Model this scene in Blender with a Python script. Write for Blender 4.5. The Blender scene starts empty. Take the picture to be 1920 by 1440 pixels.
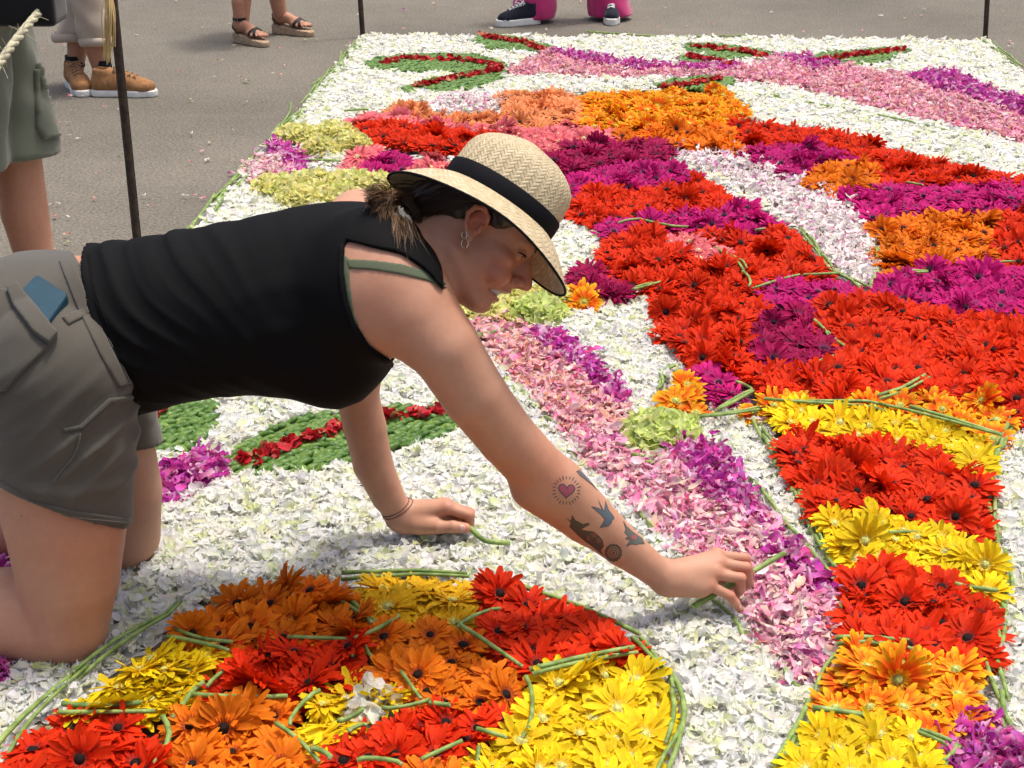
import bpy, math, random
import numpy as np
from mathutils import Vector, Matrix
from mathutils.bvhtree import BVHTree

rng = np.random.default_rng(11)
random.seed(11)
sc = bpy.context.scene
COL = sc.collection
R = math.radians

# ------------------------------------------------------------------ camera
CAM_H, PITCH, FPX = 1.45, R(22.3), 3000.0
cd = bpy.data.cameras.new('camera')
cam = bpy.data.objects.new('camera', cd)
COL.objects.link(cam)
cam.location = (0, 0, CAM_H)
cam.rotation_euler = (math.pi / 2 - PITCH, 0, 0)
cd.sensor_width = 36
cd.lens = 36 * FPX / 1920
cd.clip_end = 400
cd.clip_start = 0.05
sc.camera = cam

# ------------------------------------------------------------------ sky, sun, exposure
SUN = Vector((0.20, 0.10, 1.0)).normalized()
w = bpy.data.worlds.new('World')
sc.world = w
w.use_nodes = True
nt = w.node_tree
bg = nt.nodes['Background']
sky = nt.nodes.new('ShaderNodeTexSky')
sky.sky_type = 'NISHITA'
sky.sun_disc = False
sky.sun_elevation = math.asin(SUN.z)
sky.sun_rotation = math.atan2(SUN.x, SUN.y)
sky.air_density = 0.7
sky.dust_density = 6.0
sky.ozone_density = 0.2
nt.links.new(sky.outputs[0], bg.inputs[0])
bg.inputs[1].default_value = 0.15
sl = bpy.data.lights.new('sun', 'SUN')
so = bpy.data.objects.new('sun', sl)
COL.objects.link(so)
sl.energy = 1.7
sl.angle = R(6)
sl.color = (1.0, 0.95, 0.875)
so.rotation_euler = SUN.to_track_quat('Z', 'Y').to_euler()
sc.view_settings.view_transform = 'Standard'
sc.view_settings.look = 'None'
sc.view_settings.gamma = 1
sc.view_settings.exposure = 0.58
sc.view_settings.use_curve_mapping = False
sc.cycles.use_denoising = True
sc.cycles.max_bounces = 6
sc.cycles.transmission_bounces = 3
sc.cycles.transparent_max_bounces = 4

# ------------------------------------------------------------------ geometry of the view: where a picture point lies in the place
CT, ST = math.cos(PITCH), math.sin(PITCH)
AX_R = np.array([1.0, 0, 0]); AX_F = np.array([0, CT, -ST]); AX_U = np.array([0, ST, CT])
CAMP = np.array([0, 0, CAM_H])
def ray(u, v):
    return AX_F + AX_R * ((u - 960) / FPX) + AX_U * ((720 - v) / FPX)
def W(u, v, Y):
    d = ray(u, v); return CAMP + d * (Y / d[1])
def G(u, v, z=0.0):
    d = ray(u, v); return CAMP + d * ((z - CAM_H) / d[2])
def proj(P):
    P = np.asarray(P, float) - CAMP
    zf = P @ AX_F
    return np.stack([960 + FPX * (P @ AX_R) / zf, 720 - FPX * (P @ AX_U) / zf], -1)
def ground_pts(pxs, z=0.0):
    return np.array([G(u, v, z) for u, v in pxs])

# ------------------------------------------------------------------ object helpers
def tag(o, label=None, cat=None, group=None, kind=None):
    if label: o['label'] = label
    if cat: o['category'] = cat
    if group: o['group'] = group
    if kind: o['kind'] = kind
    return o
def mesh_from(name, V, F, mats=(), smooth=True, colors=None, uvs=None, mat_idx=None):
    """V (n,3); F (m,3) or (m,4) array, or a list of polygons."""
    me = bpy.data.meshes.new(name)
    V = np.asarray(V, np.float32)
    if isinstance(F, np.ndarray):
        n, k = F.shape
        me.vertices.add(len(V)); me.vertices.foreach_set('co', V.ravel())
        me.loops.add(n * k); me.loops.foreach_set('vertex_index', F.astype(np.int32).ravel())
        me.polygons.add(n)
        me.polygons.foreach_set('loop_start', np.arange(0, n * k, k, dtype=np.int32))
        me.polygons.foreach_set('loop_total', np.full(n, k, np.int32))
    else:
        me.from_pydata([tuple(map(float, p)) for p in V], [], [tuple(int(i) for i in f) for f in F])
    me.update(calc_edges=True)
    if smooth:
        me.polygons.foreach_set('use_smooth', np.ones(len(me.polygons), bool))
    if colors is not None:
        ca = me.color_attributes.new('Col', 'FLOAT_COLOR', 'POINT')
        c4 = np.ones((len(V), 4), np.float32); c4[:, :3] = colors
        ca.data.foreach_set('color', c4.ravel())
    if uvs is not None:
        ul = me.uv_layers.new(name='UVMap')
        li = np.zeros(len(me.loops), np.int32); me.loops.foreach_get('vertex_index', li)
        ul.data.foreach_set('uv', np.asarray(uvs, np.float32)[li].ravel())
    for m in mats: me.materials.append(m)
    if mat_idx is not None:
        me.polygons.foreach_set('material_index', np.asarray(mat_idx, np.int32))
    me.validate()
    return me
def link(name, me, parent=None, loc=None, rot=None):
    o = bpy.data.objects.new(name, me)
    COL.objects.link(o)
    if parent is not None: o.parent = parent
    if loc is not None: o.location = loc
    if rot is not None: o.rotation_euler = rot
    return o
class MB:
    """collects shapes for one mesh"""
    def __init__(s): s.V = []; s.F = []; s.n = 0; s.C = []
    def add(s, V, F, c=None):
        V = np.asarray(V, float)
        s.V.append(V); s.F += [tuple(int(i) + s.n for i in f) for f in F]; s.n += len(V)
        s.C.append(np.tile(np.asarray(c if c is not None else (1, 1, 1), float), (len(V), 1)) if np.ndim(c) < 2 else np.asarray(c))
    def tube(s, pts, rad, n=8, cap=True, c=None, flat=1.0):
        V, F = tube_geo(pts, rad, n, cap, flat); s.add(V, F, c)
    def build(s, name, mats, parent=None, smooth=True, col=False):
        V = np.concatenate(s.V)
        me = mesh_from(name, V, s.F, mats if isinstance(mats, (list, tuple)) else [mats], smooth, np.concatenate(s.C) if col else None)
        return link(name, me, parent)
def tube_geo(pts, rad, n=8, cap=True, flat=1.0, upv=(0, 0, 1)):
    pts = np.asarray(pts, float); m = len(pts)
    rad = np.broadcast_to(np.asarray(rad, float), (m,))
    T = np.gradient(pts, axis=0); T /= np.linalg.norm(T, axis=1)[:, None] + 1e-12
    up = np.array(upv, float)
    if abs(T.mean(0) @ up) > 0.9 * np.linalg.norm(T.mean(0)): up = np.array([1.0, 0, 0.1])
    V = []
    for i in range(m):
        a = np.cross(up, T[i]); a /= np.linalg.norm(a) + 1e-12
        b = np.cross(T[i], a)
        for k in range(n):
            t = 2 * math.pi * k / n
            V.append(pts[i] + rad[i] * (math.cos(t) * a + flat * math.sin(t) * b))
    F = []
    for i in range(m - 1):
        for k in range(n):
            F.append((i * n + k, i * n + (k + 1) % n, (i + 1) * n + (k + 1) % n, (i + 1) * n + k))
    if cap:
        F.append(tuple(range(n))[::-1]); F.append(tuple((m - 1) * n + k for k in range(n)))
    return np.array(V), F
def spline(pts, n):
    """Catmull-Rom through points, n samples"""
    P = np.asarray(pts, float); m = len(P)
    if m == 2: return P[0] + (P[1] - P[0]) * np.linspace(0, 1, n)[:, None]
    Q = np.vstack([2 * P[0] - P[1], P, 2 * P[-1] - P[-2]])
    out = []
    for s in np.linspace(0, m - 1, n):
        i = min(int(s), m - 2); t = s - i
        a, b, c, d = Q[i], Q[i + 1], Q[i + 2], Q[i + 3]
        out.append(0.5 * ((2 * b) + (-a + c) * t + (2 * a - 5 * b + 4 * c - d) * t * t + (-a + 3 * b - 3 * c + d) * t ** 3))
    return np.array(out)
def in_poly(poly, u, v):
    P = np.asarray(poly, float); ins = np.zeros(np.shape(u), bool)
    x1, y1 = P[-1]
    for x2, y2 in P:
        if y1 != y2:
            c = ((y1 > v) != (y2 > v)) & (u < (x2 - x1) * (v - y1) / (y2 - y1) + x1)
            ins ^= c
        x1, y1 = x2, y2
    return ins
def poly_sd(poly, u, v):
    """signed distance to a polygon in picture units, negative inside"""
    P = np.asarray(poly, float); d = np.full(np.shape(u), 1e9)
    for i in range(len(P)):
        a, b = P[i - 1], P[i]; e = b - a
        t = np.clip(((u - a[0]) * e[0] + (v - a[1]) * e[1]) / (e @ e + 1e-9), 0, 1)
        d = np.minimum(d, np.hypot(u - a[0] - t * e[0], v - a[1] - t * e[1]))
    return np.where(in_poly(poly, u, v), -d, d)

# ------------------------------------------------------------------ materials
def new_mat(name):
    m = bpy.data.materials.new(name); m.use_nodes = True
    return m, m.node_tree, m.node_tree.nodes['Principled BSDF']
def N(nt, t, **kw):
    n = nt.nodes.new(t)
    for k, v in kw.items(): setattr(n, k, v)
    return n
def petal_mat(name, trans=0.3, rough=0.5, spec=0.25, var=0.12, flower_var=0.0, noise=60, tcol=1.25):
    """petal: colour from the mesh, fine veins, some light through the petal"""
    m, nt, p = new_mat(name); L = nt.links.new
    at = N(nt, 'ShaderNodeAttribute'); at.attribute_name = 'Col'
    tc = N(nt, 'ShaderNodeTexCoord')
    nz = N(nt, 'ShaderNodeTexNoise'); nz.inputs['Scale'].default_value = noise; nz.inputs['Detail'].default_value = 3
    L(tc.outputs['Object'], nz.inputs['Vector'])
    mr = N(nt, 'ShaderNodeMapRange'); mr.inputs[3].default_value = 1 - var; mr.inputs[4].default_value = 1 + var
    mr.inputs[1].default_value = 0.3; mr.inputs[2].default_value = 0.7
    L(nz.outputs[0], mr.inputs[0])
    mul = N(nt, 'ShaderNodeVectorMath', operation='SCALE')
    L(at.outputs['Color'], mul.inputs[0]); L(mr.outputs[0], mul.inputs['Scale'])
    out = mul.outputs[0]
    if flower_var:
        oi = N(nt, 'ShaderNodeObjectInfo')
        m2 = N(nt, 'ShaderNodeMapRange'); m2.inputs[3].default_value = 1 - flower_var; m2.inputs[4].default_value = 1 + flower_var * 0.6
        L(oi.outputs['Random'], m2.inputs[0])
        mu2 = N(nt, 'ShaderNodeVectorMath', operation='SCALE'); L(out, mu2.inputs[0]); L(m2.outputs[0], mu2.inputs['Scale'])
        out = mu2.outputs[0]
    L(out, p.inputs['Base Color'])
    p.inputs['Roughness'].default_value = rough; p.inputs['Specular IOR Level'].default_value = spec
    tr = N(nt, 'ShaderNodeBsdfTranslucent')
    L(out, tr.inputs[0])
    mx = N(nt, 'ShaderNodeMixShader'); mx.inputs[0].default_value = trans
    L(p.outputs[0], mx.inputs[1]); L(tr.outputs[0], mx.inputs[2])
    L(mx.outputs[0], nt.nodes['Material Output'].inputs[0])
    return m
def simple_mat(name, col, rough=0.6, spec=0.3, noise=0, amt=0.15, bump=0.0, bscale=200, metallic=0.0, detail=4, sheen=0, col2=None):
    m, nt, p = new_mat(name); L = nt.links.new
    p.inputs['Base Color'].default_value = (*col, 1)
    p.inputs['Roughness'].default_value = rough; p.inputs['Specular IOR Level'].default_value = spec
    p.inputs['Metallic'].default_value = metallic
    if sheen: p.inputs['Sheen Weight'].default_value = sheen
    tc = N(nt, 'ShaderNodeTexCoord')
    if noise:
        nz = N(nt, 'ShaderNodeTexNoise'); nz.inputs['Scale'].default_value = noise; nz.inputs['Detail'].default_value = detail
        L(tc.outputs['Object'], nz.inputs['Vector'])
        cr = N(nt, 'ShaderNodeValToRGB')
        c2 = col2 if col2 is not None else tuple(min(1, c * (1 + amt)) for c in col)
        c1 = tuple(c * (1 - amt) for c in col)
        cr.color_ramp.elements[0].position = 0.3; cr.color_ramp.elements[1].position = 0.7
        cr.color_ramp.elements[0].color = (*c1, 1); cr.color_ramp.elements[1].color = (*c2, 1)
        L(nz.outputs[0], cr.inputs[0]); L(cr.outputs[0], p.inputs['Base Color'])
    if bump:
        nb = N(nt, 'ShaderNodeTexNoise'); nb.inputs['Scale'].default_value = bscale; nb.inputs['Detail'].default_value = 3
        L(tc.outputs['Object'], nb.inputs['Vector'])
        bp = N(nt, 'ShaderNodeBump'); bp.inputs['Strength'].default_value = bump; bp.inputs['Distance'].default_value = 0.002
        L(nb.outputs[0], bp.inputs['Height']); L(bp.outputs[0], p.inputs['Normal'])
    return m
def fabric_mat(name, col, rough=0.85, weave=900, amt=0.1, bump=0.25, sheen=0.2, spec=0.15, fade=6.0):
    m, nt, p = new_mat(name); L = nt.links.new
    tc = N(nt, 'ShaderNodeTexCoord')
    n1 = N(nt, 'ShaderNodeTexNoise'); n1.inputs['Scale'].default_value = fade; n1.inputs['Detail'].default_value = 6
    n2 = N(nt, 'ShaderNodeTexNoise'); n2.inputs['Scale'].default_value = weave; n2.inputs['Detail'].default_value = 1
    L(tc.outputs['Object'], n1.inputs['Vector']); L(tc.outputs['Object'], n2.inputs['Vector'])
    ad = N(nt, 'ShaderNodeMath', operation='ADD'); L(n1.outputs[0], ad.inputs[0]); L(n2.outputs[0], ad.inputs[1])
    mr = N(nt, 'ShaderNodeMapRange'); mr.inputs[1].default_value = 0.7; mr.inputs[2].default_value = 1.3
    mr.inputs[3].default_value = 1 - amt; mr.inputs[4].default_value = 1 + amt
    L(ad.outputs[0], mr.inputs[0])
    sc_ = N(nt, 'ShaderNodeVectorMath', operation='SCALE'); sc_.inputs[0].default_value = col
    L(mr.outputs[0], sc_.inputs['Scale']); L(sc_.outputs[0], p.inputs['Base Color'])
    p.inputs['Roughness'].default_value = rough; p.inputs['Sheen Weight'].default_value = sheen; p.inputs['Specular IOR Level'].default_value = spec
    bp = N(nt, 'ShaderNodeBump'); bp.inputs['Strength'].default_value = bump; bp.inputs['Distance'].default_value = 0.001
    L(n2.outputs[0], bp.inputs['Height']); L(bp.outputs[0], p.inputs['Normal'])
    return m
# ================================================================== the ground
def asphalt_mat():
    m, nt, p = new_mat('asphalt'); L = nt.links.new
    tc = N(nt, 'ShaderNodeTexCoord')
    big = N(nt, 'ShaderNodeTexNoise'); big.inputs['Scale'].default_value = 0.7; big.inputs['Detail'].default_value = 5
    fine = N(nt, 'ShaderNodeTexNoise'); fine.inputs['Scale'].default_value = 95; fine.inputs['Detail'].default_value = 3
    vor = N(nt, 'ShaderNodeTexVoronoi'); vor.inputs['Scale'].default_value = 170
    mid = N(nt, 'ShaderNodeTexNoise'); mid.inputs['Scale'].default_value = 9; mid.inputs['Detail'].default_value = 6; mid.inputs['Roughness'].default_value = 0.7
    for n in (big, fine, vor, mid): L(tc.outputs['Object'], n.inputs['Vector'])
    cr = N(nt, 'ShaderNodeValToRGB')
    e = cr.color_ramp.elements
    e[0].position = 0.26; e[0].color = (0.085, 0.077, 0.062, 1)
    e[1].position = 0.76; e[1].color = (0.235, 0.215, 0.175, 1)
    e2 = cr.color_ramp.elements.new(0.5); e2.color = (0.148, 0.135, 0.109, 1)
    mixf = N(nt, 'ShaderNodeMath', operation='MULTIPLY_ADD'); mixf.inputs[1].default_value = 1.05; mixf.inputs[2].default_value = -0.03
    L(fine.outputs[0], mixf.inputs[0])
    ad = N(nt, 'ShaderNodeMath', operation='MULTIPLY_ADD'); ad.inputs[1].default_value = 0.5
    L(big.outputs[0], ad.inputs[0]); L(mixf.outputs[0], ad.inputs[2])
    ad2 = N(nt, 'ShaderNodeMath', operation='MULTIPLY_ADD'); ad2.inputs[1].default_value = 0.22
    L(mid.outputs[0], ad2.inputs[0]); L(ad.outputs[0], ad2.inputs[2])
    sb = N(nt, 'ShaderNodeMath', operation='SUBTRACT'); sb.inputs[1].default_value = 0.35; L(ad2.outputs[0], sb.inputs[0])
    L(sb.outputs[0], cr.inputs[0])
    # light stone chips
    st = N(nt, 'ShaderNodeMath', operation='LESS_THAN'); st.inputs[1].default_value = 0.16; L(vor.outputs['Distance'], st.inputs[0])
    mx = N(nt, 'ShaderNodeMix', data_type='RGBA'); mx.inputs['B'].default_value = (0.34, 0.31, 0.26, 1)
    sm = N(nt, 'ShaderNodeMath', operation='MULTIPLY'); sm.inputs[1].default_value = 0.6; L(st.outputs[0], sm.inputs[0])
    L(sm.outputs[0], mx.inputs['Factor']); L(cr.outputs[0], mx.inputs['A'])
    L(mx.outputs['Result'], p.inputs['Base Color'])
    p.inputs['Roughness'].default_value = 0.9; p.inputs['Specular IOR Level'].default_value = 0.2
    bp = N(nt, 'ShaderNodeBump'); bp.inputs['Strength'].default_value = 0.6; bp.inputs['Distance'].default_value = 0.004
    L(vor.outputs['Distance'], bp.inputs['Height']); L(bp.outputs[0], p.inputs['Normal'])
    return m
gx = np.array([[-150, -60, 0], [150, -60, 0], [150, 200, 0], [-150, 200, 0]], float)
g = link('asphalt_ground', mesh_from('asphalt_ground', gx, [(0, 1, 2, 3)], [asphalt_mat()], False))
tag(g, 'grey grainy asphalt street under and around the flower carpet', None, None, 'structure')

# ================================================================== the flower carpet: who lies where (outlines read off the photograph, laid on the ground)
CARPET = [(680, 66), (560, 215), (470, 300), (365, 432), (0, 850), (-560, 1490), (-560, 1800), (2500, 1800), (2500, 700), (1920, 140), (1850, 76)]
U0, V0, RU, RV = -600, 40, 3100, 1760
uu, vv = np.meshgrid(np.arange(U0, U0 + RU, 2) + 1.0, np.arange(V0, V0 + RV, 2) + 1.0)
REG = np.zeros(uu.shape, np.int16)          # 0 = bare ground
REG[in_poly(CARPET, uu, vv)] = 1            # 1 = white petals
def region(poly, idx):
    m = in_poly(poly, uu, vv) & (REG > 0)
    REG[m] = idx
def reg_at(P):
    q = proj(P); i = ((q[:, 1] - V0) / 2).astype(int); j = ((q[:, 0] - U0) / 2).astype(int)
    ok = (i >= 0) & (i < REG.shape[0]) & (j >= 0) & (j < REG.shape[1])
    r = np.zeros(len(P), int); r[ok] = REG[i[ok], j[ok]]
    return r
# petal regions (index, outline)
PINK, PURPLE, LILAC, ROSE = 2, 3, 4, 5
PALE, BRICK = 6, 7
region([(1020, 97), (1150, 115), (1280, 128), (1400, 126), (1480, 106), (1560, 116), (1660, 140), (1760, 140), (1920, 195), (2300, 330), (2300, 400), (1920, 265), (1800, 240), (1650, 205), (1500, 165), (1400, 155), (1250, 147), (1080, 143), (940, 140), (960, 130)], PINK)
region([(1020, 97), (1090, 103), (1160, 116), (1290, 130), (1200, 136), (1080, 116)], PURPLE)
region([(1270, 124), (1400, 127), (1340, 136), (1290, 135)], PURPLE)
region([(1445, 108), (1520, 108), (1585, 128), (1520, 132)], PURPLE)
region([(1690, 140), (1780, 138), (1920, 192), (2300, 325), (2300, 345), (1920, 215), (1820, 190), (1740, 165)], PURPLE)
# the three big flower fields have no white between their blocks
for pl_ in ([(10, 1440), (45, 1350), (125, 1325), (200, 1252), (325, 1165), (450, 1098), (640, 1080), (860, 1076), (900, 1090), (985, 1110), (1105, 1150), (1195, 1208), (1255, 1275), (1268, 1345), (1245, 1420), (1220, 1560), (-20, 1560)],
            [(1375, 755), (1440, 735), (1640, 748), (1840, 742), (1895, 765), (1868, 850), (1858, 900), (1868, 1000), (1880, 1060), (1880, 1200), (1850, 1240), (1862, 1340), (1780, 1400), (1765, 1560), (1450, 1560), (1460, 1420), (1530, 1345), (1525, 1290), (1575, 1215), (1570, 1060), (1545, 1000), (1510, 930), (1445, 800), (1430, 775)],
            [(1060, 390), (1100, 362), (1330, 338), (1405, 380), (1492, 427), (1562, 512), (1640, 545), (1700, 512), (1870, 490), (1920, 495), (2060, 520), (2060, 800), (1920, 782), (1840, 745), (1640, 748), (1440, 735), (1290, 672), (1232, 625), (1212, 560), (1235, 530), (1185, 543), (1150, 470), (1115, 420)],
            [(645, 226), (720, 204), (800, 230), (960, 172), (1370, 170), (1408, 207), (1385, 226), (1490, 232), (1690, 284), (1920, 333), (2150, 380), (2150, 640), (1920, 592), (1700, 566), (1645, 545), (1642, 440), (1600, 380), (1500, 335), (1400, 290), (1300, 272), (1235, 298), (1040, 330), (1015, 285), (860, 279), (700, 260)]):
    region(pl_, 9)
region([(805, 195), (850, 178), (930, 183), (958, 203), (900, 217), (815, 213)], LILAC)
region([(1232, 290), (1300, 270), (1400, 287), (1500, 335), (1600, 378), (1642, 440), (1645, 520), (1628, 556), (1590, 520), (1540, 480), (1500, 430), (1430, 370), (1330, 325)], LILAC)
region([(448, 322), (490, 290), (560, 288), (575, 320), (520, 340), (470, 345)], ROSE)
region([(505, 272), (540, 270), (575, 300), (580, 325), (540, 322), (530, 300), (505, 295)], PURPLE)
region([(885, 615), (940, 598), (1000, 618), (1070, 650), (1140, 720), (1175, 750), (1172, 850), (1240, 862), (1290, 838), (1350, 850), (1430, 960), (1510, 1050), (1572, 1110), (1578, 1190), (1535, 1270), (1505, 1305), (1440, 1215), (1380, 1130), (1262, 1030), (1180, 940), (1085, 845), (1000, 750), (940, 690)], PINK)
region([(985, 622), (1050, 635), (1120, 690), (1178, 745), (1160, 768), (1100, 715), (1040, 680)], PURPLE)
region([(1255, 850), (1330, 838), (1370, 880), (1430, 965), (1440, 1000), (1380, 975), (1310, 930)], PURPLE)
region([(1440, 1010), (1480, 1020), (1560, 1105), (1565, 1160), (1500, 1090), (1450, 1060)], PURPLE)
region([(300, 892), (370, 850), (425, 868), (422, 902), (380, 922), (308, 948)], PURPLE)
region([(-200, 1040), (5, 1030), (30, 1080), (10, 1110), (-200, 1120)], PURPLE)
region([(-200, 1235), (10, 1240), (14, 1275), (-200, 1310)], PURPLE)
region([(1775, 1395), (1800, 1380), (1850, 1335), (1885, 1380), (1925, 1420), (1940, 1560), (1740, 1560)], PURPLE)
region([(655, 1337), (680, 1308), (740, 1318), (735, 1345), (660, 1368)], PALE)
# leaf motifs of green buds
LEAF0 = 10
LEAVES = [
    ('far left folded', [(678, 122), (705, 112), (760, 104), (880, 103), (935, 116), (951, 130), (940, 150), (905, 165), (850, 173), (755, 175), (757, 166), (800, 153), (860, 142), (840, 136), (740, 136), (700, 131)],
     [[(720, 118), (760, 110), (850, 112), (915, 119), (932, 126), (925, 133), (870, 142), (820, 153), (775, 161)]]),
    ('far', [(886, 80), (900, 64), (960, 71), (1036, 88), (1030, 98), (985, 98), (920, 93)], [[(905, 66), (950, 75), (985, 81), (1022, 95)]]),
    ('far right upper', [(1280, 84), (1330, 84), (1400, 92), (1455, 103), (1435, 113), (1360, 112), (1290, 100)], [[(1300, 86), (1350, 92), (1400, 98), (1440, 107)]]),
    ('far right lower', [(1262, 112), (1290, 103), (1340, 110), (1386, 124), (1350, 126), (1280, 122)], [[(1292, 106), (1330, 112), (1370, 120)]]),
    ('far rightmost', [(1508, 116), (1535, 102), (1600, 97), (1690, 90), (1708, 98), (1650, 121), (1580, 125)], [[(1530, 114), (1580, 106), (1640, 99), (1695, 93)]]),
    ('far centre', [(1222, 163), (1260, 152), (1330, 145), (1375, 149), (1372, 165), (1300, 172)], [[(1240, 164), (1290, 158), (1350, 147)]]),
    ('near', [(418, 872), (450, 835), (500, 808), (570, 784), (700, 768), (820, 768), (872, 790), (850, 812), (790, 838), (700, 862), (600, 882), (500, 892), (440, 892)],
     [[(440, 868), (500, 850), (560, 826), (620, 806), (690, 790), (720, 782), (780, 775), (832, 770)]]),
    ('near left', [(180, 800), (260, 770), (350, 752), (405, 762), (408, 800), (365, 842), (280, 858), (180, 870)], [[(180, 795), (250, 780), (285, 775)]]),
]
for i, (nm, poly, red) in enumerate(LEAVES): region(poly, LEAF0 + i)
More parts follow.
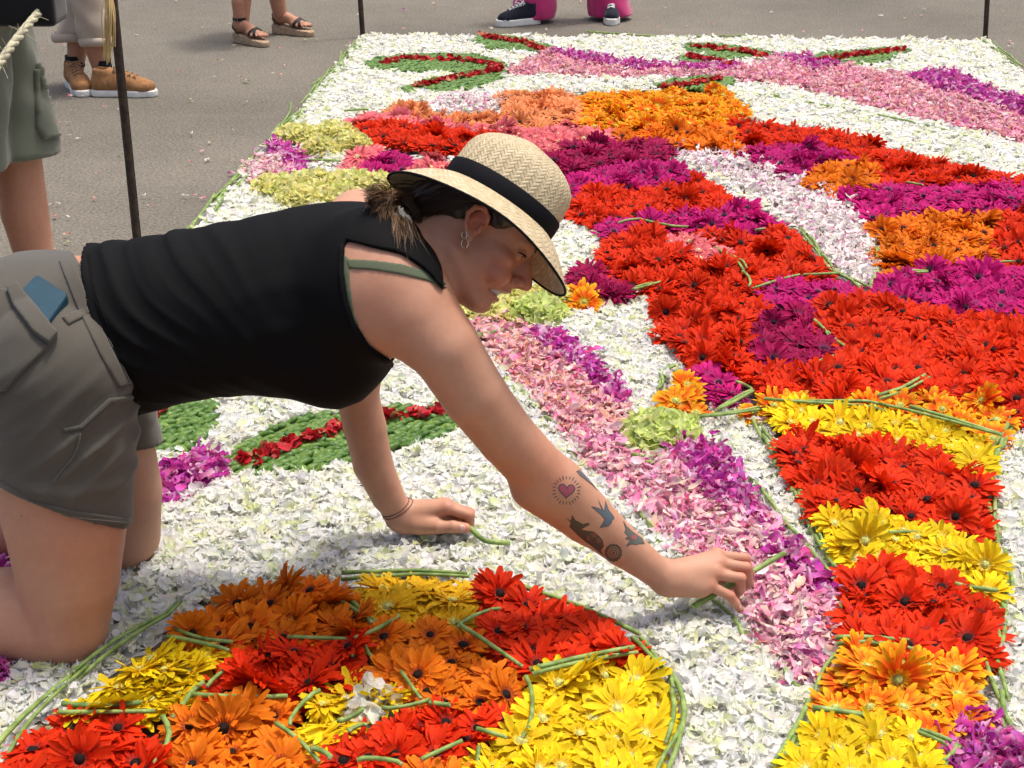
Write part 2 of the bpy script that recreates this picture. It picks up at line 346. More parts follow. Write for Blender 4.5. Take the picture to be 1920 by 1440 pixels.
# flower patches: colour, outline, words for the label, lean of the heads
GER0 = 30
PATCHES = [
 ('salmon', [(718, 204), (790, 188), (806, 214), (900, 217), (958, 205), (930, 180), (960, 172), (1065, 170), (1100, 190), (1085, 217), (1030, 240), (930, 240), (850, 232), (800, 230), (700, 216)], 'pale orange patch behind hat', (0, -.2)),
 ('coral', [(643, 226), (690, 207), (760, 217), (850, 235), (1000, 240), (1140, 242), (1158, 264), (1060, 288), (1000, 272), (930, 245), (800, 236), (720, 224), (670, 240)], 'pink streak behind hat', (0, -.3)),
 ('red', [(668, 238), (730, 222), (800, 238), (860, 250), (932, 246), (925, 272), (860, 279), (760, 268), (700, 260)], 'red row left of hat crown', (0, -.35)),
 ('bicolour', [(1062, 172), (1120, 170), (1240, 166), (1370, 170), (1408, 207), (1370, 225), (1300, 236), (1200, 240), (1100, 237), (1085, 215), (1095, 190)], 'far golden patch', (0, -.1)),
 ('orange', [(1155, 240), (1300, 234), (1380, 240), (1397, 268), (1330, 277), (1240, 266), (1160, 252)], 'strip below far golden patch', (0, -.2)),
 ('red', [(1370, 226), (1490, 232), (1600, 254), (1690, 284), (1800, 309), (1920, 333), (2150, 380), (2150, 420), (1920, 352), (1750, 352), (1640, 332), (1610, 302), (1500, 268), (1400, 272)], 'long far red band', (0, -.2)),
 ('darkmagenta', [(1015, 285), (1100, 262), (1240, 262), (1290, 272), (1235, 298), (1160, 310), (1090, 312), (1040, 330)], 'dark patch right of hat', (0, -.2)),
 ('magenta', [(1060, 325), (1110, 308), (1235, 300), (1330, 330), (1300, 345), (1180, 352), (1100, 366), (1065, 385), (1050, 350)], 'patch between hat and red strip', (0, -.2)),
 ('magenta', [(1390, 287), (1480, 268), (1550, 275), (1612, 303), (1540, 325), (1505, 336), (1450, 307)], 'patch by lilac ribbon top', (0, -.2)),
 ('orange', [(1505, 330), (1550, 298), (1640, 308), (1655, 345), (1600, 358), (1540, 350)], 'small patch by lilac ribbon', (0, -.2)),
 ('magenta', [(1580, 362), (1700, 345), (1920, 340), (2150, 400), (2150, 440), (1920, 397), (1780, 395), (1660, 412), (1630, 402)], 'far right magenta band', (0, -.2)),
 ('orange', [(1640, 412), (1780, 393), (1862, 410), (1868, 470), (1850, 492), (1720, 512), (1645, 518)], 'large patch right of lilac ribbon', (0, -.1)),
 ('red', [(1868, 402), (1920, 385), (2120, 430), (2120, 560), (1920, 500), (1865, 490)], 'right edge beside orange patch', (0, -.2)),
 ('magenta', [(1635, 545), (1660, 522), (1740, 500), (1850, 493), (1920, 500), (2100, 560), (2100, 640), (1920, 592), (1810, 584), (1700, 566)], 'band below large orange patch', (0, -.25)),
 ('red', [(1068, 388), (1100, 362), (1200, 350), (1330, 338), (1405, 380), (1340, 395), (1200, 400), (1110, 412)], 'strip between two magenta strips', (0, -.2)),
 ('magenta', [(1115, 418), (1180, 402), (1340, 396), (1405, 383), (1492, 427), (1380, 432), (1250, 420), (1150, 437)], 'strip under red strip', (0, -.2)),
 ('red', [(1118, 475), (1140, 437), (1240, 420), (1300, 430), (1400, 435), (1485, 430), (1562, 512), (1500, 520), (1410, 545), (1440, 570), (1445, 600), (1400, 620), (1405, 670), (1390, 705), (1340, 690), (1290, 672), (1232, 625), (1212, 560), (1235, 530), (1180, 540), (1120, 500)], 'big red field near face', (0, -.2)),
 ('coral', [(1228, 440), (1290, 426), (1370, 458), (1378, 495), (1330, 482), (1270, 465)], 'pink cluster on red field', (0, -.2)),
 ('darkmagenta', [(1055, 502), (1105, 488), (1140, 505), (1185, 543), (1150, 556), (1065, 535)], 'beside front of hat brim', (0, -.2)),
 ('bicolour', [(1040, 535), (1070, 525), (1122, 545), (1112, 564), (1050, 562)], 'below front of hat brim', (0, -.2)),
 ('magenta', [(1420, 552), (1460, 525), (1600, 527), (1640, 550), (1580, 566), (1535, 572), (1480, 580)], 'patch under lilac ribbon tip', (0, -.2)),
 ('darkmagenta', [(1440, 585), (1535, 572), (1540, 625), (1575, 660), (1520, 688), (1420, 668), (1395, 612)], 'dark block inside red field', (0, -.3)),
 ('red', [(1532, 572), (1640, 556), (1800, 585), (1920, 585), (2060, 640), (2060, 800), (1920, 782), (1860, 760), (1840, 745), (1740, 738), (1700, 735), (1640, 745), (1540, 755), (1440, 735), (1380, 715), (1400, 680), (1520, 690), (1580, 660), (1540, 620)], 'wide red field at right', (0, -.35)),
 ('magenta', [(1252, 702), (1290, 675), (1340, 690), (1402, 737), (1350, 772), (1310, 725)], 'pointed patch above green hydrangea', (0, -.2)),
 ('bicolour', [(1238, 728), (1280, 700), (1312, 712), (1342, 757), (1330, 782), (1280, 777), (1245, 747)], 'pair beside green hydrangea', (0, -.3)),
 ('bicolour', [(1370, 755), (1450, 735), (1540, 757), (1640, 748), (1740, 735), (1840, 742), (1892, 762), (1897, 810), (1860, 820), (1700, 775), (1580, 760), (1440, 768), (1380, 772)], 'top of right column', (0, -.35)),
 ('yellow', [(1440, 778), (1480, 757), (1560, 762), (1700, 777), (1800, 802), (1860, 827), (1868, 872), (1830, 884), (1740, 847), (1640, 837), (1560, 817), (1455, 802)], 'top yellow row, right column', (0, -.3)),
 ('red', [(1442, 805), (1490, 797), (1600, 822), (1720, 832), (1830, 882), (1867, 950), (1862, 1008), (1800, 993), (1740, 977), (1650, 967), (1540, 962), (1510, 930), (1468, 860)], 'upper red block, right column', (0, -.3)),
 ('yellow', [(1540, 968), (1580, 955), (1700, 977), (1790, 1012), (1872, 1052), (1878, 1108), (1820, 1112), (1740, 1082), (1650, 1052), (1558, 1032)], 'middle yellow row, right column', (0, -.3)),
 ('red', [(1566, 1050), (1640, 1040), (1750, 1077), (1870, 1127), (1878, 1200), (1850, 1238), (1760, 1212), (1650, 1207), (1590, 1182), (1572, 1100)], 'lower red block, right column', (0, -.3)),
 ('bicolour', [(1528, 1292), (1570, 1230), (1610, 1205), (1720, 1227), (1862, 1272), (1858, 1342), (1790, 1385), (1720, 1362), (1600, 1352), (1535, 1312)], 'two toned block, right column', (0, -.25)),
 ('yellow', [(1455, 1445), (1470, 1400), (1530, 1352), (1640, 1350), (1740, 1382), (1772, 1412), (1762, 1560), (1450, 1560)], 'bottom yellow block, right column', (0, -.25)),
 ('orange', [(322, 1182), (370, 1132), (450, 1102), (600, 1078), (645, 1082), (692, 1150), (682, 1195), (600, 1200), (440, 1207), (340, 1197)], 'upper left shield block', (-.2, -.25)),
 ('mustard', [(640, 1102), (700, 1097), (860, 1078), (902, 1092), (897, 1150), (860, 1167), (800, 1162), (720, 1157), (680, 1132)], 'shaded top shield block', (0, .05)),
 ('red', [(893, 1102), (980, 1112), (1100, 1152), (1192, 1212), (1190, 1232), (1000, 1247), (940, 1222), (888, 1172)], 'upper right shield block', (0, -.2)),
 ('yellow', [(128, 1322), (200, 1252), (290, 1207), (430, 1217), (430, 1242), (360, 1290), (330, 1337), (110, 1342)], 'left shield block beside knee', (-.2, .1)),
 ('red', [(368, 1292), (430, 1227), (560, 1202), (680, 1202), (692, 1242), (600, 1282), (560, 1312), (450, 1312), (360, 1307)], 'inner left shield block', (0, .1)),
 ('orange', [(690, 1222), (700, 1187), (800, 1167), (880, 1182), (960, 1242), (992, 1282), (970, 1312), (860, 1322), (782, 1317), (760, 1272), (690, 1267)], 'centre shield block', (0, -.2)),
 ('yellow', [(558, 1332), (620, 1282), (700, 1262), (760, 1277), (772, 1312), (745, 1320), (680, 1306), (652, 1350), (600, 1392), (543, 1372)], 'round white petals in shield', (0, .05)),
 ('red', [(578, 1392), (660, 1372), (760, 1332), (960, 1327), (982, 1352), (900, 1392), (880, 1412), (700, 1432), (610, 1442)], 'lower middle shield block', (0, -.1)),
 ('yellow', [(1000, 1262), (1110, 1247), (1200, 1237), (1252, 1277), (1267, 1342), (1242, 1422), (1220, 1560), (870, 1560), (900, 1382), (990, 1332)], 'large right shield block', (0, -.15)),
 ('red', [(35, 1445), (60, 1352), (110, 1342), (312, 1347), (312, 1412), (300, 1560), (0, 1560)], 'lower left shield corner', (-.1, -.15)),
 ('orange', [(318, 1352), (370, 1322), (530, 1322), (552, 1372), (582, 1422), (600, 1560), (305, 1560)], 'bottom left shield block', (-.1, -.15)),
 ('orange', [(698, 1437), (880, 1414), (895, 1450), (870, 1560), (600, 1560), (610, 1445)], 'bottom of near shield', (0, -.15)),
 ('coral', [(638, 300), (665, 278), (710, 276), (722, 296), (700, 310), (655, 312)], 'pink pair behind shoulder', (0, -.3)),
 ('magenta', [(680, 312), (715, 284), (770, 284), (775, 308), (740, 330), (690, 330)], 'patch between two pink pairs', (0, -.3)),
 ('coral', [(755, 330), (780, 296), (835, 296), (855, 325), (800, 345)], 'pink pair touching hat brim', (0, -.3)),
]
for i, pt in enumerate(PATCHES): region(pt[1], GER0 + i)
for it in range(26):      # close the slivers: each takes the nearest block
    z = REG == 9
    if not z.any(): break
    for ax, d in ((0, 1), (0, -1), (1, 1), (1, -1)):
        nb = np.roll(REG, d, ax); t = (REG == 9) & (nb >= GER0); REG[t] = nb[t]

# brown coconut matting below the flowers
mm = simple_mat('coconut_mat', (0.27, 0.20, 0.12), 0.95, 0.1, 120, 0.5, 0.8, 300)
mat_pts = ground_pts(CARPET, 0.006)
tag(link('matting', mesh_from('matting', mat_pts, [tuple(range(len(mat_pts)))], [mm], False)), 'brown coconut fibre matting under the flowers', None, None, 'structure')

# ------------------------------------------------------------------ loose petals
def petal_template(L, Wd, nl, nw, cup, ruffle, seed, point=0.0):
    r = np.random.default_rng(seed)
    t = np.linspace(0, 1, nl + 1); s = np.linspace(-1, 1, nw + 1)
    wprof = np.sin(np.pi * (0.12 + 0.80 * t ** 0.9)) ** 0.8
    wprof = wprof * (1 - point * t ** 2)
    V = []
    ph = r.uniform(0, 6.28, 4); k = r.uniform(2, 5, 2)
    bend = r.uniform(-0.8, 1.0)
    for ti, wi in zip(t, wprof):
        for si in s:
            x = L * (ti - 0.5); y = Wd * 0.5 * wi * si
            z = cup * Wd * (si * si) * 0.5 + bend * L * 0.35 * (ti - 0.5) ** 2 * 2
            z += ruffle * L * (math.sin(k[0] * ti * 3 + ph[0] + si * 2) * 0.5 * abs(si) + math.sin(k[1] * si * 2 + ph[1]) * ti * 0.5)
            V.append((x, y, z))
    F = []
    for i in range(nl):
        for j in range(nw):
            a = i * (nw + 1) + j
            F.append((a, a + 1, a + nw + 2, a + nw + 1))
    T = np.repeat(t, nw + 1)
    return np.array(V), np.array(F), T
def rand_rot(n, tilt, bias=(0, 0)):
    """random spin about z then tilt about a random horizontal axis"""
    a = rng.uniform(0, 2 * np.pi, n); b = rng.uniform(0, 2 * np.pi, n); g_ = np.abs(tilt)
    ca, sa = np.cos(a), np.sin(a)
    Rz = np.zeros((n, 3, 3)); Rz[:, 0, 0] = ca; Rz[:, 0, 1] = -sa; Rz[:, 1, 0] = sa; Rz[:, 1, 1] = ca; Rz[:, 2, 2] = 1
    ax = np.stack([np.cos(b), np.sin(b), np.zeros(n)], 1)
    c, s = np.cos(g_), np.sin(g_)
    K = np.zeros((n, 3, 3)); K[:, 0, 2] = ax[:, 1]; K[:, 1, 2] = -ax[:, 0]; K[:, 2, 0] = -ax[:, 1]; K[:, 2, 1] = ax[:, 0]
    I = np.eye(3)[None]
    Rt = I + s[:, None, None] * K + (1 - c)[:, None, None] * (K @ K)
    return Rt @ Rz
def scatter(name, P, templates, scale, tilt, cbase, ctip, mat, label, cat, group=None, parent=None, kind='stuff', flip=0.3, tpow=1.0):
    """one mesh of many petals; cbase/ctip are per petal colours (n,3) at the foot and the tip"""
    n = len(P)
    if n == 0: return None
    which = rng.integers(0, len(templates), n)
    Rm = rand_rot(n, tilt)
    Vs, Fs, Cs = [], [], []; off = 0
    for k, (TV, TF, TT) in enumerate(templates):
        ids = np.nonzero(which == k)[0]
        if not len(ids): continue
        TVk = TV[None] * scale[ids][:, None, None]
        X = np.einsum('nij,nvj->nvi', Rm[ids], TVk) + P[ids][:, None]
        X[..., 2] = np.maximum(X[..., 2], 0.009 + 0.0)
        tt = TT ** tpow
        Cc = cbase[ids][:, None] * (1 - tt)[None, :, None] + ctip[ids][:, None] * tt[None, :, None]
        Vs.append(X.reshape(-1, 3)); Cs.append(Cc.reshape(-1, 3))
        Fk = TF[None] + (np.arange(len(ids)) * len(TV))[:, None, None] + off
        Fs.append(Fk.reshape(-1, TF.shape[1])); off += len(ids) * len(TV)
    me = mesh_from(name, np.concatenate(Vs), np.concatenate(Fs), [mat], True, np.concatenate(Cs))
    o = link(name, me, parent)
    tag(o, label, cat, group, kind)
    return o
def sample_ground(dens_near, dens_far, pad=0, urange=(-350, 2280), vrange=(60, 1620)):
    """random ground points, denser where the camera is close"""
    pts = []
    ys = np.concatenate([np.arange(1.3, 9.0, 0.25)])
    for y0 in ys:
        y1 = y0 + 0.25
        d = dens_near if y1 < 3.6 else dens_far + (dens_near - dens_far) * max(0, (5.5 - y1) / 1.9)
        xl = (-350 - 960) / FPX * (y1 * CT + CAM_H * ST); xr = (2280 - 960) / FPX * (y1 * CT + CAM_H * ST)
        n = int((xr - xl) * 0.25 * d)
        pts.append(np.stack([rng.uniform(xl, xr, n), rng.uniform(y0, y1, n), np.zeros(n)], 1))
    P = np.concatenate(pts)
    q = proj(P)
    inview = (q[:, 0] > -40) & (q[:, 0] < 1960) & (q[:, 1] < 1480)
    keep = inview | (rng.uniform(0, 1, len(P)) < 0.35)
    return P[keep]
def palette(n, cols, probs, jit=0.08):
    c = np.asarray(cols, float)[rng.choice(len(cols), n, p=np.asarray(probs) / np.sum(probs))]
    return np.clip(c * (1 + rng.normal(0, jit, (n, 1))) * (1 + rng.normal(0, jit * 0.4, (n, 3))), 0.002, 0.9)

M_white = petal_mat('white_petal', 0.52, 0.6, 0.08, 0.03)
M_pink = petal_mat('pink_petal', 0.34, 0.6, 0.10, 0.10)
T_white = [petal_template(rng.uniform(.024, .040), rng.uniform(.010, .022), 4, 3, rng.uniform(-1.0, 1.1), rng.uniform(.14, .30), s, rng.uniform(-.1, .6)) for s in range(20)] + [petal_template(rng.uniform(.024, .038), rng.uniform(.004, .009), 3, 2, rng.uniform(-.5, .5), rng.uniform(.08, .2), s + 300, .2) for s in range(9)]
T_far = [petal_template(rng.uniform(.028, .040), rng.uniform(.016, .028), 2, 2, rng.uniform(-.8, .9), rng.uniform(.12, .26), s + 50, rng.uniform(0, .5)) for s in range(10)]
T_thin = [petal_template(rng.uniform(.024, .042), rng.uniform(.004, .014), 4, 2, rng.uniform(-.7, .8), rng.uniform(.08, .24), s + 90, rng.uniform(-.1, .5)) for s in range(14)]
T_mix = T_thin + T_white[:3]
T_frill = [petal_template(rng.uniform(.020, .030), rng.uniform(.018, .028), 3, 4, rng.uniform(-.5, .6), rng.uniform(.18, .3), s + 130) for s in range(8)]

WHITE_COLS = [(.89, .885, .87), (.885, .88, .83), (.78, .80, .56), (.66, .70, .34), (.84, .80, .76)]
P0 = sample_ground(15500, 5600)
r0 = reg_at(P0 + (0, 0, .022))
near = P0[:, 1] < 3.9
def lay(idx, thick, extra=1.0):
    m = r0 == idx
    P = P0[m].copy()
    if extra < 1: P = P[rng.uniform(0, 1, len(P)) < extra]
    P[:, 2] = 0.012 + thick * rng.uniform(0, 1, len(P)) ** 1.3
    # soft mounds
    P[:, 2] += 0.008 * (np.sin(P[:, 0] * 23 + 1.3 * np.sin(P[:, 1] * 17)) * np.sin(P[:, 1] * 21 + P[:, 0] * 9))
    P[:, 2] = np.maximum(P[:, 2], 0.011)
    return P
for nm, part, T in (('near', True, T_white), ('far', False, T_far)):
    P = lay(1, 0.021); P = P[(P[:, 1] < 3.9) == part]; n = len(P)
    ct = palette(n, WHITE_COLS, [.52, .26, .10, .03, .09], .05)
    cb = palette(n, [(.84, .87, .68), (.72, .79, .40), (.88, .89, .87)], [.28, .12, .60], .06)
    scatter('white_petals', P, T, rng.uniform(.65, 1.1, n), np.abs(rng.normal(0.30, .36, n)), cb, ct, M_white,
            'loose white petals strewn over the near part of the carpet, around the kneeling woman' if part else 'loose white petals covering the far part of the carpet up to its back edge', 'petals')
PINKS = [(.78, .26, .42), (.82, .48, .56), (.74, .12, .32), (.82, .40, .27), (.84, .74, .72), (.55, .10, .42), (.72, .70, .52)]
def pinkset(P, name, label, cols, probs, basecols, T=T_mix, thick=None, til=.5):
    n = len(P)
    return scatter(name, P, T, rng.uniform(.8, 1.25, n), np.abs(rng.normal(til, .4, n)), palette(n, basecols, np.ones(len(basecols))), palette(n, cols, probs, .1), M_pink, label, 'petals')
def dbl(P, k=1):
    Q = P.copy(); Q[:, :2] += rng.normal(0, .012, (len(P), 2)); Q[:, 2] = np.maximum(.012, Q[:, 2] + rng.normal(0, .008, len(P)))
    return np.concatenate([P, Q])
Pp = dbl(lay(PINK, .028)); far = Pp[:, 1] > 4.8
qv = proj(Pp)
# more peach where the ribbon leaves the chin, pinker towards the hand
peach = (~far) & (qv[:, 1] < 800)
pinkset(Pp[far], 'pink_petals', 'pink and peach petals in the ribbon crossing the far part of the carpet', PINKS, [.30, .20, .14, .2, .1, .06, .0], [(.78, .55, .55), (.76, .60, .55), (.70, .3, .45)])
pinkset(Pp[peach], 'pink_petals', 'peach and pink petals in the ribbon below the face', PINKS, [.22, .18, .10, .34, .1, .04, .02], [(.80, .62, .55), (.78, .55, .45), (.72, .4, .5)])
pinkset(Pp[(~far) & ~peach], 'pink_petals', 'shredded pink petals in the ribbon under the reaching hand', PINKS, [.32, .20, .18, .05, .15, .08, .02], [(.82, .62, .64), (.80, .74, .58), (.76, .36, .54)])
Pq = dbl(lay(PURPLE, .034)); qq = proj(Pq)
PURP = [(.60, .045, .30), (.48, .03, .25), (.68, .08, .38), (.70, .10, .28), (.80, .50, .64)]
spots = [('purple petals edging the pink ribbon at the far end', (qq[:, 1] < 235)),
         ('purple petals heaped beside the left carpet edge', (qq[:, 1] >= 235) & (qq[:, 0] < 620) & (qq[:, 1] < 400)),
         ('purple petals edging the pink ribbon just above the green hydrangea', (qq[:, 1] > 600) & (qq[:, 1] < 790) & (qq[:, 0] > 900)),
         ('purple petals edging the pink ribbon below the green hydrangea', (qq[:, 1] > 790) & (qq[:, 0] > 1200) & (qq[:, 0] < 1700) & (qq[:, 1] < 1300)),
         ('heap of magenta petals at the tip of the near green leaf motif', (qq[:, 0] > 250) & (qq[:, 0] < 500) & (qq[:, 1] > 800)),
         ('magenta petals behind the bent knee at the left', (qq[:, 0] < 100) & (qq[:, 1] > 900)),
         ('magenta petals in the bottom right corner', (qq[:, 0] > 1700) & (qq[:, 1] > 1250))]
for lb, m in spots:
    pinkset(Pq[m], 'purple_petals', lb, PURP, [.36, .2, .22, .1, .12], [(.60, .16, .52), (.7, .45, .6), (.42, .04, .36)], T_white[:8] + T_thin[:3], til=.7)
Pl = dbl(lay(LILAC, .03)); ql = proj(Pl)
for lb, m in (('white and lilac petals in the curved ribbon among the gerberas', ql[:, 0] > 1100), ('pale lilac petals inside the far salmon patch', ql[:, 0] <= 1100)):
    pinkset(Pl[m], 'lilac_petals', lb, [(.85, .78, .77), (.87, .83, .79), (.62, .14, .46), (.70, .10, .32), (.76, .56, .68)], [.36, .44, .08, .07, .05], [(.84, .80, .74), (.80, .70, .70)], T_white[:7] + T_thin[:5])
pinkset(dbl(lay(ROSE, .03)), 'rose_petals', 'pale rose petals beside the stems of the left carpet edge', PINKS, [.16, .45, .08, .1, .2, .01, 0], [(.78, .6, .6)], T_mix)
n = len(dbl(lay(PALE, .03)))
Pw = dbl(dbl(lay(PALE, .035))); n = len(Pw)
scatter('white_petals', Pw, T_white, rng.uniform(.9, 1.3, n), np.abs(rng.normal(.7, .4, n)), palette(n, [(.76, .78, .66)], [1]), palette(n, WHITE_COLS[:2], [.8, .2], .04), M_white,
        'small heap of white petals in the middle of the near shield', 'petals')
# petals pressed flat, closing the floor of the white ground
Pf = P0[(r0 == 1) & (rng.uniform(0, 1, len(P0)) < .3)].copy(); Pf[:, :2] += rng.normal(0, .006, (len(Pf), 2)); Pf[:, 2] = .0115; n = len(Pf)
scatter('white_petals', Pf, T_far, rng.uniform(1.1, 1.7, n), np.abs(rng.normal(.06, .05, n)), palette(n, [(.86, .87, .85)], [1]), palette(n, WHITE_COLS[:3], [.6, .3, .1], .04), M_white,
        'flat pressed white petals lying lowest in the white ground of the carpet', 'petals')
# few stray petals lying on other petals and on the street
Pd = []
for _ in range(420):
    u_, v_ = rng.uniform(-100, 1950), rng.uniform(-30, 560)
    Pd.append(G(u_, v_))
Pd = np.array(Pd); Pd = Pd[reg_at(Pd) == 0]; Pd[:, 2] = .014; n = len(Pd)
scatter('stray_petals', Pd, T_thin + T_white[:4], rng.uniform(.5, 1.0, n), np.abs(rng.normal(.1, .15, n)), palette(n, [(.6, .5, .4)], [1]),
        palette(n, [(.55, .04, .06), (.74, .7, .66), (.72, .2, .3), (.12, .2, .03), (.5, .05, .4), (.3, .14, .05)], [.25, .3, .2, .1, .08, .07]), M_pink,
        'stray petals scattered over the grey asphalt', 'petals')
# ================================================================== gerberas
GCOL = {  # foot, tip, inner, disc, fringe
 'red': ((.60, .018, .003), (.74, .040, .005), (.66, .020, .003), (.010, .004, .004), (.30, .02, .01)),
 'orange': ((.70, .13, .006), (.80, .22, .010), (.78, .19, .008), (.012, .005, .003), (.40, .06, .01)),
 'yellow': ((.80, .50, .010), (.83, .64, .014), (.82, .58, .010), (.42, .42, .13), (.72, .52, .05)),
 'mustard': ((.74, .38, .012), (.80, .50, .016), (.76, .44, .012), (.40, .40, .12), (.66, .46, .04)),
 'magenta': ((.42, .006, .125), (.56, .014, .19), (.46, .008, .14), (.015, .004, .010), (.30, .05, .16)),
 'darkmagenta': ((.25, .004, .05), (.38, .008, .085), (.28, .005, .06), (.015, .003, .008), (.2, .02, .08)),
 'coral': ((.70, .10, .14), (.76, .20, .22), (.74, .18, .20), (.50, .42, .22), (.72, .25, .22)),
 'salmon': ((.74, .20, .06), (.80, .32, .13), (.78, .28, .10), (.03, .010, .010), (.6, .2, .08)),
 'bicolour': ((.78, .11, .006), (.82, .50, .012), (.82, .34, .012), (.34, .38, .10), (.80, .38, .02)),
}
GNAME = {'red': ('red_gerbera', 'red gerbera'), 'orange': ('orange_gerbera', 'orange gerbera'), 'yellow': ('yellow_gerbera', 'yellow gerbera'),
         'mustard': ('golden_gerbera', 'golden gerbera'), 'magenta': ('magenta_gerbera', 'magenta gerbera'), 'darkmagenta': ('crimson_gerbera', 'crimson gerbera'),
         'coral': ('pink_gerbera', 'pink gerbera'), 'salmon': ('salmon_gerbera', 'salmon gerbera'), 'bicolour': ('two_tone_gerbera', 'two tone gerbera')}
GWORD = {'red': 'red', 'orange': 'orange', 'yellow': 'yellow', 'mustard': 'golden', 'magenta': 'magenta', 'darkmagenta': 'crimson', 'coral': 'pink', 'salmon': 'salmon', 'bicolour': 'two tone'}
M_ger = petal_mat('gerbera_petal', 0.26, 0.6, 0.10, 0.13, 0.20, 90)
M_disc = petal_mat('gerbera_disc', 0.0, 0.8, 0.2, 0.35, 0, 500)

def ray_ring(r, n, L, Wd, r0, pitch, curl, cf, ct, droop, nl=4, jit=1.0, tipstart=0.55):
    V, F, C = [], [], []
    t = np.linspace(0, 1, nl + 1)
    wp = np.interp(t, [0, .25, .6, .85, 1.0], [.36, .76, 1.0, .98, .52])
    for i in range(n):
        a = 2 * math.pi * (i + r.normal(0, .18) * jit) / n
        l = L * (1 + r.normal(0, .07) * jit); pt = pitch + r.normal(0, .13) * jit; cu = curl + r.normal(0, .25) * jit
        tw = r.normal(0, .28) * jit; wd = Wd * (1 + r.normal(0, .1)); side = r.normal(0, .10) * jit
        sh = 1 + r.normal(0, .07)
        ca, sa = math.cos(a), math.sin(a)
        base = len(V); ang = pt; x, z = r0, 0.0
        for k in range(nl + 1):
            if k:
                ang -= cu / nl
                x += l / nl * math.cos(ang); z += l / nl * math.sin(ang)
            wv = wd * 0.5 * wp[k]
            for s in (-1, 0, 1):
                yy = s * wv + side * (t[k] ** 2) * l
                zz = z + (0.16 * wd if s else -0.05 * wd) * (1 - .3 * t[k]) + s * tw * wv * t[k]
                xx = x + (0.055 * l if s == 0 and k == nl else 0)
                V.append((xx * ca - yy * sa, xx * sa + yy * ca, zz))
                f = min(1, max(0, (t[k] - tipstart) / max(1e-3, (1 - tipstart) * .8)))
                c = np.array(cf) * (1 - f) + np.array(ct) * f
                C.append(c * sh * (0.93 if s == 0 else 1.0))
        for k in range(nl):
            for s in range(2):
                q = base + k * 3 + s
                F.append((q, q + 1, q + 4, q + 3))
    return np.array(V), np.array(F), np.array(C)
def disc_geo(r, rad, cd_, cfr, hgt):
    V, F, C = [(0, 0, hgt)], [], [np.array(cd_) * 1.5]
    n = 14
    for ri, (q, zz) in enumerate(((.35, .95), (.7, .7), (1.0, .15))):
        for k in range(n):
            a = 2 * math.pi * (k + .5 * ri) / n
            V.append((rad * q * math.cos(a), rad * q * math.sin(a), hgt * zz * (1 + r.normal(0, .12))))
            C.append(np.array(cd_) * (.7 + .6 * r.random()))
    for k in range(n):
        F.append((0, 1 + k, 1 + (k + 1) % n))
        for q in range(2):
            a, b = 1 + q * n + k, 1 + q * n + (k + 1) % n
            F.append((a, a + n, b + n, b))
    # fringe of short trans florets round the disc
    for i in range(26):
        a = 2 * math.pi * (i + r.normal(0, .2)) / 26; l = rad * r.uniform(.45, .8); rr = rad * .92
        ca, sa = math.cos(a), math.sin(a); b = len(V); wv = rad * .13
        for x, y, z in ((rr, -wv, hgt * .3), (rr, wv, hgt * .3), (rr + l, wv * .5, hgt * .3 + l * .75), (rr + l, -wv * .5, hgt * .3 + l * .75)):
            V.append((x * ca - y * sa, x * sa + y * ca, z)); C.append(np.array(cfr) * r.uniform(.8, 1.15))
        F.append((b, b + 1, b + 2, b + 3))
    return np.array(V), F, np.array(C)
GM = {}
def gerbera_meshes(col, var):
    key = (col, var)
    if key in GM: return GM[key]
    r = np.random.default_rng(hash(col) % 1000 * 0 + sum(map(ord, col)) * 7 + var)
    cf, ct, ci, cdisc, cfr = GCOL[col]
    ts = .5 if col == 'bicolour' else .15
    double = (var == 1)
    op = r.uniform(-.08, .24)
    R0 = .0095
    n_out = int(r.integers(20, 28)); Wp = r.uniform(.0115, .0140)
    o1 = ray_ring(r, n_out, .043, Wp, R0, op, r.uniform(.1, .55), cf, ct, 0, 4, 1.0, ts if col != 'bicolour' else .62)
    o2 = ray_ring(r, n_out, .041, Wp * .95, R0, op + .16, r.uniform(.1, .5), cf, ct, 0, 4, 1.2, ts if col != 'bicolour' else .62)
    i1 = ray_ring(r, 16, .026 if double else .017, .0068, R0 * .8, op + .45, r.uniform(-.1, .5), ci if col == 'bicolour' else cf, ci, 0, 3, 1.2, .2)
    def join(ls):
        V, F, C, o = [], [], [], 0
        for v, f, c in ls: V.append(v); F.append(f + o); C.append(c); o += len(v)
        return np.concatenate(V), np.concatenate(F), np.concatenate(C)
    o2 = (o2[0] + (0, 0, .0022), o2[1], o2[2]); i1 = (i1[0] + (0, 0, .004), i1[1], i1[2])
    ls = [i1]
    if double:
        i2 = ray_ring(r, 18, .033, .0085, R0, op + .32, .3, cf, ct, 0, 3, 1.2, .3); ls.append((i2[0] + (0, 0, .003), i2[1], i2[2]))
    VO, FO, CO = join([o1, o2]); VI, FI, CI = join(ls)
    DV, DF, DC = disc_geo(r, .0098, cdisc, cfr, .0065)
    DV = DV + (0, 0, .0045)
    # green cup below
    a = mesh_from('outer_petals', VO, FO, [M_ger], True, CO)
    b = mesh_from('inner_petals', VI, FI, [M_ger], True, CI)
    c = mesh_from('flower_disc', DV, DF, [M_disc], True, DC)
    FA = [tuple(f) for f in np.concatenate([FO, FI + len(VO)])] + [tuple(i + len(VO) + len(VI) for i in f) for f in DF]
    whole = mesh_from('gerbera', np.concatenate([VO, VI, DV]), FA, [M_ger, M_disc], True, np.concatenate([CO, CI, DC]),
                      None, [0] * (len(FO) + len(FI)) + [1] * len(DF))
    GM[key] = (a, b, c, whole)
    return GM[key]
NV = 6
LIST = []
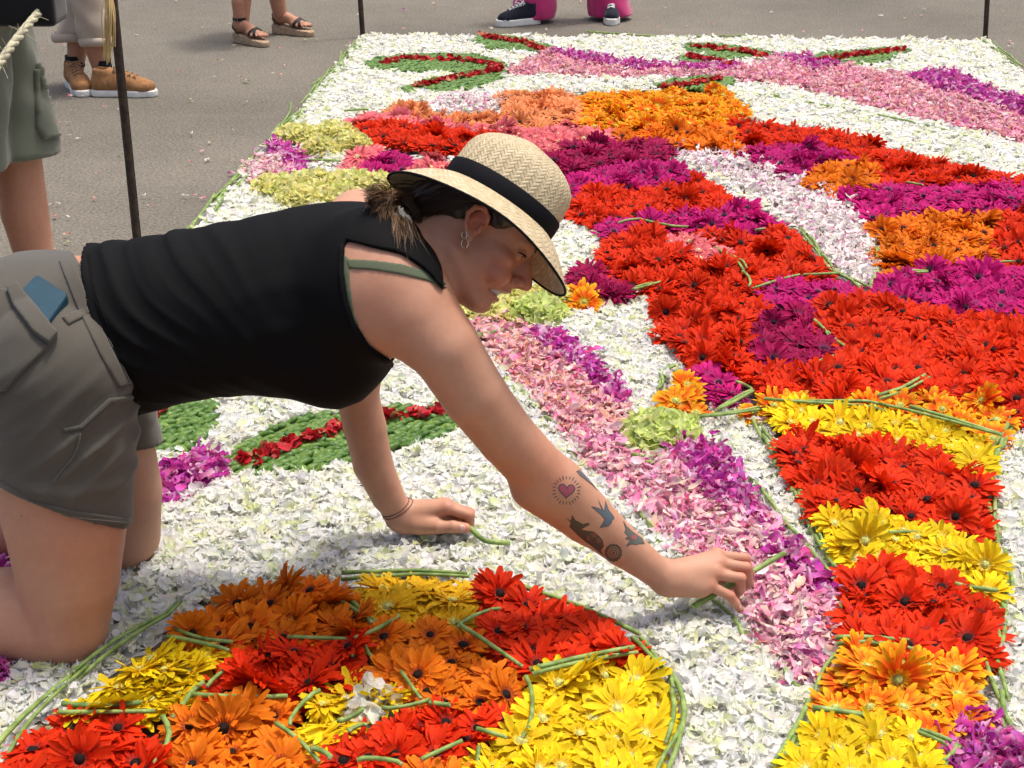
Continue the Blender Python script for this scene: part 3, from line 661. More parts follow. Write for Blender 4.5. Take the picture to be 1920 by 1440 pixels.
ORD = ['first', 'second', 'third', 'fourth', 'fifth', 'sixth', 'seventh', 'eighth', 'ninth', 'tenth', 'eleventh', 'twelfth', 'thirteenth', 'fourteenth', 'fifteenth', 'sixteenth', 'seventeenth', 'eighteenth', 'nineteenth', 'twentieth', 'twenty-first', 'twenty-second', 'twenty-third', 'twenty-fourth']
NUM = ['one', 'two', 'three', 'four', 'five', 'six', 'seven', 'eight', 'nine', 'ten', 'eleven', 'twelve', 'thirteen', 'fourteen', 'fifteen', 'sixteen', 'seventeen', 'eighteen', 'nineteen', 'twenty'] + ['twenty-' + x for x in ('one', 'two', 'three', 'four', 'five', 'six', 'seven', 'eight', 'nine')] + ['thirty']
n_gerb = 0
placed = []
for pi, (col, poly, where, lean) in enumerate(PATCHES):
    gp = ground_pts(poly, .056); lo, hi = gp.min(0), gp.max(0)
    cell = []
    tries = int(max(900, (hi[0] - lo[0]) * (hi[1] - lo[1]) * 30000))
    C_ = np.stack([rng.uniform(lo[0], hi[0], tries), rng.uniform(lo[1], hi[1], tries), np.zeros(tries)], 1)
    HZ = np.array((0, 0, .056))
    ok = reg_at(C_ + HZ) == GER0 + pi
    for mx_, my_ in ((.025, .019), (.014, .009)):
        o2 = ok.copy()
        for dx, dy in ((mx_, 0), (-mx_, 0), (0, my_), (0, -my_)):
            o2 &= reg_at(C_ + (dx, dy, .056)) == GER0 + pi
        if o2.sum() > 12: break
    C_ = C_[o2 if o2.sum() > 3 else ok]
    q = proj(C_)
    md = .037 if col not in ('bicolour',) else .044
    pts = []
    A = np.zeros((0, 2))
    for p in C_:
        if len(A) == 0 or np.min(np.hypot(A[:, 0] - p[0], A[:, 1] - p[1])) > md:
            pts.append(p); A = np.vstack([A, p[:2]])
    pts = sorted(pts, key=lambda p: -p[1])
    gname, gcat = GNAME[col]
    label = GWORD[col] + ' gerbera head ' + where
    grp = GWORD[col] + ' gerberas ' + where
    Q_ = proj(np.array(pts))
    vis = (Q_[:, 0] > -110) & (Q_[:, 0] < 2020) & (Q_[:, 1] < 1560)
    idv = [k_ for k_ in range(len(pts)) if vis[k_]]
    # rows by depth, ordinals from the left: only where the heads show large enough to be counted
    rows = {}
    ys = np.array([p[1] for p in pts])
    if idv:
        y1, y0 = max(ys[k_] for k_ in idv), min(ys[k_] for k_ in idv)
        nrow = max(1, int(round((y1 - y0) / .075)) + (1 if y1 - y0 > .06 else 0))
        for k_ in idv: rows.setdefault(min(nrow - 1, int((y1 - ys[k_]) / max(1e-6, y1 - y0 + 1e-6) * nrow)), []).append(k_)
    name_of = {}
    rk = sorted(rows)
    for ri, rw in enumerate(rk):
        mem = sorted(rows[rw], key=lambda k_: Q_[k_][0])
        rn = '' if len(rk) == 1 else ', back row' if ri == 0 else ', front row' if ri == len(rk) - 1 else ', row ' + NUM[ri] + ' from back'
        for mi, k_ in enumerate(mem):
            od = 'lone' if len(mem) == 1 else 'leftmost' if mi == 0 else 'rightmost' if mi == len(mem) - 1 else ORD[mi] + ' from left' if mi < len(ORD) else 'far along'
            name_of[k_] = od + rn
    for k_, p in enumerate(pts):
        if not vis[k_]: continue
        var = int(rng.integers(0, NV))
        q = Q_[k_]
        dia_px = .1 * (q[1] + 510) * .638
        s = rng.uniform(.74, 1.04)
        nrm = Vector((lean[0] + rng.normal(0, .17), lean[1] * .8 + rng.normal(0, .17), 1)).normalized()
        if rng.random() < .14: nrm = Vector((lean[0] + rng.normal(0, .6), lean[1] + rng.normal(0, .6), .8)).normalized()
        rot = nrm.to_track_quat('Z', 'Y').to_matrix() @ Matrix.Rotation(rng.uniform(0, 6.28), 3, 'Z')
        tilt = math.hypot(nrm.x, nrm.y)
        loc = (p[0], p[1], .024 + .040 * tilt * .6 + rng.uniform(0, .018))
        lb = GWORD[col] + ' gerbera, ' + name_of.get(k_, 'one') + ', ' + where
        LIST.append((dia_px, col, var, loc, rot, s, lb, GWORD[col] + ' gerberas ' + where))
LIST.sort(key=lambda a: -a[0])
count = {}; rest = {}
for dia_px, col, var, loc, rot, s, lb, grp in LIST:
    gname, gcat = GNAME[col]; a, b, c, whole = gerbera_meshes(col, var)
    count[col] = count.get(col, 0) + 1
    if count[col] > 290:
        rest.setdefault(col, []).append((whole, loc, rot, s)); continue
    if dia_px > 62:
        o = link(gname, None)
        for nm, me in (('outer_petals', a), ('inner_petals', b), ('flower_disc', c)): link(nm, me, o)
    else:
        o = link(gname, whole)
    o.location = loc; o.rotation_euler = rot.to_euler(); o.scale = (s * rng.uniform(.93, 1.07), s * rng.uniform(.93, 1.07), s * rng.uniform(.7, 1.25))
    if len(lb.split()) > 16: lb = lb.replace(' from left', '').replace(' from back', '')
    if len(lb.split()) > 16: print('LONG', lb)
    tag(o, lb, gcat, grp)
for col, ls in rest.items():       # beyond the limit: one object for the smallest ones far back
    V_, C_, F_, M_, off = [], [], [], [], 0
    for me, loc, rot, s in ls:
        n = len(me.vertices); co = np.zeros(n * 3, np.float32); me.vertices.foreach_get('co', co)
        cc = np.zeros(n * 4, np.float32); me.color_attributes['Col'].data.foreach_get('color', cc)
        V_.append((co.reshape(-1, 3) * s) @ np.array(rot).T + np.array(loc)); C_.append(cc.reshape(-1, 4)[:, :3] * rng.uniform(.9, 1.06))
        for p in me.polygons: F_.append(tuple(i_ + off for i_ in p.vertices)); M_.append(p.material_index)
        off += n
    o = link(GNAME[col][0] + 's', mesh_from(GNAME[col][0] + 's', np.concatenate(V_), F_, [M_ger, M_disc], True, np.concatenate(C_), None, M_))
    tag(o, GWORD[col] + ' gerberas massed in the far part of the carpet', 'flowers', None, 'stuff')
print('GERBERAS', len(LIST), count)

# ================================================================== stems that outline the drawing
M_stem = simple_mat('flower_stem', (.17, .29, .055), 0.5, 0.3, 45, 0.45, 0.35, 220, col2=(.30, .42, .12))
M_stemcut = simple_mat('stem_cut', (.45, .50, .25), 0.7, 0.2)
STEM_LEN = .14
def stem_mesh(pts, rad):
    V, F = tube_geo(pts, np.linspace(rad * 1.05, rad * .9, len(pts)) * (1 + rng.normal(0, .04, len(pts))), 8, True)
    mi = [0] * (len(F) - 2) + [1, 1]
    return mesh_from('flower_stem', V, F, [M_stem, M_stemcut], True, None, None, mi)
STEMS = [
 # outline, words, how many side by side, stem length, height
 ([(678, 78), (640, 120), (600, 165), (560, 215), (525, 250), (470, 310), (420, 368), (366, 436)], 'along the left carpet edge', 5, .36, .02),
 ([(1852, 82), (1880, 102), (1918, 132)], 'along the right carpet edge', 3, .3, .02),
 ([(1100, 67), (1250, 68), (1400, 70)], 'along the far carpet edge', 1, .4, .02),
 ([(2, 1422), (32, 1374), (72, 1330), (127, 1280), (183, 1232), (240, 1194), (325, 1156), (342, 1140)], 'along the left outline of the near shield', 2, .30, .040),
 ([(640, 1086), (720, 1081), (790, 1078), (880, 1081)], 'on the top edge of the near shield', 2, .26, .045),
 ([(942, 1094), (1042, 1126), (1122, 1156), (1196, 1196)], 'on the upper right edge of the near shield', 1, .26, .040),
 ([(1202, 1198), (1234, 1243), (1266, 1275), (1275, 1330), (1267, 1391), (1241, 1446), (1230, 1500)], 'along the right outline of the near shield', 2, .13, .045),
 ([(640, 1125), (700, 1175)], 'between orange and golden blocks of the shield', 2, .14, .05),
 ([(668, 1203), (750, 1158)], 'pointing up right at a stem crossing in the shield', 1, .14, .06),
 ([(540, 1200), (665, 1204)], 'level above the inner red block', 1, .14, .05),
 ([(670, 1203), (662, 1235)], 'short below the stem crossing', 1, .1, .05),
 ([(676, 1203), (692, 1238)], 'short and slanting below the stem crossing', 1, .1, .05),
 ([(855, 1175), (930, 1140)], 'between golden and red blocks of the shield', 1, .14, .055),
 ([(855, 1178), (900, 1205), (980, 1258)], 'between centre and upper right block', 1, .14, .05),
 ([(996, 1265), (1100, 1240), (1192, 1222)], 'under the upper right red block', 2, .20, .06),
 ([(1000, 1278), (1000, 1320), (1002, 1390)], 'upright at the left of the big yellow block', 1, .12, .05),
 ([(112, 1336), (200, 1334), (292, 1335)], 'below the left yellow block', 2, .22, .06),
 ([(320, 1193), (380, 1210), (435, 1222)], 'broad and dark above the left yellow block', 2, .22, .055),
 ([(450, 1235), (380, 1292)], 'leaning at the left of the inner red block', 1, .12, .055),
 ([(372, 1283), (345, 1322), (315, 1345)], 'right of the left yellow block', 1, .12, .055),
 ([(352, 1307), (450, 1313), (540, 1315)], 'below the inner red block', 1, .16, .055),
 ([(318, 1355), (322, 1390), (308, 1440)], 'upright between red and orange bottom blocks', 1, .12, .055),
 ([(588, 1298), (536, 1362)], 'slanting left of the middle yellow block', 1, .13, .06),
 ([(524, 1358), (560, 1392), (600, 1432)], 'slanting down to the bottom edge', 1, .13, .06),
 ([(752, 1260), (788, 1318)], 'slanting right of the middle yellow block', 1, .12, .06),
 ([(718, 1335), (805, 1314)], 'thick one right of the white petal heap', 1, .12, .065),
 ([(640, 1362), (684, 1338)], 'left of the white petal heap', 1, .12, .065),
 ([(655, 1372), (684, 1362)], 'short below the white petal heap', 1, .12, .06),
 ([(805, 1320), (845, 1326)], 'short beside the shield centre', 1, .12, .06),
 ([(590, 1405), (625, 1422)], 'short in the lower red block', 1, .12, .07),
 ([(672, 1425), (755, 1434)], 'level at the bottom of the shield', 1, .14, .065),
 ([(792, 1433), (866, 1400)], 'slanting at the bottom of the shield', 1, .14, .07),
 ([(893, 1377), (950, 1392)], 'short left of the big yellow block', 1, .12, .065),
 ([(893, 1405), (894, 1440)], 'upright at the bottom edge of the picture', 1, .12, .065),
 # right column
 ([(1860, 800), (1880, 770), (1895, 795), (1868, 850), (1860, 880)], 'right of the topmost two tone row', 2, .12, .035),
 ([(1848, 882), (1856, 930), (1866, 990), (1874, 1020)], 'right of the upper red block', 2, .13, .03),
 ([(1872, 1035), (1886, 1090), (1884, 1160), (1880, 1215)], 'right of the lower red block', 2, .12, .03),
 ([(1850, 1238), (1866, 1290), (1878, 1350), (1900, 1400)], 'right of the two tone block', 2, .13, .03),
 ([(1418, 790), (1440, 830), (1462, 875), (1490, 915), (1510, 965), (1530, 1000), (1552, 1040), (1565, 1072)], 'left of the upper red block', 2, .12, .03),
 ([(1578, 1130), (1580, 1165), (1584, 1200)], 'left of the lower red block', 1, .10, .03),
 ([(1566, 1202), (1640, 1204), (1725, 1212)], 'on top of the two tone block', 2, .15, .05),
 ([(1572, 1222), (1545, 1255), (1520, 1300)], 'left of the two tone block', 1, .10, .035),
 ([(1524, 1330), (1590, 1340), (1680, 1356)], 'on top of the bottom yellow block', 2, .17, .05),
 ([(1528, 1322), (1500, 1370), (1478, 1400), (1450, 1440)], 'left of the bottom yellow block', 2, .12, .035),
 ([(1690, 1370), (1780, 1402)], 'right of the bottom yellow block', 2, .15, .045),
 ([(1796, 1403), (1765, 1438)], 'at the bottom right corner block', 2, .12, .04),
 ([(1432, 758), (1520, 758), (1620, 757), (1700, 772), (1790, 795), (1878, 820)], 'on top of the first yellow row', 2, .22, .062),
 ([(1345, 775), (1410, 738)], 'left of the topmost two tone row', 2, .16, .045),
 ([(1310, 785), (1380, 778), (1450, 765)], 'left end of the first yellow row', 2, .16, .045),
 ([(1640, 748), (1690, 735), (1738, 710)], 'below the wide red field', 2, .16, .06),
 ([(1655, 1000), (1720, 1000), (1800, 1030)], 'below the upper red block', 1, .2, .05),
 ([(1790, 1102), (1870, 1116)], 'above the lower red block', 1, .14, .05),
 # ribbon outlines
 ([(1385, 875), (1430, 925), (1470, 985), (1510, 1030), (1545, 1070), (1570, 1110)], 'right of the pink ribbon', 1, .16, .026),
 ([(1180, 940), (1215, 985), (1240, 1025), (1275, 1050)], 'left of the pink ribbon beside the forearm', 1, .14, .026),
 ([(1340, 1125), (1375, 1160), (1400, 1195)], 'left of the pink ribbon below the hand', 1, .12, .026),
 ([(1460, 1250), (1492, 1295)], 'at the lower tip of the pink ribbon', 1, .12, .026),
 ([(930, 690), (980, 745), (1040, 800)], 'left of the pink ribbon under the arm', 1, .15, .024),
 ([(1240, 735), (1245, 700), (1258, 690)], 'left of the upper two tone pair', 2, .1, .03),
 ([(1185, 862), (1215, 866), (1250, 866)], 'under the green hydrangea', 3, .1, .035),
 ([(1322, 790), (1300, 800)], 'right of the green hydrangea', 1, .1, .03),
 # inside the big fields
 ([(1575, 520), (1485, 522), (1412, 545)], 'under the red block left of the lilac tip', 1, .2, .055),
 ([(1400, 515), (1412, 542)], 'short in the red field', 1, .12, .06),
 ([(1345, 470), (1390, 495), (1400, 510)], 'beside the pink cluster', 2, .14, .06),
 ([(1500, 430), (1540, 480), (1560, 515), (1600, 530), (1630, 552)], 'left of the lilac ribbon', 2, .16, .035),
 ([(1650, 470), (1645, 510), (1632, 550)], 'right of the lilac ribbon', 2, .16, .035),
 ([(1160, 425), (1190, 413), (1250, 427), (1290, 430)], 'between red and magenta strips', 1, .2, .055),
 ([(1060, 385), (1085, 378)], 'at the hat front', 2, .12, .04),
 ([(1185, 545), (1235, 530)], 'below the red field near the face', 2, .16, .05),
 ([(1525, 605), (1545, 622), (1575, 650), (1590, 655)], 'right of the crimson block', 1, .12, .055),
 ([(1528, 682), (1570, 668)], 'below the crimson block', 1, .13, .055),
 ([(1415, 432), (1490, 432)], 'under the magenta strip', 1, .2, .05),
 ([(1380, 720), (1410, 735)], 'below the red field left', 1, .13, .05),
 ([(1680, 512), (1740, 512)], 'under the large orange patch', 2, .16, .055),
 ([(1860, 495), (1900, 490)], 'right of the large orange patch', 1, .16, .055),
 ([(1700, 345), (1730, 352)], 'far right between orange and magenta', 1, .14, .055),
 ([(640, 306), (570, 304)], 'left of the pink pair', 2, .22, .03),
 ([(870, 205), (885, 215)], 'across the pale lilac petals', 1, .12, .04),
 ([(645, 212), (690, 208)], 'at the left end of the far pink streak', 1, .16, .03),
 ([(1380, 170), (1500, 192), (1600, 208), (1720, 235), (1850, 268)], 'under the far pink ribbon', 1, .22, .022),
 ([(895, 632), (960, 620)], 'under the chin', 2, .16, .03),
 ([(760, 335), (780, 322)], 'beside the hat brim', 1, .12, .06),
]
n_stem = 0
TENS = ['', '', 'twenty', 'thirty', 'forty', 'fifty', 'sixty', 'seventy']
ALL_ORD = ORD[:20] + [TENS[n_ // 10] + '-' + ORD[n_ % 10 - 1] if n_ % 10 else TENS[n_ // 10][:-1] + 'ieth' for n_ in range(21, 79)]
for pts, words, multi, slen, hz in STEMS:
    line = ground_pts(pts, hz); line[:, 2] = 0
    seg = np.linalg.norm(np.diff(line, axis=0), axis=1); tot = seg.sum()
    cum = np.concatenate([[0], np.cumsum(seg)])
    def at(s):
        s = np.clip(s, 0, tot); i = min(np.searchsorted(cum, s, 'right') - 1, len(seg) - 1)
        return line[i] + (line[i + 1] - line[i]) * ((s - cum[i]) / seg[i])
    k = max(1, int(round(tot / slen)))
    L_ = tot / k
    mine = []
    for j in range(multi):
        off = (j - (multi - 1) / 2) * .0115
        ph = 0 if j == 0 else rng.uniform(-.35, .35) * L_
        for i in range(k):
            s0, s1 = i * L_ + ph - .012, (i + 1) * L_ + ph + .012
            if multi > 1 and (s1 < .04 or s0 > tot - .04): continue
            s0, s1 = max(-.01, s0), min(tot + .01, s1)
            p = [at(s0 + (s1 - s0) * f) for f in np.linspace(0, 1, 6)]
            p[0] = p[1] + (p[0] - p[1]); d = p[-1] - p[0]; d = d / (np.linalg.norm(d) + 1e-9)
            nrm = np.array([-d[1], d[0], 0])
            q = np.array(p) + nrm * (off * (1 + rng.normal(0, .3)) + rng.normal(0, .002))
            yaw = rng.normal(0, .03 if multi < 4 else .10)
            tt = np.linspace(-.5, .5, 6)[:, None]
            q = q + nrm * tt * yaw * (s1 - s0) + nrm * (tt ** 2) * rng.normal(0, .02)
            q[:, 2] = hz + .003 + rng.uniform(0, .007) + rng.normal(0, .03) * tt[:, 0] * (s1 - s0)
            rad = rng.uniform(.0033, .0046)
            mine.append((s0 + s1 + .001 * j, link('flower_stem', stem_mesh(q, rad))))
            n_stem += 1
    du, dv = pts[-1][0] - pts[0][0], pts[-1][1] - pts[0][1]
    if abs(du) > 1.3 * abs(dv): rev, endw = du < 0, 'left'
    else: rev, endw = dv < 0, 'far end'
    mine.sort(key=lambda a: -a[0] if rev else a[0])
    for i, (_, o) in enumerate(mine):
        if len(mine) == 1: lb = 'cut green flower stem lying ' + words
        else: lb = 'cut green flower stem, ' + (ORD[i] if i < len(ORD) else ALL_ORD[i]) + ' from ' + endw + ', ' + words
        if len(lb.split()) > 16: lb = lb.replace('cut green flower stem', 'green stem')
        if len(lb.split()) > 16: print('LONG', lb)
        tag(o, lb, 'flower stem', 'cut stems ' + words if len(mine) > 1 else None)
print('STEMS', n_stem)

# ================================================================== green leaf motifs made of overlapping buds
M_bud = petal_mat('green_bud', 0.10, 0.42, 0.3, 0.25, 0.0, 160)
M_redp = petal_mat('red_petal', 0.25, 0.5, 0.25, 0.12)
def bud_template(seed):
    r = np.random.default_rng(seed); V, F = [], []
    nu, nv_ = 6, 6
    for i in range(nu + 1):
        t = i / nu; rr = math.sin(math.pi * (t * .92 + .05)) ** .75 * (1.0 + .28 * math.cos(6.0 * t + seed))
        for k in range(nv_):
            a = 2 * math.pi * k / nv_
            V.append(((t - .5) * .036, .0112 * rr * math.cos(a), .0095 * rr * math.sin(a) + .003 * math.sin(3 * t + seed) + .004 * t))
    for i in range(nu):
        for k in range(nv_):
            F.append((i * nv_ + k, i * nv_ + (k + 1) % nv_, (i + 1) * nv_ + (k + 1) % nv_, (i + 1) * nv_ + k))
    V = np.array(V); t = np.repeat(np.linspace(0, 1, nu + 1), nv_)
    C = np.outer(1 - t, (.20, .33, .07)) + np.outer(t, (.055, .14, .028))
    return V, np.array(F), C, t
BT = [bud_template(s) for s in range(6)]
BM = [mesh_from('bud', v, f, [M_bud], True, c) for v, f, c, t in BT]
BM += [mesh_from('bud', v, f, [M_bud], True, c * (1.25, 1.12, 1.1)) for v, f, c, t in BT[:3]] + [mesh_from('bud', v, f, [M_bud], True, c * (.75, .8, .7)) for v, f, c, t in BT[:3]]
for li, (nm, poly, reds) in enumerate(LEAVES):
    gp = ground_pts(poly, .02); lo, hi = gp.min(0), gp.max(0)
    root = link('leaf_motif', None, None, tuple(gp.mean(0)))
    words = {'far left folded': 'folded green leaf shape laid near the far left corner, red line on both lobes', 'far': 'green leaf shape at the tip of the far pink ribbon',
             'far right upper': 'green leaf shape above the far pink ribbon, touching the back white border', 'far right lower': 'short green leaf shape lying against the far purple petals',
             'far rightmost': 'green leaf shape nearest the far right corner post', 'far centre': 'small green leaf shape above the golden gerbera patch',
             'near': 'large green leaf shape of buds with red petal midrib, behind the supporting arm', 'near left': 'green leaf shape of buds partly hidden behind the kneeling thighs'}[nm]
    tag(root, words, 'leaf motif', 'green leaf shapes of buds with red midribs')
    off = np.array(root.location)
    isnear = nm.startswith('near')
    dx, dy = (.0235, .0165) if isnear else (.0225, .016)
    pl = []
    row = 0; y = lo[1]
    while y < hi[1]:
        x = lo[0] + (row % 2) * dx * .5
        while x < hi[0]:
            pl.append((x + rng.normal(0, .002), y + rng.normal(0, .0018), 0)); x += dx
        y += dy; row += 1
    pl = np.array(pl); pl = pl[reg_at(pl + (0, 0, .02)) == LEAF0 + li]
    qv = proj(pl); cnt = 0
    order = np.argsort(-qv[:, 1])
    VS, FS, CS, vo = [], [], [], 0
    for n_, i in enumerate(order):
        p = pl[i]; k = int(rng.integers(0, len(BM))); yaw = rng.normal(0.12, .35) + (math.pi if rng.random() < .1 else 0)
        rot = Matrix.Rotation(yaw, 3, 'Z') @ Matrix.Rotation(rng.normal(-.22, .12), 3, 'Y') @ Matrix.Rotation(rng.normal(0, .3), 3, 'X')
        s = rng.uniform(.85, 1.2); z = .018 + rng.uniform(0, .007)
        if isnear and n_ < 300 and -20 < qv[i, 0] < 1940:
            o = link('bud', BM[k], root); o.location = (p[0] - off[0], p[1] - off[1], z - off[2]); o.rotation_euler = rot.to_euler(); o.scale = (s, s, s)
        else:
            v, f, c, t = BT[k % 6]
            VS.append((v * s) @ np.array(rot).T + np.array((p[0] - off[0], p[1] - off[1], z - off[2]))); FS.append(f + vo); CS.append(c * rng.uniform(.8, 1.2)); vo += len(v)
    if VS:
        o = link('buds', mesh_from('buds', np.concatenate(VS), np.concatenate(FS), [M_bud], True, np.concatenate(CS)), root); o['kind'] = 'stuff'
    P = []
    for rl in reds:
        gl = ground_pts(rl, .035); gl[:, 2] = 0
        m = int(max(60, np.linalg.norm(np.diff(gl, axis=0), axis=1).sum() * (300 if isnear else 330)))
        L_ = spline(gl, m); P.append(L_ + np.stack([rng.normal(0, .012, m), rng.normal(0, .011, m), rng.uniform(.028, .045, m)], 1))
    P = np.concatenate(P) ; m = len(P)
    o = scatter('red_petals', P - off, T_frill, rng.uniform(.8, 1.25, m), np.abs(rng.normal(.7, .4, m)), palette(m, [(.45, .30, .12), (.35, .02, .02)], [.2, .8]), palette(m, [(.62, .014, .03), (.45, .01, .02)], [.7, .3]), M_redp, None, None, None, root)

# ================================================================== yellow green hydrangea heads
M_hyd = petal_mat('hydrangea_petal', 0.45, 0.6, 0.10, 0.10)
T_hyd = [petal_template(rng.uniform(.030, .046), rng.uniform(.018, .032), 4, 3, rng.uniform(-.6, .7), rng.uniform(.10, .22), s + 200, rng.uniform(-.1, .5)) for s in range(10)]
HYD = [(1238, 812, .074, 'g', 'single pale green hydrangea head beside the pink ribbon'),
       (905, 588, .06, 'y', 'pale yellow hydrangea head just under the chin'), (958, 566, .062, 'y', 'pale yellow hydrangea head under the nose'), (1008, 588, .066, 'g', 'yellow green hydrangea head right of the chin'), (1030, 560, .05, 'y', 'small pale yellow hydrangea head below the hat brim front'),
       (560, 256, .075, 'y', 'yellow hydrangea head nearest the left carpet edge stems'), (628, 250, .07, 'y', 'yellow hydrangea head below the far pink gerbera streak'), (660, 272, .06, 'y', 'yellow hydrangea head just above the pink gerbera pair'), (600, 282, .055, 'y', 'small yellow hydrangea head above a white petal gap'),
       (520, 352, .075, 'y', 'yellow hydrangea head beside the pale rose petals'), (585, 345, .08, 'y', 'yellow hydrangea head behind the back of the black top'), (655, 345, .08, 'y', 'yellow hydrangea head behind the ponytail'), (712, 350, .07, 'y', 'yellow hydrangea head touching the hair under the brim'), (560, 375, .06, 'y', 'low yellow hydrangea head over the shoulder blade'), (640, 372, .06, 'y', 'yellow hydrangea head right behind the bare shoulder')]
for (u_, v_, rad, kd, lb) in HYD:
    c0 = G(u_, v_, .035); rad *= 1.18
    n = 320
    th = rng.uniform(0, 2 * np.pi, n); rr = rad * np.sqrt(rng.uniform(0, 1, n))
    P = np.stack([rr * np.cos(th), rr * np.sin(th) * .95, .020 + .050 * np.sqrt(np.clip(1 - (rr / rad) ** 2, 0, 1)) * rng.uniform(.6, 1.1, n)], 1)
    if kd == 'g': ct, cb = palette(n, [(.78, .84, .42), (.70, .80, .30), (.83, .86, .55)], [.5, .3, .2], .06), palette(n, [(.62, .74, .20), (.7, .76, .30)], [.6, .4], .06)
    else: ct, cb = palette(n, [(.84, .81, .42), (.82, .78, .34), (.85, .84, .58), (.76, .66, .34)], [.45, .25, .24, .06], .05), palette(n, [(.74, .76, .26), (.80, .74, .28)], [.5, .5], .06)
    o = scatter('hydrangea_head', P, T_hyd, rng.uniform(.7, 1.1, n), np.abs(rng.normal(.75, .45, n)), cb, ct, M_hyd, lb, 'hydrangea', 'yellow green hydrangea heads in the carpet', None, None)
    o.location = (c0[0], c0[1], 0)
# ================================================================== smooth bodies: a distance field meshed by surface nets
class Field:
    def __init__(s, lo, hi, h):
        s.lo = np.asarray(lo, float); s.h = h
        s.n = np.ceil((np.asarray(hi, float) - s.lo) / h).astype(int) + 1
        s.D = np.full(s.n, 0.2, np.float32)
    def box(s, lo, hi):
        a = np.clip(np.floor((np.asarray(lo) - s.lo) / s.h).astype(int), 0, s.n)
        b = np.clip(np.ceil((np.asarray(hi) - s.lo) / s.h).astype(int) + 1, 0, s.n)
        if np.any(b <= a): return None
        sl = tuple(slice(i, j) for i, j in zip(a, b))
        g = [s.lo[k] + s.h * np.arange(a[k], b[k]) for k in range(3)]
        return sl, g[0][:, None, None].astype(np.float32), g[1][None, :, None].astype(np.float32), g[2][None, None, :].astype(np.float32)
    def _put(s, sl, d, k, op):
        A = s.D[sl]
        if op == 'add':
            if k > 0:
                hh = np.clip(0.5 + 0.5 * (A - d) / k, 0, 1)
                s.D[sl] = A * (1 - hh) + d * hh - k * hh * (1 - hh)
            else: s.D[sl] = np.minimum(A, d)
        elif op == 'sub':
            d = -d
            if k > 0:
                hh = np.clip(0.5 - 0.5 * (A - d) / k, 0, 1)
                s.D[sl] = A * (1 - hh) + d * hh + k * hh * (1 - hh)
            else: s.D[sl] = np.maximum(A, d)
        elif op == 'and':
            if k > 0:
                hh = np.clip(0.5 - 0.5 * (A - d) / k, 0, 1)
                s.D[sl] = A * (1 - hh) + d * hh + k * hh * (1 - hh)
            else: s.D[sl] = np.maximum(A, d)
    def cone(s, a, b, ra, rb, k=0.02, op='add', grow=0.0):
        a = np.asarray(a, float); b = np.asarray(b, float); ra += grow; rb += grow
        m = 0.03 + k
        bx = s.box(np.minimum(a - ra, b - rb) - m, np.maximum(a + ra, b + rb) + m)
        if bx is None: return
        sl, X, Y, Z = bx
        ba = b - a; l2 = ba @ ba + 1e-12; rr = ra - rb; a2 = max(l2 - rr * rr, 1e-9); il2 = 1 / l2
        px, py, pz = X - a[0], Y - a[1], Z - a[2]
        y = px * ba[0] + py * ba[1] + pz * ba[2]; z = y - l2
        qx, qy, qz = px * l2 - ba[0] * y, py * l2 - ba[1] * y, pz * l2 - ba[2] * y
        x2 = qx * qx + qy * qy + qz * qz
        y2 = y * y * l2; z2 = z * z * l2
        kk = np.sign(rr) * rr * rr * x2
        d = (np.sqrt(x2 * a2 * il2) + y * rr) * il2 - ra
        d = np.where(np.sign(z) * a2 * z2 > kk, np.sqrt(x2 + z2) * il2 - rb, d)
        d = np.where(np.sign(y) * a2 * y2 < kk, np.sqrt(x2 + y2) * il2 - ra, d)
        s._put(sl, d.astype(np.float32), k, op)
    def chain(s, pts, rad, k=0.02, op='add', grow=0.0, soft=False):
        k = min(k, .004) if (op == 'add' and not soft) else k
        for i in range(len(pts) - 1): s.cone(pts[i], pts[i + 1], rad[i], rad[i + 1], k, op, grow)
    def ell(s, c, r, M=None, k=0.02, op='add', grow=0.0):
        """ellipsoid; M rows are its axes"""
        c = np.asarray(c, float); r = np.asarray(r, float) + grow; m = r.max() + 0.03 + k
        bx = s.box(c - m, c + m)
        if bx is None: return
        sl, X, Y, Z = bx
        px, py, pz = X - c[0], Y - c[1], Z - c[2]
        if M is not None:
            M = np.asarray(M, float)
            px, py, pz = (M[0, 0] * px + M[0, 1] * py + M[0, 2] * pz, M[1, 0] * px + M[1, 1] * py + M[1, 2] * pz, M[2, 0] * px + M[2, 1] * py + M[2, 2] * pz)
        k0 = np.sqrt((px / r[0]) ** 2 + (py / r[1]) ** 2 + (pz / r[2]) ** 2)
        k1 = np.sqrt((px / r[0] ** 2) ** 2 + (py / r[1] ** 2) ** 2 + (pz / r[2] ** 2) ** 2) + 1e-9
        s._put(sl, (k0 * (k0 - 1) / k1).astype(np.float32), k, op)
    def func(s, lo, hi, f, k=0.0, op='add'):
        bx = s.box(lo, hi)
        if bx is None: return
        sl, X, Y, Z = bx
        X, Y, Z = np.broadcast_arrays(X, Y, Z)
        s._put(sl, f(X, Y, Z).astype(np.float32), k, op)
    def plane(s, p, n, k=0.0):
        """keep the side the normal does not point to"""
        n = np.asarray(n, float); n = n / np.linalg.norm(n); p = np.asarray(p, float)
        sl, X, Y, Z = s.box(s.lo, s.lo + s.h * s.n)
        s._put(sl, ((X - p[0]) * n[0] + (Y - p[1]) * n[1] + (Z - p[2]) * n[2]).astype(np.float32), k, 'and')
    def shell(s, th):
        s.D = np.maximum(s.D, -(s.D + th))
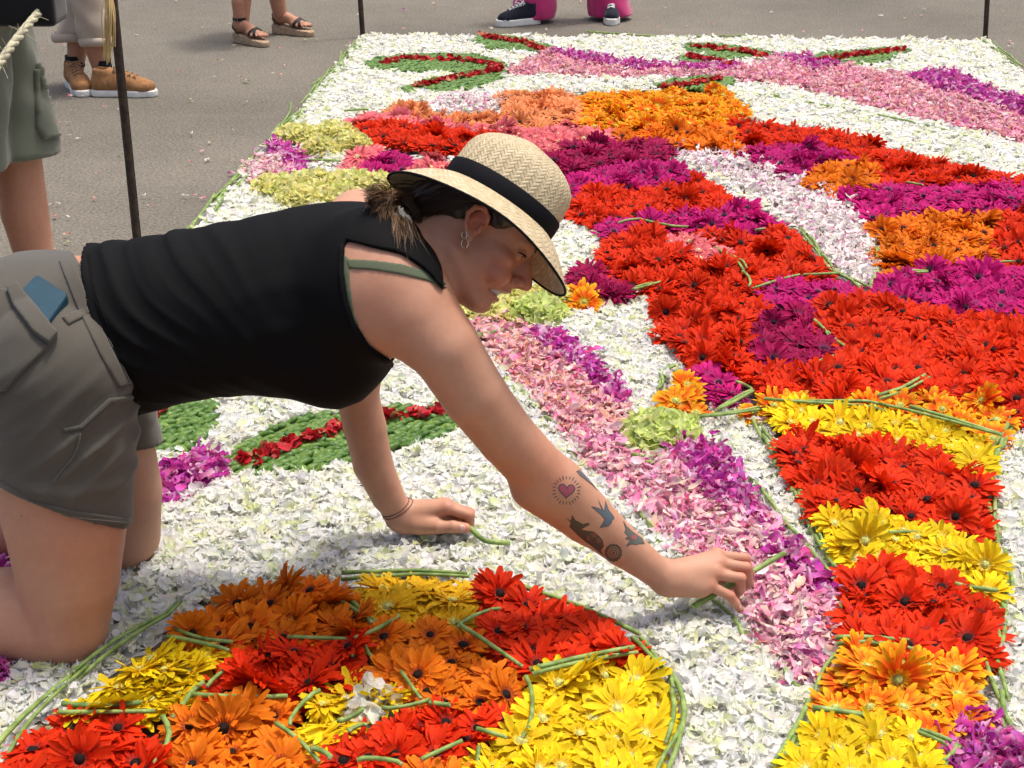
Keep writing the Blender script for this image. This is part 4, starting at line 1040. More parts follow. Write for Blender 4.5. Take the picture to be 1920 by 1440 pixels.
    def mesh(s):
        D = s.D; S = D < 0
        c = np.zeros(tuple(x - 1 for x in D.shape), np.uint8)
        off = [(i, j, k) for i in (0, 1) for j in (0, 1) for k in (0, 1)]
        nx, ny, nz = c.shape
        for i, j, k in off: c += S[i:nx + i, j:ny + j, k:nz + k]
        act = (c > 0) & (c < 8)
        ijk = np.argwhere(act)
        idx = np.full(c.shape, -1, np.int32); idx[act] = np.arange(len(ijk))
        vals = np.stack([D[ijk[:, 0] + i, ijk[:, 1] + j, ijk[:, 2] + k] for i, j, k in off], 1)
        acc = np.zeros((len(ijk), 3)); cnt = np.zeros(len(ijk))
        for a in range(8):
            for b in range(a + 1, 8):
                oa, ob = np.array(off[a]), np.array(off[b])
                if np.abs(oa - ob).sum() != 1: continue
                da, db = vals[:, a], vals[:, b]
                cr = (da < 0) != (db < 0)
                t = np.where(cr, da / np.where(cr, da - db, 1), 0)
                acc += np.where(cr[:, None], oa + t[:, None] * (ob - oa), 0); cnt += cr
        V = s.lo + s.h * (ijk + acc / cnt[:, None])
        F = []
        for ax in range(3):
            A = np.moveaxis(S, ax, 0); I = np.moveaxis(idx, ax, 0)
            cr = A[:-1, 1:-1, 1:-1] != A[1:, 1:-1, 1:-1]
            sgn = A[:-1, 1:-1, 1:-1][cr]
            q = np.argwhere(cr)
            i, j, k = q[:, 0], q[:, 1], q[:, 2]
            quad = np.stack([I[i, j, k], I[i, j + 1, k], I[i, j + 1, k + 1], I[i, j, k + 1]], 1)
            if ax == 1: sgn = ~sgn
            quad[~sgn] = quad[~sgn][:, ::-1]
            F.append(quad)
        F = np.concatenate(F)
        F = F[(F >= 0).all(1)]
        return V, F
def smooth_mesh(V, F, it=1, lam=0.5):
    """light Laplacian smoothing"""
    E = np.concatenate([F[:, [0, 1]], F[:, [1, 2]], F[:, [2, 3]], F[:, [3, 0]]])
    for _ in range(it):
        A = np.zeros_like(V); n = np.zeros(len(V))
        np.add.at(A, E[:, 0], V[E[:, 1]]); np.add.at(n, E[:, 0], 1)
        np.add.at(A, E[:, 1], V[E[:, 0]]); np.add.at(n, E[:, 1], 1)
        V = V + lam * (A / np.maximum(n, 1)[:, None] - V)
    return V
def cut_faces(V, F, keep):
    """drop the faces whose centre is not kept, and the loose points"""
    F = F[keep(V[F].mean(1))]
    u, inv = np.unique(F, return_inverse=True)
    return V[u], inv.reshape(F.shape)
def join_geo(parts):
    Vs, Fs, o = [], [], 0
    for V, F in parts: Vs.append(V); Fs.append(F + o); o += len(V)
    return np.concatenate(Vs), np.concatenate(Fs)
def bvh_of(V, F): return BVHTree.FromPolygons([tuple(p) for p in V], [tuple(f) for f in F])
def patch(name, poly, bvh, mats, parent, thick=0.002, lift=0.0008, step=2.0, maxd=4.0, color_fn=None, mat_col=False):
    """a piece of cloth or print following the surface: its outline is taken where the photograph shows it, its points lie on the surface"""
    P = np.asarray(poly, float)
    u = np.arange(P[:, 0].min() - step, P[:, 0].max() + 2 * step, step); v = np.arange(P[:, 1].min() - step, P[:, 1].max() + 2 * step, step)
    UU, VV = np.meshgrid(u, v, indexing='ij')
    sd = poly_sd(poly, UU, VV)
    ok = sd < step * 0.75
    # pull the outer ring onto the outline
    gu, gv = np.gradient(sd, step); gl = np.hypot(gu, gv) + 1e-6
    over = np.where((sd > -step * .75) & ok, sd, 0)
    UU = UU - over * gu / gl; VV = VV - over * gv / gl
    idx = np.full(UU.shape, -1); V = []; Nn = []; Cc = []
    o = Vector(CAMP)
    for i in range(UU.shape[0]):
        for j in range(UU.shape[1]):
            if not ok[i, j]: continue
            d = Vector(ray(UU[i, j], VV[i, j])).normalized()
            h = bvh.ray_cast(o, d, maxd)
            if h[0] is None: continue
            nn = h[1].normalized()
            if nn.dot(d) > 0: nn = -nn
            idx[i, j] = len(V); V.append(h[0]); Nn.append(nn)
            if color_fn: Cc.append(color_fn(UU[i, j], VV[i, j]))
    if len(V) < 4: return None
    V = np.array(V); Nn = np.array(Nn)
    if thick > 0:      # even the normals out over the neighbours, so the piece lies smooth
        for _ in range(6):
            A = Nn.copy()
            for di, dj in ((1, 0), (-1, 0), (0, 1), (0, -1)):
                sh_ = np.full(idx.shape, -1); a0, a1 = max(0, di), idx.shape[0] + min(0, di); b0, b1 = max(0, dj), idx.shape[1] + min(0, dj)
                sh_[a0 - di:a1 - di, b0 - dj:b1 - dj] = idx[a0:a1, b0:b1]
                m_ = (idx >= 0) & (sh_ >= 0)
                A[idx[m_]] += Nn[sh_[m_]]
            Nn = A / np.linalg.norm(A, axis=1)[:, None]
    F = []
    for i in range(UU.shape[0] - 1):
        for j in range(UU.shape[1] - 1):
            q = (idx[i, j], idx[i + 1, j], idx[i + 1, j + 1], idx[i, j + 1])
            if min(q) >= 0: F.append(q)
    F = np.array(F)
    if not len(F): return None
    top = V + Nn * (lift + thick)
    if thick > 0:
        bot = V - Nn * 0.001
        E = {}
        for f in F:
            for a in range(4):
                e = (f[a], f[(a + 1) % 4]); E[e] = 1
        rim = [(a, b) for (a, b) in E if (b, a) not in E]
        n = len(V)
        # rounded rim: border points sink
        bd = set([a for a, b in rim] + [b for a, b in rim])
        for b in bd: top[b] = V[b] + Nn[b] * (lift + thick * .55)
        FF = [tuple(f) for f in F] + [(b, a, a + n, b + n) for a, b in rim]
        me = mesh_from(name, np.concatenate([top, bot]), FF, mats, True)
    else:
        me = mesh_from(name, top, [tuple(f) for f in F], mats, True, np.array(Cc) if color_fn else None)
    return link(name, me, parent)
# ================================================================== the kneeling woman
def skin_mat(name, base, red=1.0):
    m, nt, p = new_mat(name); L = nt.links.new
    tc = N(nt, 'ShaderNodeTexCoord')
    n1 = N(nt, 'ShaderNodeTexNoise'); n1.inputs['Scale'].default_value = 14; n1.inputs['Detail'].default_value = 6; n1.inputs['Roughness'].default_value = .65
    n2 = N(nt, 'ShaderNodeTexNoise'); n2.inputs['Scale'].default_value = 420; n2.inputs['Detail'].default_value = 2
    vor = N(nt, 'ShaderNodeTexVoronoi'); vor.inputs['Scale'].default_value = 34; vor.inputs['Randomness'].default_value = 1
    for n in (n1, n2, vor): L(tc.outputs['Object'], n.inputs['Vector'])
    cr = N(nt, 'ShaderNodeValToRGB'); e = cr.color_ramp.elements
    e[0].position = .32; e[0].color = (base[0] * .95, base[1] * .90, base[2] * .88, 1)
    e[1].position = .70; e[1].color = (min(1, base[0] * 1.03), base[1] * 1.05, base[2] * 1.06, 1)
    L(n1.outputs[0], cr.inputs[0])
    lt = N(nt, 'ShaderNodeMath', operation='LESS_THAN'); lt.inputs[1].default_value = .055; L(vor.outputs['Distance'], lt.inputs[0])
    sep = N(nt, 'ShaderNodeSeparateColor'); L(vor.outputs['Color'], sep.inputs[0])
    gt = N(nt, 'ShaderNodeMath', operation='GREATER_THAN'); gt.inputs[1].default_value = .87; L(sep.outputs[0], gt.inputs[0])
    ml = N(nt, 'ShaderNodeMath', operation='MULTIPLY'); L(lt.outputs[0], ml.inputs[0]); L(gt.outputs[0], ml.inputs[1])
    mf = N(nt, 'ShaderNodeMath', operation='MULTIPLY'); mf.inputs[1].default_value = .65; L(ml.outputs[0], mf.inputs[0])
    mx = N(nt, 'ShaderNodeMix', data_type='RGBA'); mx.inputs['B'].default_value = (.16, .06, .035, 1)
    n3 = N(nt, 'ShaderNodeTexNoise'); n3.inputs['Scale'].default_value = 75; n3.inputs['Detail'].default_value = 4; L(tc.outputs['Object'], n3.inputs['Vector'])
    m3 = N(nt, 'ShaderNodeMapRange'); m3.inputs[1].default_value = .35; m3.inputs[2].default_value = .65; m3.inputs[3].default_value = .97; m3.inputs[4].default_value = 1.03
    L(n3.outputs[0], m3.inputs[0])
    at = N(nt, 'ShaderNodeAttribute'); at.attribute_name = 'Col'
    v1 = N(nt, 'ShaderNodeVectorMath', operation='MULTIPLY'); v2 = N(nt, 'ShaderNodeVectorMath', operation='SCALE')
    L(cr.outputs[0], v1.inputs[0]); L(at.outputs['Color'], v1.inputs[1]); L(v1.outputs[0], v2.inputs[0]); L(m3.outputs[0], v2.inputs['Scale'])
    L(mf.outputs[0], mx.inputs['Factor']); L(v2.outputs[0], mx.inputs['A'])
    L(mx.outputs['Result'], p.inputs['Base Color'])
    p.inputs['Roughness'].default_value = .52; p.inputs['Specular IOR Level'].default_value = .35
    p.inputs['Subsurface Weight'].default_value = .15
    p.inputs['Subsurface Radius'].default_value = (1.0, .35, .2)
    p.inputs['Subsurface Scale'].default_value = .006
    bp = N(nt, 'ShaderNodeBump'); bp.inputs['Strength'].default_value = .20; bp.inputs['Distance'].default_value = .0012
    L(n2.outputs[0], bp.inputs['Height']); L(bp.outputs[0], p.inputs['Normal'])
    return m
M_skin = skin_mat('skin', (.475, .252, .162))
M_black = fabric_mat('black_jersey', (.0032, .0032, .0038), .8, 1100, .15, .15, .0, .12)
M_short = fabric_mat('grey_cotton', (.080, .073, .059), .85, 900, .16, .25, .2, .15, 9)
M_olive = fabric_mat('olive_strap', (.10, .12, .07), .7, 700, .1, .2, .1, .2)

YM = 2.45
def S(px, v, Y): return px / (FPX / ((W(960, v, Y) - CAMP) @ AX_F))   # picture length -> metres there

# --- limbs and joints (picture place, depth)
HIPN, HIPF = W(112, 700, 2.345), W(128, 690, 2.60)
TN = [HIPN, W(118, 830, 2.335), W(122, 960, 2.325), W(128, 1080, 2.315), W(124, 1162, 2.31)]
RTN = [.114, .107, .100, .083, .070]
CALFN = [W(112, 1170, 2.315), W(20, 1152, 2.33), W(-80, 1140, 2.35), W(-220, 1120, 2.38), W(-340, 1108, 2.40)]
RCN = [.068, .078, .070, .05, .036]
TF = [HIPF, W(190, 830, 2.61), W(222, 920, 2.625), W(230, 1002, 2.635)]
RTF = [.112, .092, .078, .069]
CALFF = [W(218, 1008, 2.64), W(120, 1000, 2.65), W(20, 985, 2.66), W(-120, 965, 2.68), W(-230, 955, 2.70)]
RCF = [.062, .066, .062, .046, .034]
# torso as sections between the upper and lower outline
TS = np.array([(40, 486, 770, .165), (100, 472, 775, .165), (150, 464, 776, .158), (200, 456, 777, .150), (250, 449, 774, .146), (300, 440, 763, .144), (350, 430, 749, .145), (400, 421, 741, .148), (440, 413, 737, .152), (480, 404, 735, .156),
               (520, 396, 737, .160), (560, 387, 743, .163), (600, 382, 752, .165), (640, 383, 755, .165), (680, 390, 738, .160), (720, 402, 700, .148), (760, 425, 655, .120), (800, 455, 600, .07)], float)
def torso_tab(grow):
    X, ZC, A, B = [], [], [], []
    for u, t, b, hb in TS:
        pt, pb = W(u, t, YM), W(u, b, YM)
        half = np.linalg.norm(pt - pb) / 2
        el = math.atan2(CAM_H - (pt[2] + pb[2]) / 2, YM)
        hh = half * math.cos(el - 0.0)
        a2 = max(hh * hh - (hb * math.sin(el)) ** 2, .0009)
        X.append((pt[0] + pb[0]) / 2); A.append(math.sqrt(a2) / math.cos(el)); B.append(hb); ZC.append((pt[2] + pb[2]) / 2)
    return map(np.array, (X, ZC, A, B))
TX, TZ, TA, TB = torso_tab(0)
def torso_d(X, Y, Z, grow=0.0, wr=None):
    zc = np.interp(X, TX, TZ); a = np.interp(X, TX, TA) + grow; b = np.interp(X, TX, TB) + grow
    pz = (Z - zc) / a; py = (Y - YM) / b
    k0 = np.sqrt(pz * pz + py * py); k1 = np.sqrt((pz / a) ** 2 + (py / b) ** 2) + 1e-6
    d = k0 * (k0 - 1) / k1
    d = np.maximum(d, np.maximum(TX[0] - grow - X, X - TX[-1] - grow))
    if wr is not None: d = d - wr(X, Y, Z)
    return d
ARM = [W(770, 585, 2.30), W(832, 651, 2.275), W(888, 739, 2.28), W(951, 820, 2.305), W(1014, 888, 2.33), W(1040, 910, 2.337), W(1100, 967, 2.36), W(1168, 1025, 2.385), W(1225, 1068, 2.40), W(1250, 1083, 2.405)]
RAR = [.070, .0545, .0505, .0465, .0465, .0485, .0425, .034, .027, .0255]
ARMF = [W(690, 470, 2.60), W(678, 600, 2.64), W(670, 740, 2.675), W(684, 800, 2.685), W(699, 870, 2.695), W(727, 930, 2.705), W(752, 968, 2.71)]
RAF = [.064, .050, .039, .039, .037, .031, .0255]
NECK = [W(745, 500, 2.44), W(800, 482, 2.43), W(862, 452, 2.425)]
RNK = [.072, .060, .054]
# --- head frame: middle between the ears, forward, to her left (away from the camera), up
HC = W(886, 433, 2.425)
PH = R(37)
def cdir(rx, uy, fz): v = AX_R * rx + AX_U * uy + AX_F * fz; return v / np.linalg.norm(v)
hf = cdir(math.cos(PH), -math.sin(PH), 0.0)
roll = R(-4)
hu0 = cdir(math.sin(PH), math.cos(PH), 0.0)
hs0 = np.cross(hu0, hf)          # towards her left
hu = hu0 * math.cos(roll) - hs0 * math.sin(roll); hs = np.cross(hu, hf)
HM = np.stack([hf, hs, hu])
def H(x, y, z): return HC + hf * x + hs * y + hu * z
be = R(7)
hn = AX_R * .545 * math.cos(be) + AX_U * .84 * math.cos(be) + AX_F * math.sin(be); hn /= np.linalg.norm(hn)
hfr = cdir(.84, -.545, 0.0); hfr = hfr - hn * (hfr @ hn); hfr /= np.linalg.norm(hfr)
hsd = np.cross(hn, hfr)      # away from the camera
OH = W(933, 386, 2.425)
K = 1 / 1180.0
# --- hands
WR = ARM[-1]
RM = [W(1343, 1041, 2.445), W(1349, 1057, 2.428), W(1342, 1076, 2.412), W(1330, 1098, 2.400)]   # knuckles index..little of the reaching hand
RP = [W(1396, 1047, 2.455), W(1399, 1064, 2.432), W(1389, 1084, 2.412), W(1369, 1117, 2.398)]
RD = [W(1406, 1074, 2.462), W(1404, 1092, 2.440), W(1388, 1106, 2.416), W(1379, 1131, 2.398)]
RE = [W(1386, 1092, 2.458), W(1386, 1108, 2.440), W(1378, 1119, 2.426), W(1388, 1143, 2.398)]
WL = ARMF[-1]
LM = [W(838, 953, 2.690), W(836, 947, 2.713), W(830, 946, 2.735), W(822, 949, 2.755)]
LP = [W(880, 966, 2.690), W(880, 962, 2.712), W(873, 961, 2.734), W(862, 963, 2.754)]
LD = [W(881, 988, 2.690), W(880, 985, 2.712), W(872, 983, 2.733), W(860, 983, 2.753)]
LE = [W(858, 993, 2.700), W(858, 990, 2.718), W(852, 988, 2.737), W(842, 986, 2.754)]

def hat_outside(X, Y, Z):
    q = [(X - OH[0]) * a[0] + (Y - OH[1]) * a[1] + (Z - OH[2]) * a[2] for a in (hfr, hsd, hn)]
    rr = np.sqrt((q[0] / (104 * K)) ** 2 + (q[1] / (84 * K)) ** 2)
    return np.maximum((1 - rr) * .085, -(q[2] + 18 * K))
def body(f):
    # legs
    f.chain(TN, RTN, .02); f.chain(CALFN, RCN, .012); f.chain(TF, RTF, .02); f.chain(CALFF, RCF, .012)
    f.cone(W(128, 1185, 2.30), W(110, 1192, 2.31), .048, .05, .03)
    for c, s_ in ((CALFN, -1), (CALFF, 1)):    # feet, toes back
        e = c[-1]
        f.cone(e, e + (-.07, 0, -.03), .034, .032, .02); f.cone(e + (-.07, 0, -.03), e + (-.17, s_ * .01, -.025), .032, .02, .02)
    # trunk
    f.ell(W(70, 640, 2.47), (.175, .178, .135), None, .05)
    f.func((TX[0] - .05, YM - .3, .2), (TX[-1] + .08, YM + .3, 1.0), lambda X, Y, Z: torso_d(X, Y, Z, -.012), .03)
    f.cone(W(700, 520, 2.36), W(700, 490, 2.56), .095, .085, .05)
    f.cone(W(640, 480, 2.52), W(672, 412, 2.60), .07, .052, .04)
    f.cone(W(705, 560, 2.33), W(770, 585, 2.30), .085, .072, .05)
    f.chain(NECK, RNK, .035, soft=True)
    f.cone(W(800, 520, 2.37), W(850, 470, 2.40), .03, .02, .03)
    # arms
    f.chain(ARM, RAR, .02); f.chain(ARMF, RAF, .02)
    f.cone(W(1000, 915, 2.325), W(1100, 985, 2.36), .036, .026, .02)
    # collar bone ridge / shoulder blade
    f.cone(W(690, 470, 2.36), W(740, 520, 2.31), .05, .05, .04)
    head(f); hand_r(f); hand_l(f)
def head(f):
    f.ell(H(-.012, 0, .050), (.096, .073, .084), HM, .01)
    f.ell(H(.046, 0, .030), (.050, .060, .062), HM, .016)
    f.ell(H(.040, 0, -.030), (.048, .053, .058), HM, .016)
    for s in (-1, 1):
        f.ell(H(.062, s * .043, -.010), (.024, .017, .015), HM, .012)     # cheekbone
        f.ell(H(.074, s * .035, -.033), (.022, .019, .019), HM, .008)     # smiling cheek
        f.cone(H(.002, s * .050, -.050), H(.070, s * .020, -.084), .014, .011, .012)
        f.cone(H(.088, s * .012, .030), H(.079, s * .045, .029), .009, .007, .008)   # brow
    f.cone(H(.070, -.010, -.080), H(.070, .010, -.080), .014, .014, .012)
    f.ell(H(.083, 0, -.080), (.0130, .015, .0130), HM, .008)              # chin
    f.ell(H(.076, 0, -.046), (.020, .029, .020), HM, .010)                # mouth mound
    f.cone(H(.010, 0, -.070), H(.070, 0, -.086), .030, .012, .025)
    f.ell(H(.092, 0, -.034), (.013, .019, .014), HM, .006)                # upper lip mound
    f.cone(H(-.03, 0, -.04), H(.012, 0, -.066), .052, .040, .03)         # floor of the jaw
    # the hat presses on what would stick out of it
    f.func(HC - .2, HC + .2, hat_outside, .004, 'sub')
    for s in (-1, 1):                                                     # eye sockets and lids
        f.ell(H(.098, s * .031, .011), (.014, .016, .0100), HM, .008, 'sub')
        f.ell(H(.0790, s * .032, .012), (.0125, .0135, .0110), HM, .003)
        f.ell(H(.0900, s * .034, .0105), (.006, .0110, .0021), HM, .002, 'sub')
        f.cone(H(.0905, s * .022, .0155), H(.084, s * .044, .0140), .0020, .0018, .002)
        f.cone(H(.0895, s * .022, .0045), H(.083, s * .044, .0060), .0018, .0016, .002)
    # nose
    f.chain([H(.090, 0, .026), H(.1015, 0, .006), H(.1155, 0, -.0115), H(.1205, 0, -.0175)], [.0075, .0072, .0082, .0084], .004)
    f.ell(H(.098, 0, -.006), (.014, .010, .018), HM, .008)
    f.cone(H(.1185, 0, -.0195), H(.104, 0, -.0300), .0066, .005, .004)
    for s in (-1, 1):
        f.ell(H(.1065, s * .0105, -.0215), (.0105, .0062, .0070), HM, .004)
        f.ell(H(.112, s * .0058, -.0290), (.0055, .0030, .0040), HM, .0015, 'sub')
        f.cone(H(.098, s * .0175, -.016), H(.101, s * .0165, -.027), .0008, .0010, .003, 'sub')
    # mouth: lips round a smiling opening
    up = [H(.072, -.030, -.0585), H(.090, -.019, -.0490), H(.1015, -.006, -.0410), H(.1020, 0, -.0420), H(.1015, .006, -.0410), H(.090, .019, -.0490), H(.072, .030, -.0585)]
    lo = [H(.070, -.029, -.0620), H(.0835, -.019, -.0660), H(.0910, -.007, -.0660), H(.0920, 0, -.0660), H(.0910, .007, -.0660), H(.0835, .019, -.0660), H(.070, .029, -.0620)]
    f.chain(up, [.002, .0034, .0044, .0040, .0044, .0034, .002], .003)
    f.chain(lo, [.002, .0036, .0050, .0052, .0050, .0036, .002], .003)
    f.cone(H(.094, 0, -.0745), H(.084, 0, -.0745), .004, .004, .006, 'sub')
    f.chain([H(.078, -.025, -.0595), H(.093, -.012, -.0555), H(.102, 0, -.0545), H(.093, .012, -.0555), H(.078, .025, -.0595)], [.0016, .0062, .0074, .0062, .0016], .002, 'sub')
    for s in (-1, 1):    # fold from the nose to the mouth corner
        f.chain([H(.1035, s * .0185, -.022), H(.0960, s * .028, -.034), H(.083, s * .036, -.050), H(.074, s * .038, -.062)], [.0010, .0021, .0023, .0010], .006, 'sub')
    # ears
    for s in (-1, 1):
        o = s * .068
        rim = [H(.017, o, .010), H(.012, o + s * .006, .022), H(.000, o + s * .010, .028), H(-.012, o + s * .012, .022), H(-.0155, o + s * .011, .008), H(-.009, o + s * .009, -.008), H(.004, o + s * .006, -.020)]
        f.ell(H(.002, o + s * .002, .003), (.0155, .0055, .022), HM, .005)
        f.chain(rim, [.0036, .0038, .0040, .0040, .0038, .0036, .0040], .003)
        f.ell(H(.008, o + s * .004, -.020), (.0072, .0045, .0080), HM, .004)
        f.ell(H(.005, o + s * .010, .001), (.0085, .0085, .0115), HM, .002, 'sub')
        f.chain([H(.009, o + s * .008, .017), H(-.003, o + s * .010, .018), H(-.009, o + s * .010, .009)], [.0024, .0034, .0024], .002, 'sub')
        f.cone(H(.014, o + s * .006, -.004), H(.013, o + s * .006, .004), .0040, .0040, .003)
def hand_r(f):
    for i, r in enumerate((.0150, .0155, .0145, .0130)):
        f.cone(WR, RM[i], .0225, r * .78, .016)
    f.cone(W(1262, 1090, 2.405), W(1312, 1104, 2.400), .024, .0165, .014)
    f.ell(W(1290, 1078, 2.42), (.034, .022, .024), None, .014)
    RF = [(.0100, .0092, .0082, .0074), (.0102, .0094, .0084, .0076), (.0102, .0094, .0082, .0074), (.0094, .0086, .0078, .0066)]
    for i in range(4):
        a, b, c, d = RF[i]
        f.cone(RM[i], RP[i], a, b, .004); f.cone(RP[i], RD[i], b, c, .003); f.cone(RD[i], RE[i], c, d, .003)
        f.ell(RM[i] + AX_U * .003, (.0095, .009, .009), None, .008)
    # thumb, behind the fingers
    f.cone(W(1278, 1070, 2.43), W(1325, 1075, 2.465), .017, .012, .012); f.chain([W(1325, 1075, 2.465), W(1360, 1088, 2.472), W(1380, 1099, 2.468)], [.012, .0105, .008], .005)
def hand_l(f):
    for i, r in enumerate((.0150, .0150, .0140, .0125)):
        f.cone(WL, LM[i], .022, r * .85, .016)
    f.cone(W(765, 982, 2.70), W(815, 985, 2.685), .020, .016, .012)
    f.ell(W(800, 968, 2.71), (.036, .030, .022), None, .014)
    LF = [(.0108, .0102, .0090, .0082), (.0110, .0104, .0092, .0084), (.0105, .0098, .0086, .0078), (.0095, .0088, .0078, .007)]
    for i in range(4):
        a, b, c, d = LF[i]
        f.cone(LM[i], LP[i], a, b, .004); f.cone(LP[i], LD[i], b, c, .003); f.cone(LD[i], LE[i], c, d, .003)
        f.ell(LM[i] + AX_U * .003, (.010, .010, .009), None, .008)
    f.cone(W(812, 976, 2.70), W(846, 978, 2.705), .015, .013, .008)
    f.cone(W(785, 985, 2.685), W(822, 988, 2.668), .0165, .0125, .010); f.cone(W(822, 988, 2.668), W(850, 988, 2.664), .0118, .0112, .005); f.cone(W(850, 988, 2.664), W(873, 990, 2.664), .0116, .0098, .004)

def grid_body(lo, hi, h, it=1):
    f = Field(lo, hi, h); body(f)
    V, F = f.mesh()
    return smooth_mesh(V, F, it), F
PWR = (ARM[-2] * .35 + ARM[-1] * .65); NWR = (ARM[-1] - ARM[-3]); NWR = NWR / np.linalg.norm(NWR)
PWL = ARMF[-1] * .6 + ARMF[-2] * .4; NWL = ARMF[-1] - ARMF[-2]; NWL = NWL / np.linalg.norm(NWL)
PNK = NECK[1] * .3 + NECK[2] * .7; NNK = (NECK[2] - NECK[1]); NNK = NNK / np.linalg.norm(NNK)
def zone(C):
    """0 trunk and limbs, 1 reaching hand, 2 planted hand, 3 head"""
    z = np.zeros(len(C), int)
    z[((C - PWR) @ NWR > 0) & (np.linalg.norm(C - WR, axis=1) < .3)] = 1
    z[((C - PWL) @ NWL > 0) & (np.linalg.norm(C - WL, axis=1) < .26) & (C[:, 0] > WL[0] - .05)] = 2
    z[((C - PNK) @ NNK > 0) & ((C - HC) @ hu > -.106) & (np.abs((C - HC) @ hs) < .12) & (np.linalg.norm(C - HC, axis=1) < .2) & ((C - HC) @ hf > -.125)] = 3
    return z
PLN = ((PWR, NWR, WR), (PWL, NWL, WL), (PNK, NNK, HC))
def keep_zone(C, zi):
    z = zone(C); k = z == zi
    for q, (p, n, c) in enumerate(PLN):
        if zi in (0, q + 1): k |= (np.abs((C - p) @ n) < .0035) & (np.linalg.norm(C - p, axis=1) < .11)
    return k
parts = []
for zi, lo, hi, h, it in ((0, (-1.35, 2.05, -.02), (.34, 2.95, .86), .0048, 2), (1, WR - (.06, .08, .09), WR + (.22, .12, .08), .0019, 1), (2, WL - (.06, .09, .08), WL + (.17, .12, .08), .0021, 1), (3, HC - .16, HC + .17, .0022, 1)):
    V, F = grid_body(lo, hi, h, it)
    parts.append(cut_faces(V, F, lambda C, zi=zi: keep_zone(C, zi)))
BV, BF = join_geo(parts)
BCOL = np.ones((len(BV), 3))
def blush_and_bounce(c, r, col=(1.04, .74, .70), k=1.0):
    w_ = np.exp(-(np.linalg.norm(BV - c, axis=1) / r) ** 2)[:, None] * k
    BCOL[:] = BCOL * (1 - w_) + BCOL * np.array(col) * w_
for s_ in (-1, 1):
    blush_and_bounce(H(.072, s_ * .042, -.030), .026); blush_and_bounce(H(0, s_ * .078, .012), .026, (1.0, .62, .58))
blush_and_bounce(H(.06, 0, -.02), .10, (1.0, .84, .78)); blush_and_bounce(H(.112, 0, -.015), .016)  # first tint puts red bounce light from the flowers into the face colour
for p_ in RM + RP + LM + LP: blush_and_bounce(p_, .012, (1.05, .72, .68))
for p_ in (RE[3], LE[0], W(873, 990, 2.664)): blush_and_bounce(p_, .010, (1.05, .70, .66))
blush_and_bounce(W(125, 1200, 2.28), .07, (1.0, .82, .78)); blush_and_bounce(W(1000, 880, 2.29), .05, (1.02, .86, .82)); blush_and_bounce(W(1040, 900, 2.30), .02, (.95, .80, .76))
blush_and_bounce(W(700, 600, 2.22), .08, (1.0, .92, .9)); blush_and_bounce(W(150, 1000, 2.2), .10, (.98, .88, .84))
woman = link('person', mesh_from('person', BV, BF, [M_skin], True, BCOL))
tag(woman, 'woman in black tank top and straw hat kneeling on white petals, reaching with tattooed forearm', 'person')
body_bvh = bvh_of(BV, BF)

# --- black top
def wrinkles(X, Y, Z):
    """narrow folds slanting from the back down towards the belly, strongest at the waist"""
    p = .62 * (X + .8) + .78 * (Z - .5)
    wob = .010 * np.sin(11 * X + 6 * Z + 1) + .006 * np.sin(27 * X - 13 * Z) + .004 * np.sin(31 * Y)
    r1 = (.5 + .5 * np.sin(205 * (p + wob))) ** 3
    r2 = (.5 + .5 * np.sin(118 * (p + 1.6 * wob) + 1.7)) ** 2
    gate = .5 + .5 * np.sin(17 * X - 22 * Z + 2.2 * np.sin(9 * Z + 3 * X))
    waist = np.exp(-((X + .66) / .17) ** 2); up = np.clip((Z - .40) / .14, .15, 1)
    ww = .0072 * r1 * waist * up * (.35 + .65 * gate) + .0038 * r2 * np.exp(-((X + .55) / .24) ** 2) * (.3 + .7 * (1 - gate))
    # drag lines towards the arm hole
    ww += .0026 * (.5 + .5 * np.sin(95 * (Z - .35 * (X + .3) + .008 * np.sin(20 * X)))) ** 2 * np.exp(-((X + .33) / .10) ** 2)
    return ww - .001
f = Field((-.90, 2.05, .25), (.02, 2.85, .86), .0038)
f.func((-.95, 2.0, .2), (.1, 2.9, 1.0), lambda X, Y, Z: torso_d(X, Y, Z, .002, wrinkles))
for a in (((700, 520, 2.36), (700, 490, 2.56), .095, .085, .05), ((640, 480, 2.52), (672, 412, 2.60), .07, .052, .04), ((690, 470, 2.36), (740, 520, 2.31), .05, .05, .04), ((705, 560, 2.33), (770, 585, 2.30), .085, .072, .05)):
    f.cone(W(*a[0]), W(*a[1]), a[2] + .006, a[3] + .006, a[4])
f.chain(NECK[:2], [r + .006 for r in RNK[:2]], .035, soft=True)
f.ell(W(70, 640, 2.47), (.191, .194, .151), None, .05)
# bust
f.ell(W(625, 665, 2.38), (.075, .075, .075), None, .04); f.ell(W(625, 640, 2.54), (.07, .07, .07), None, .04)
f.cone(W(800, 520, 2.37), W(850, 470, 2.40), .036, .026, .03)
# hem across the hips
P1, P2, P3 = W(150, 462, YM), W(268, 775, YM), W(176, 640, 2.29)
nh = np.cross(P2 - P1, P3 - P1); nh = nh / np.linalg.norm(nh)
if nh[0] > 0: nh = -nh
f.plane(P1, nh)
def px_of(X, Y, Z):
    zf = Y * CT - (Z - CAM_H) * ST; return 960 + FPX * X / zf, 720 - FPX * (Y * ST + (Z - CAM_H) * CT) / zf, zf
ARMHOLE = [(648, 452), (700, 466), (752, 478), (800, 510), (833, 548), (860, 600), (1000, 800), (800, 760), (752, 686), (722, 668), (694, 648), (668, 606), (652, 560), (645, 505)]
def armhole(X, Y, Z):
    u, v, zf = px_of(X, Y, Z); d = poly_sd(ARMHOLE, u, v) * zf / FPX
    return np.maximum(d, Y - 2.44)
f.func((-.40, 2.0, .25), (.1, 2.5, .9), armhole, .003, 'sub')
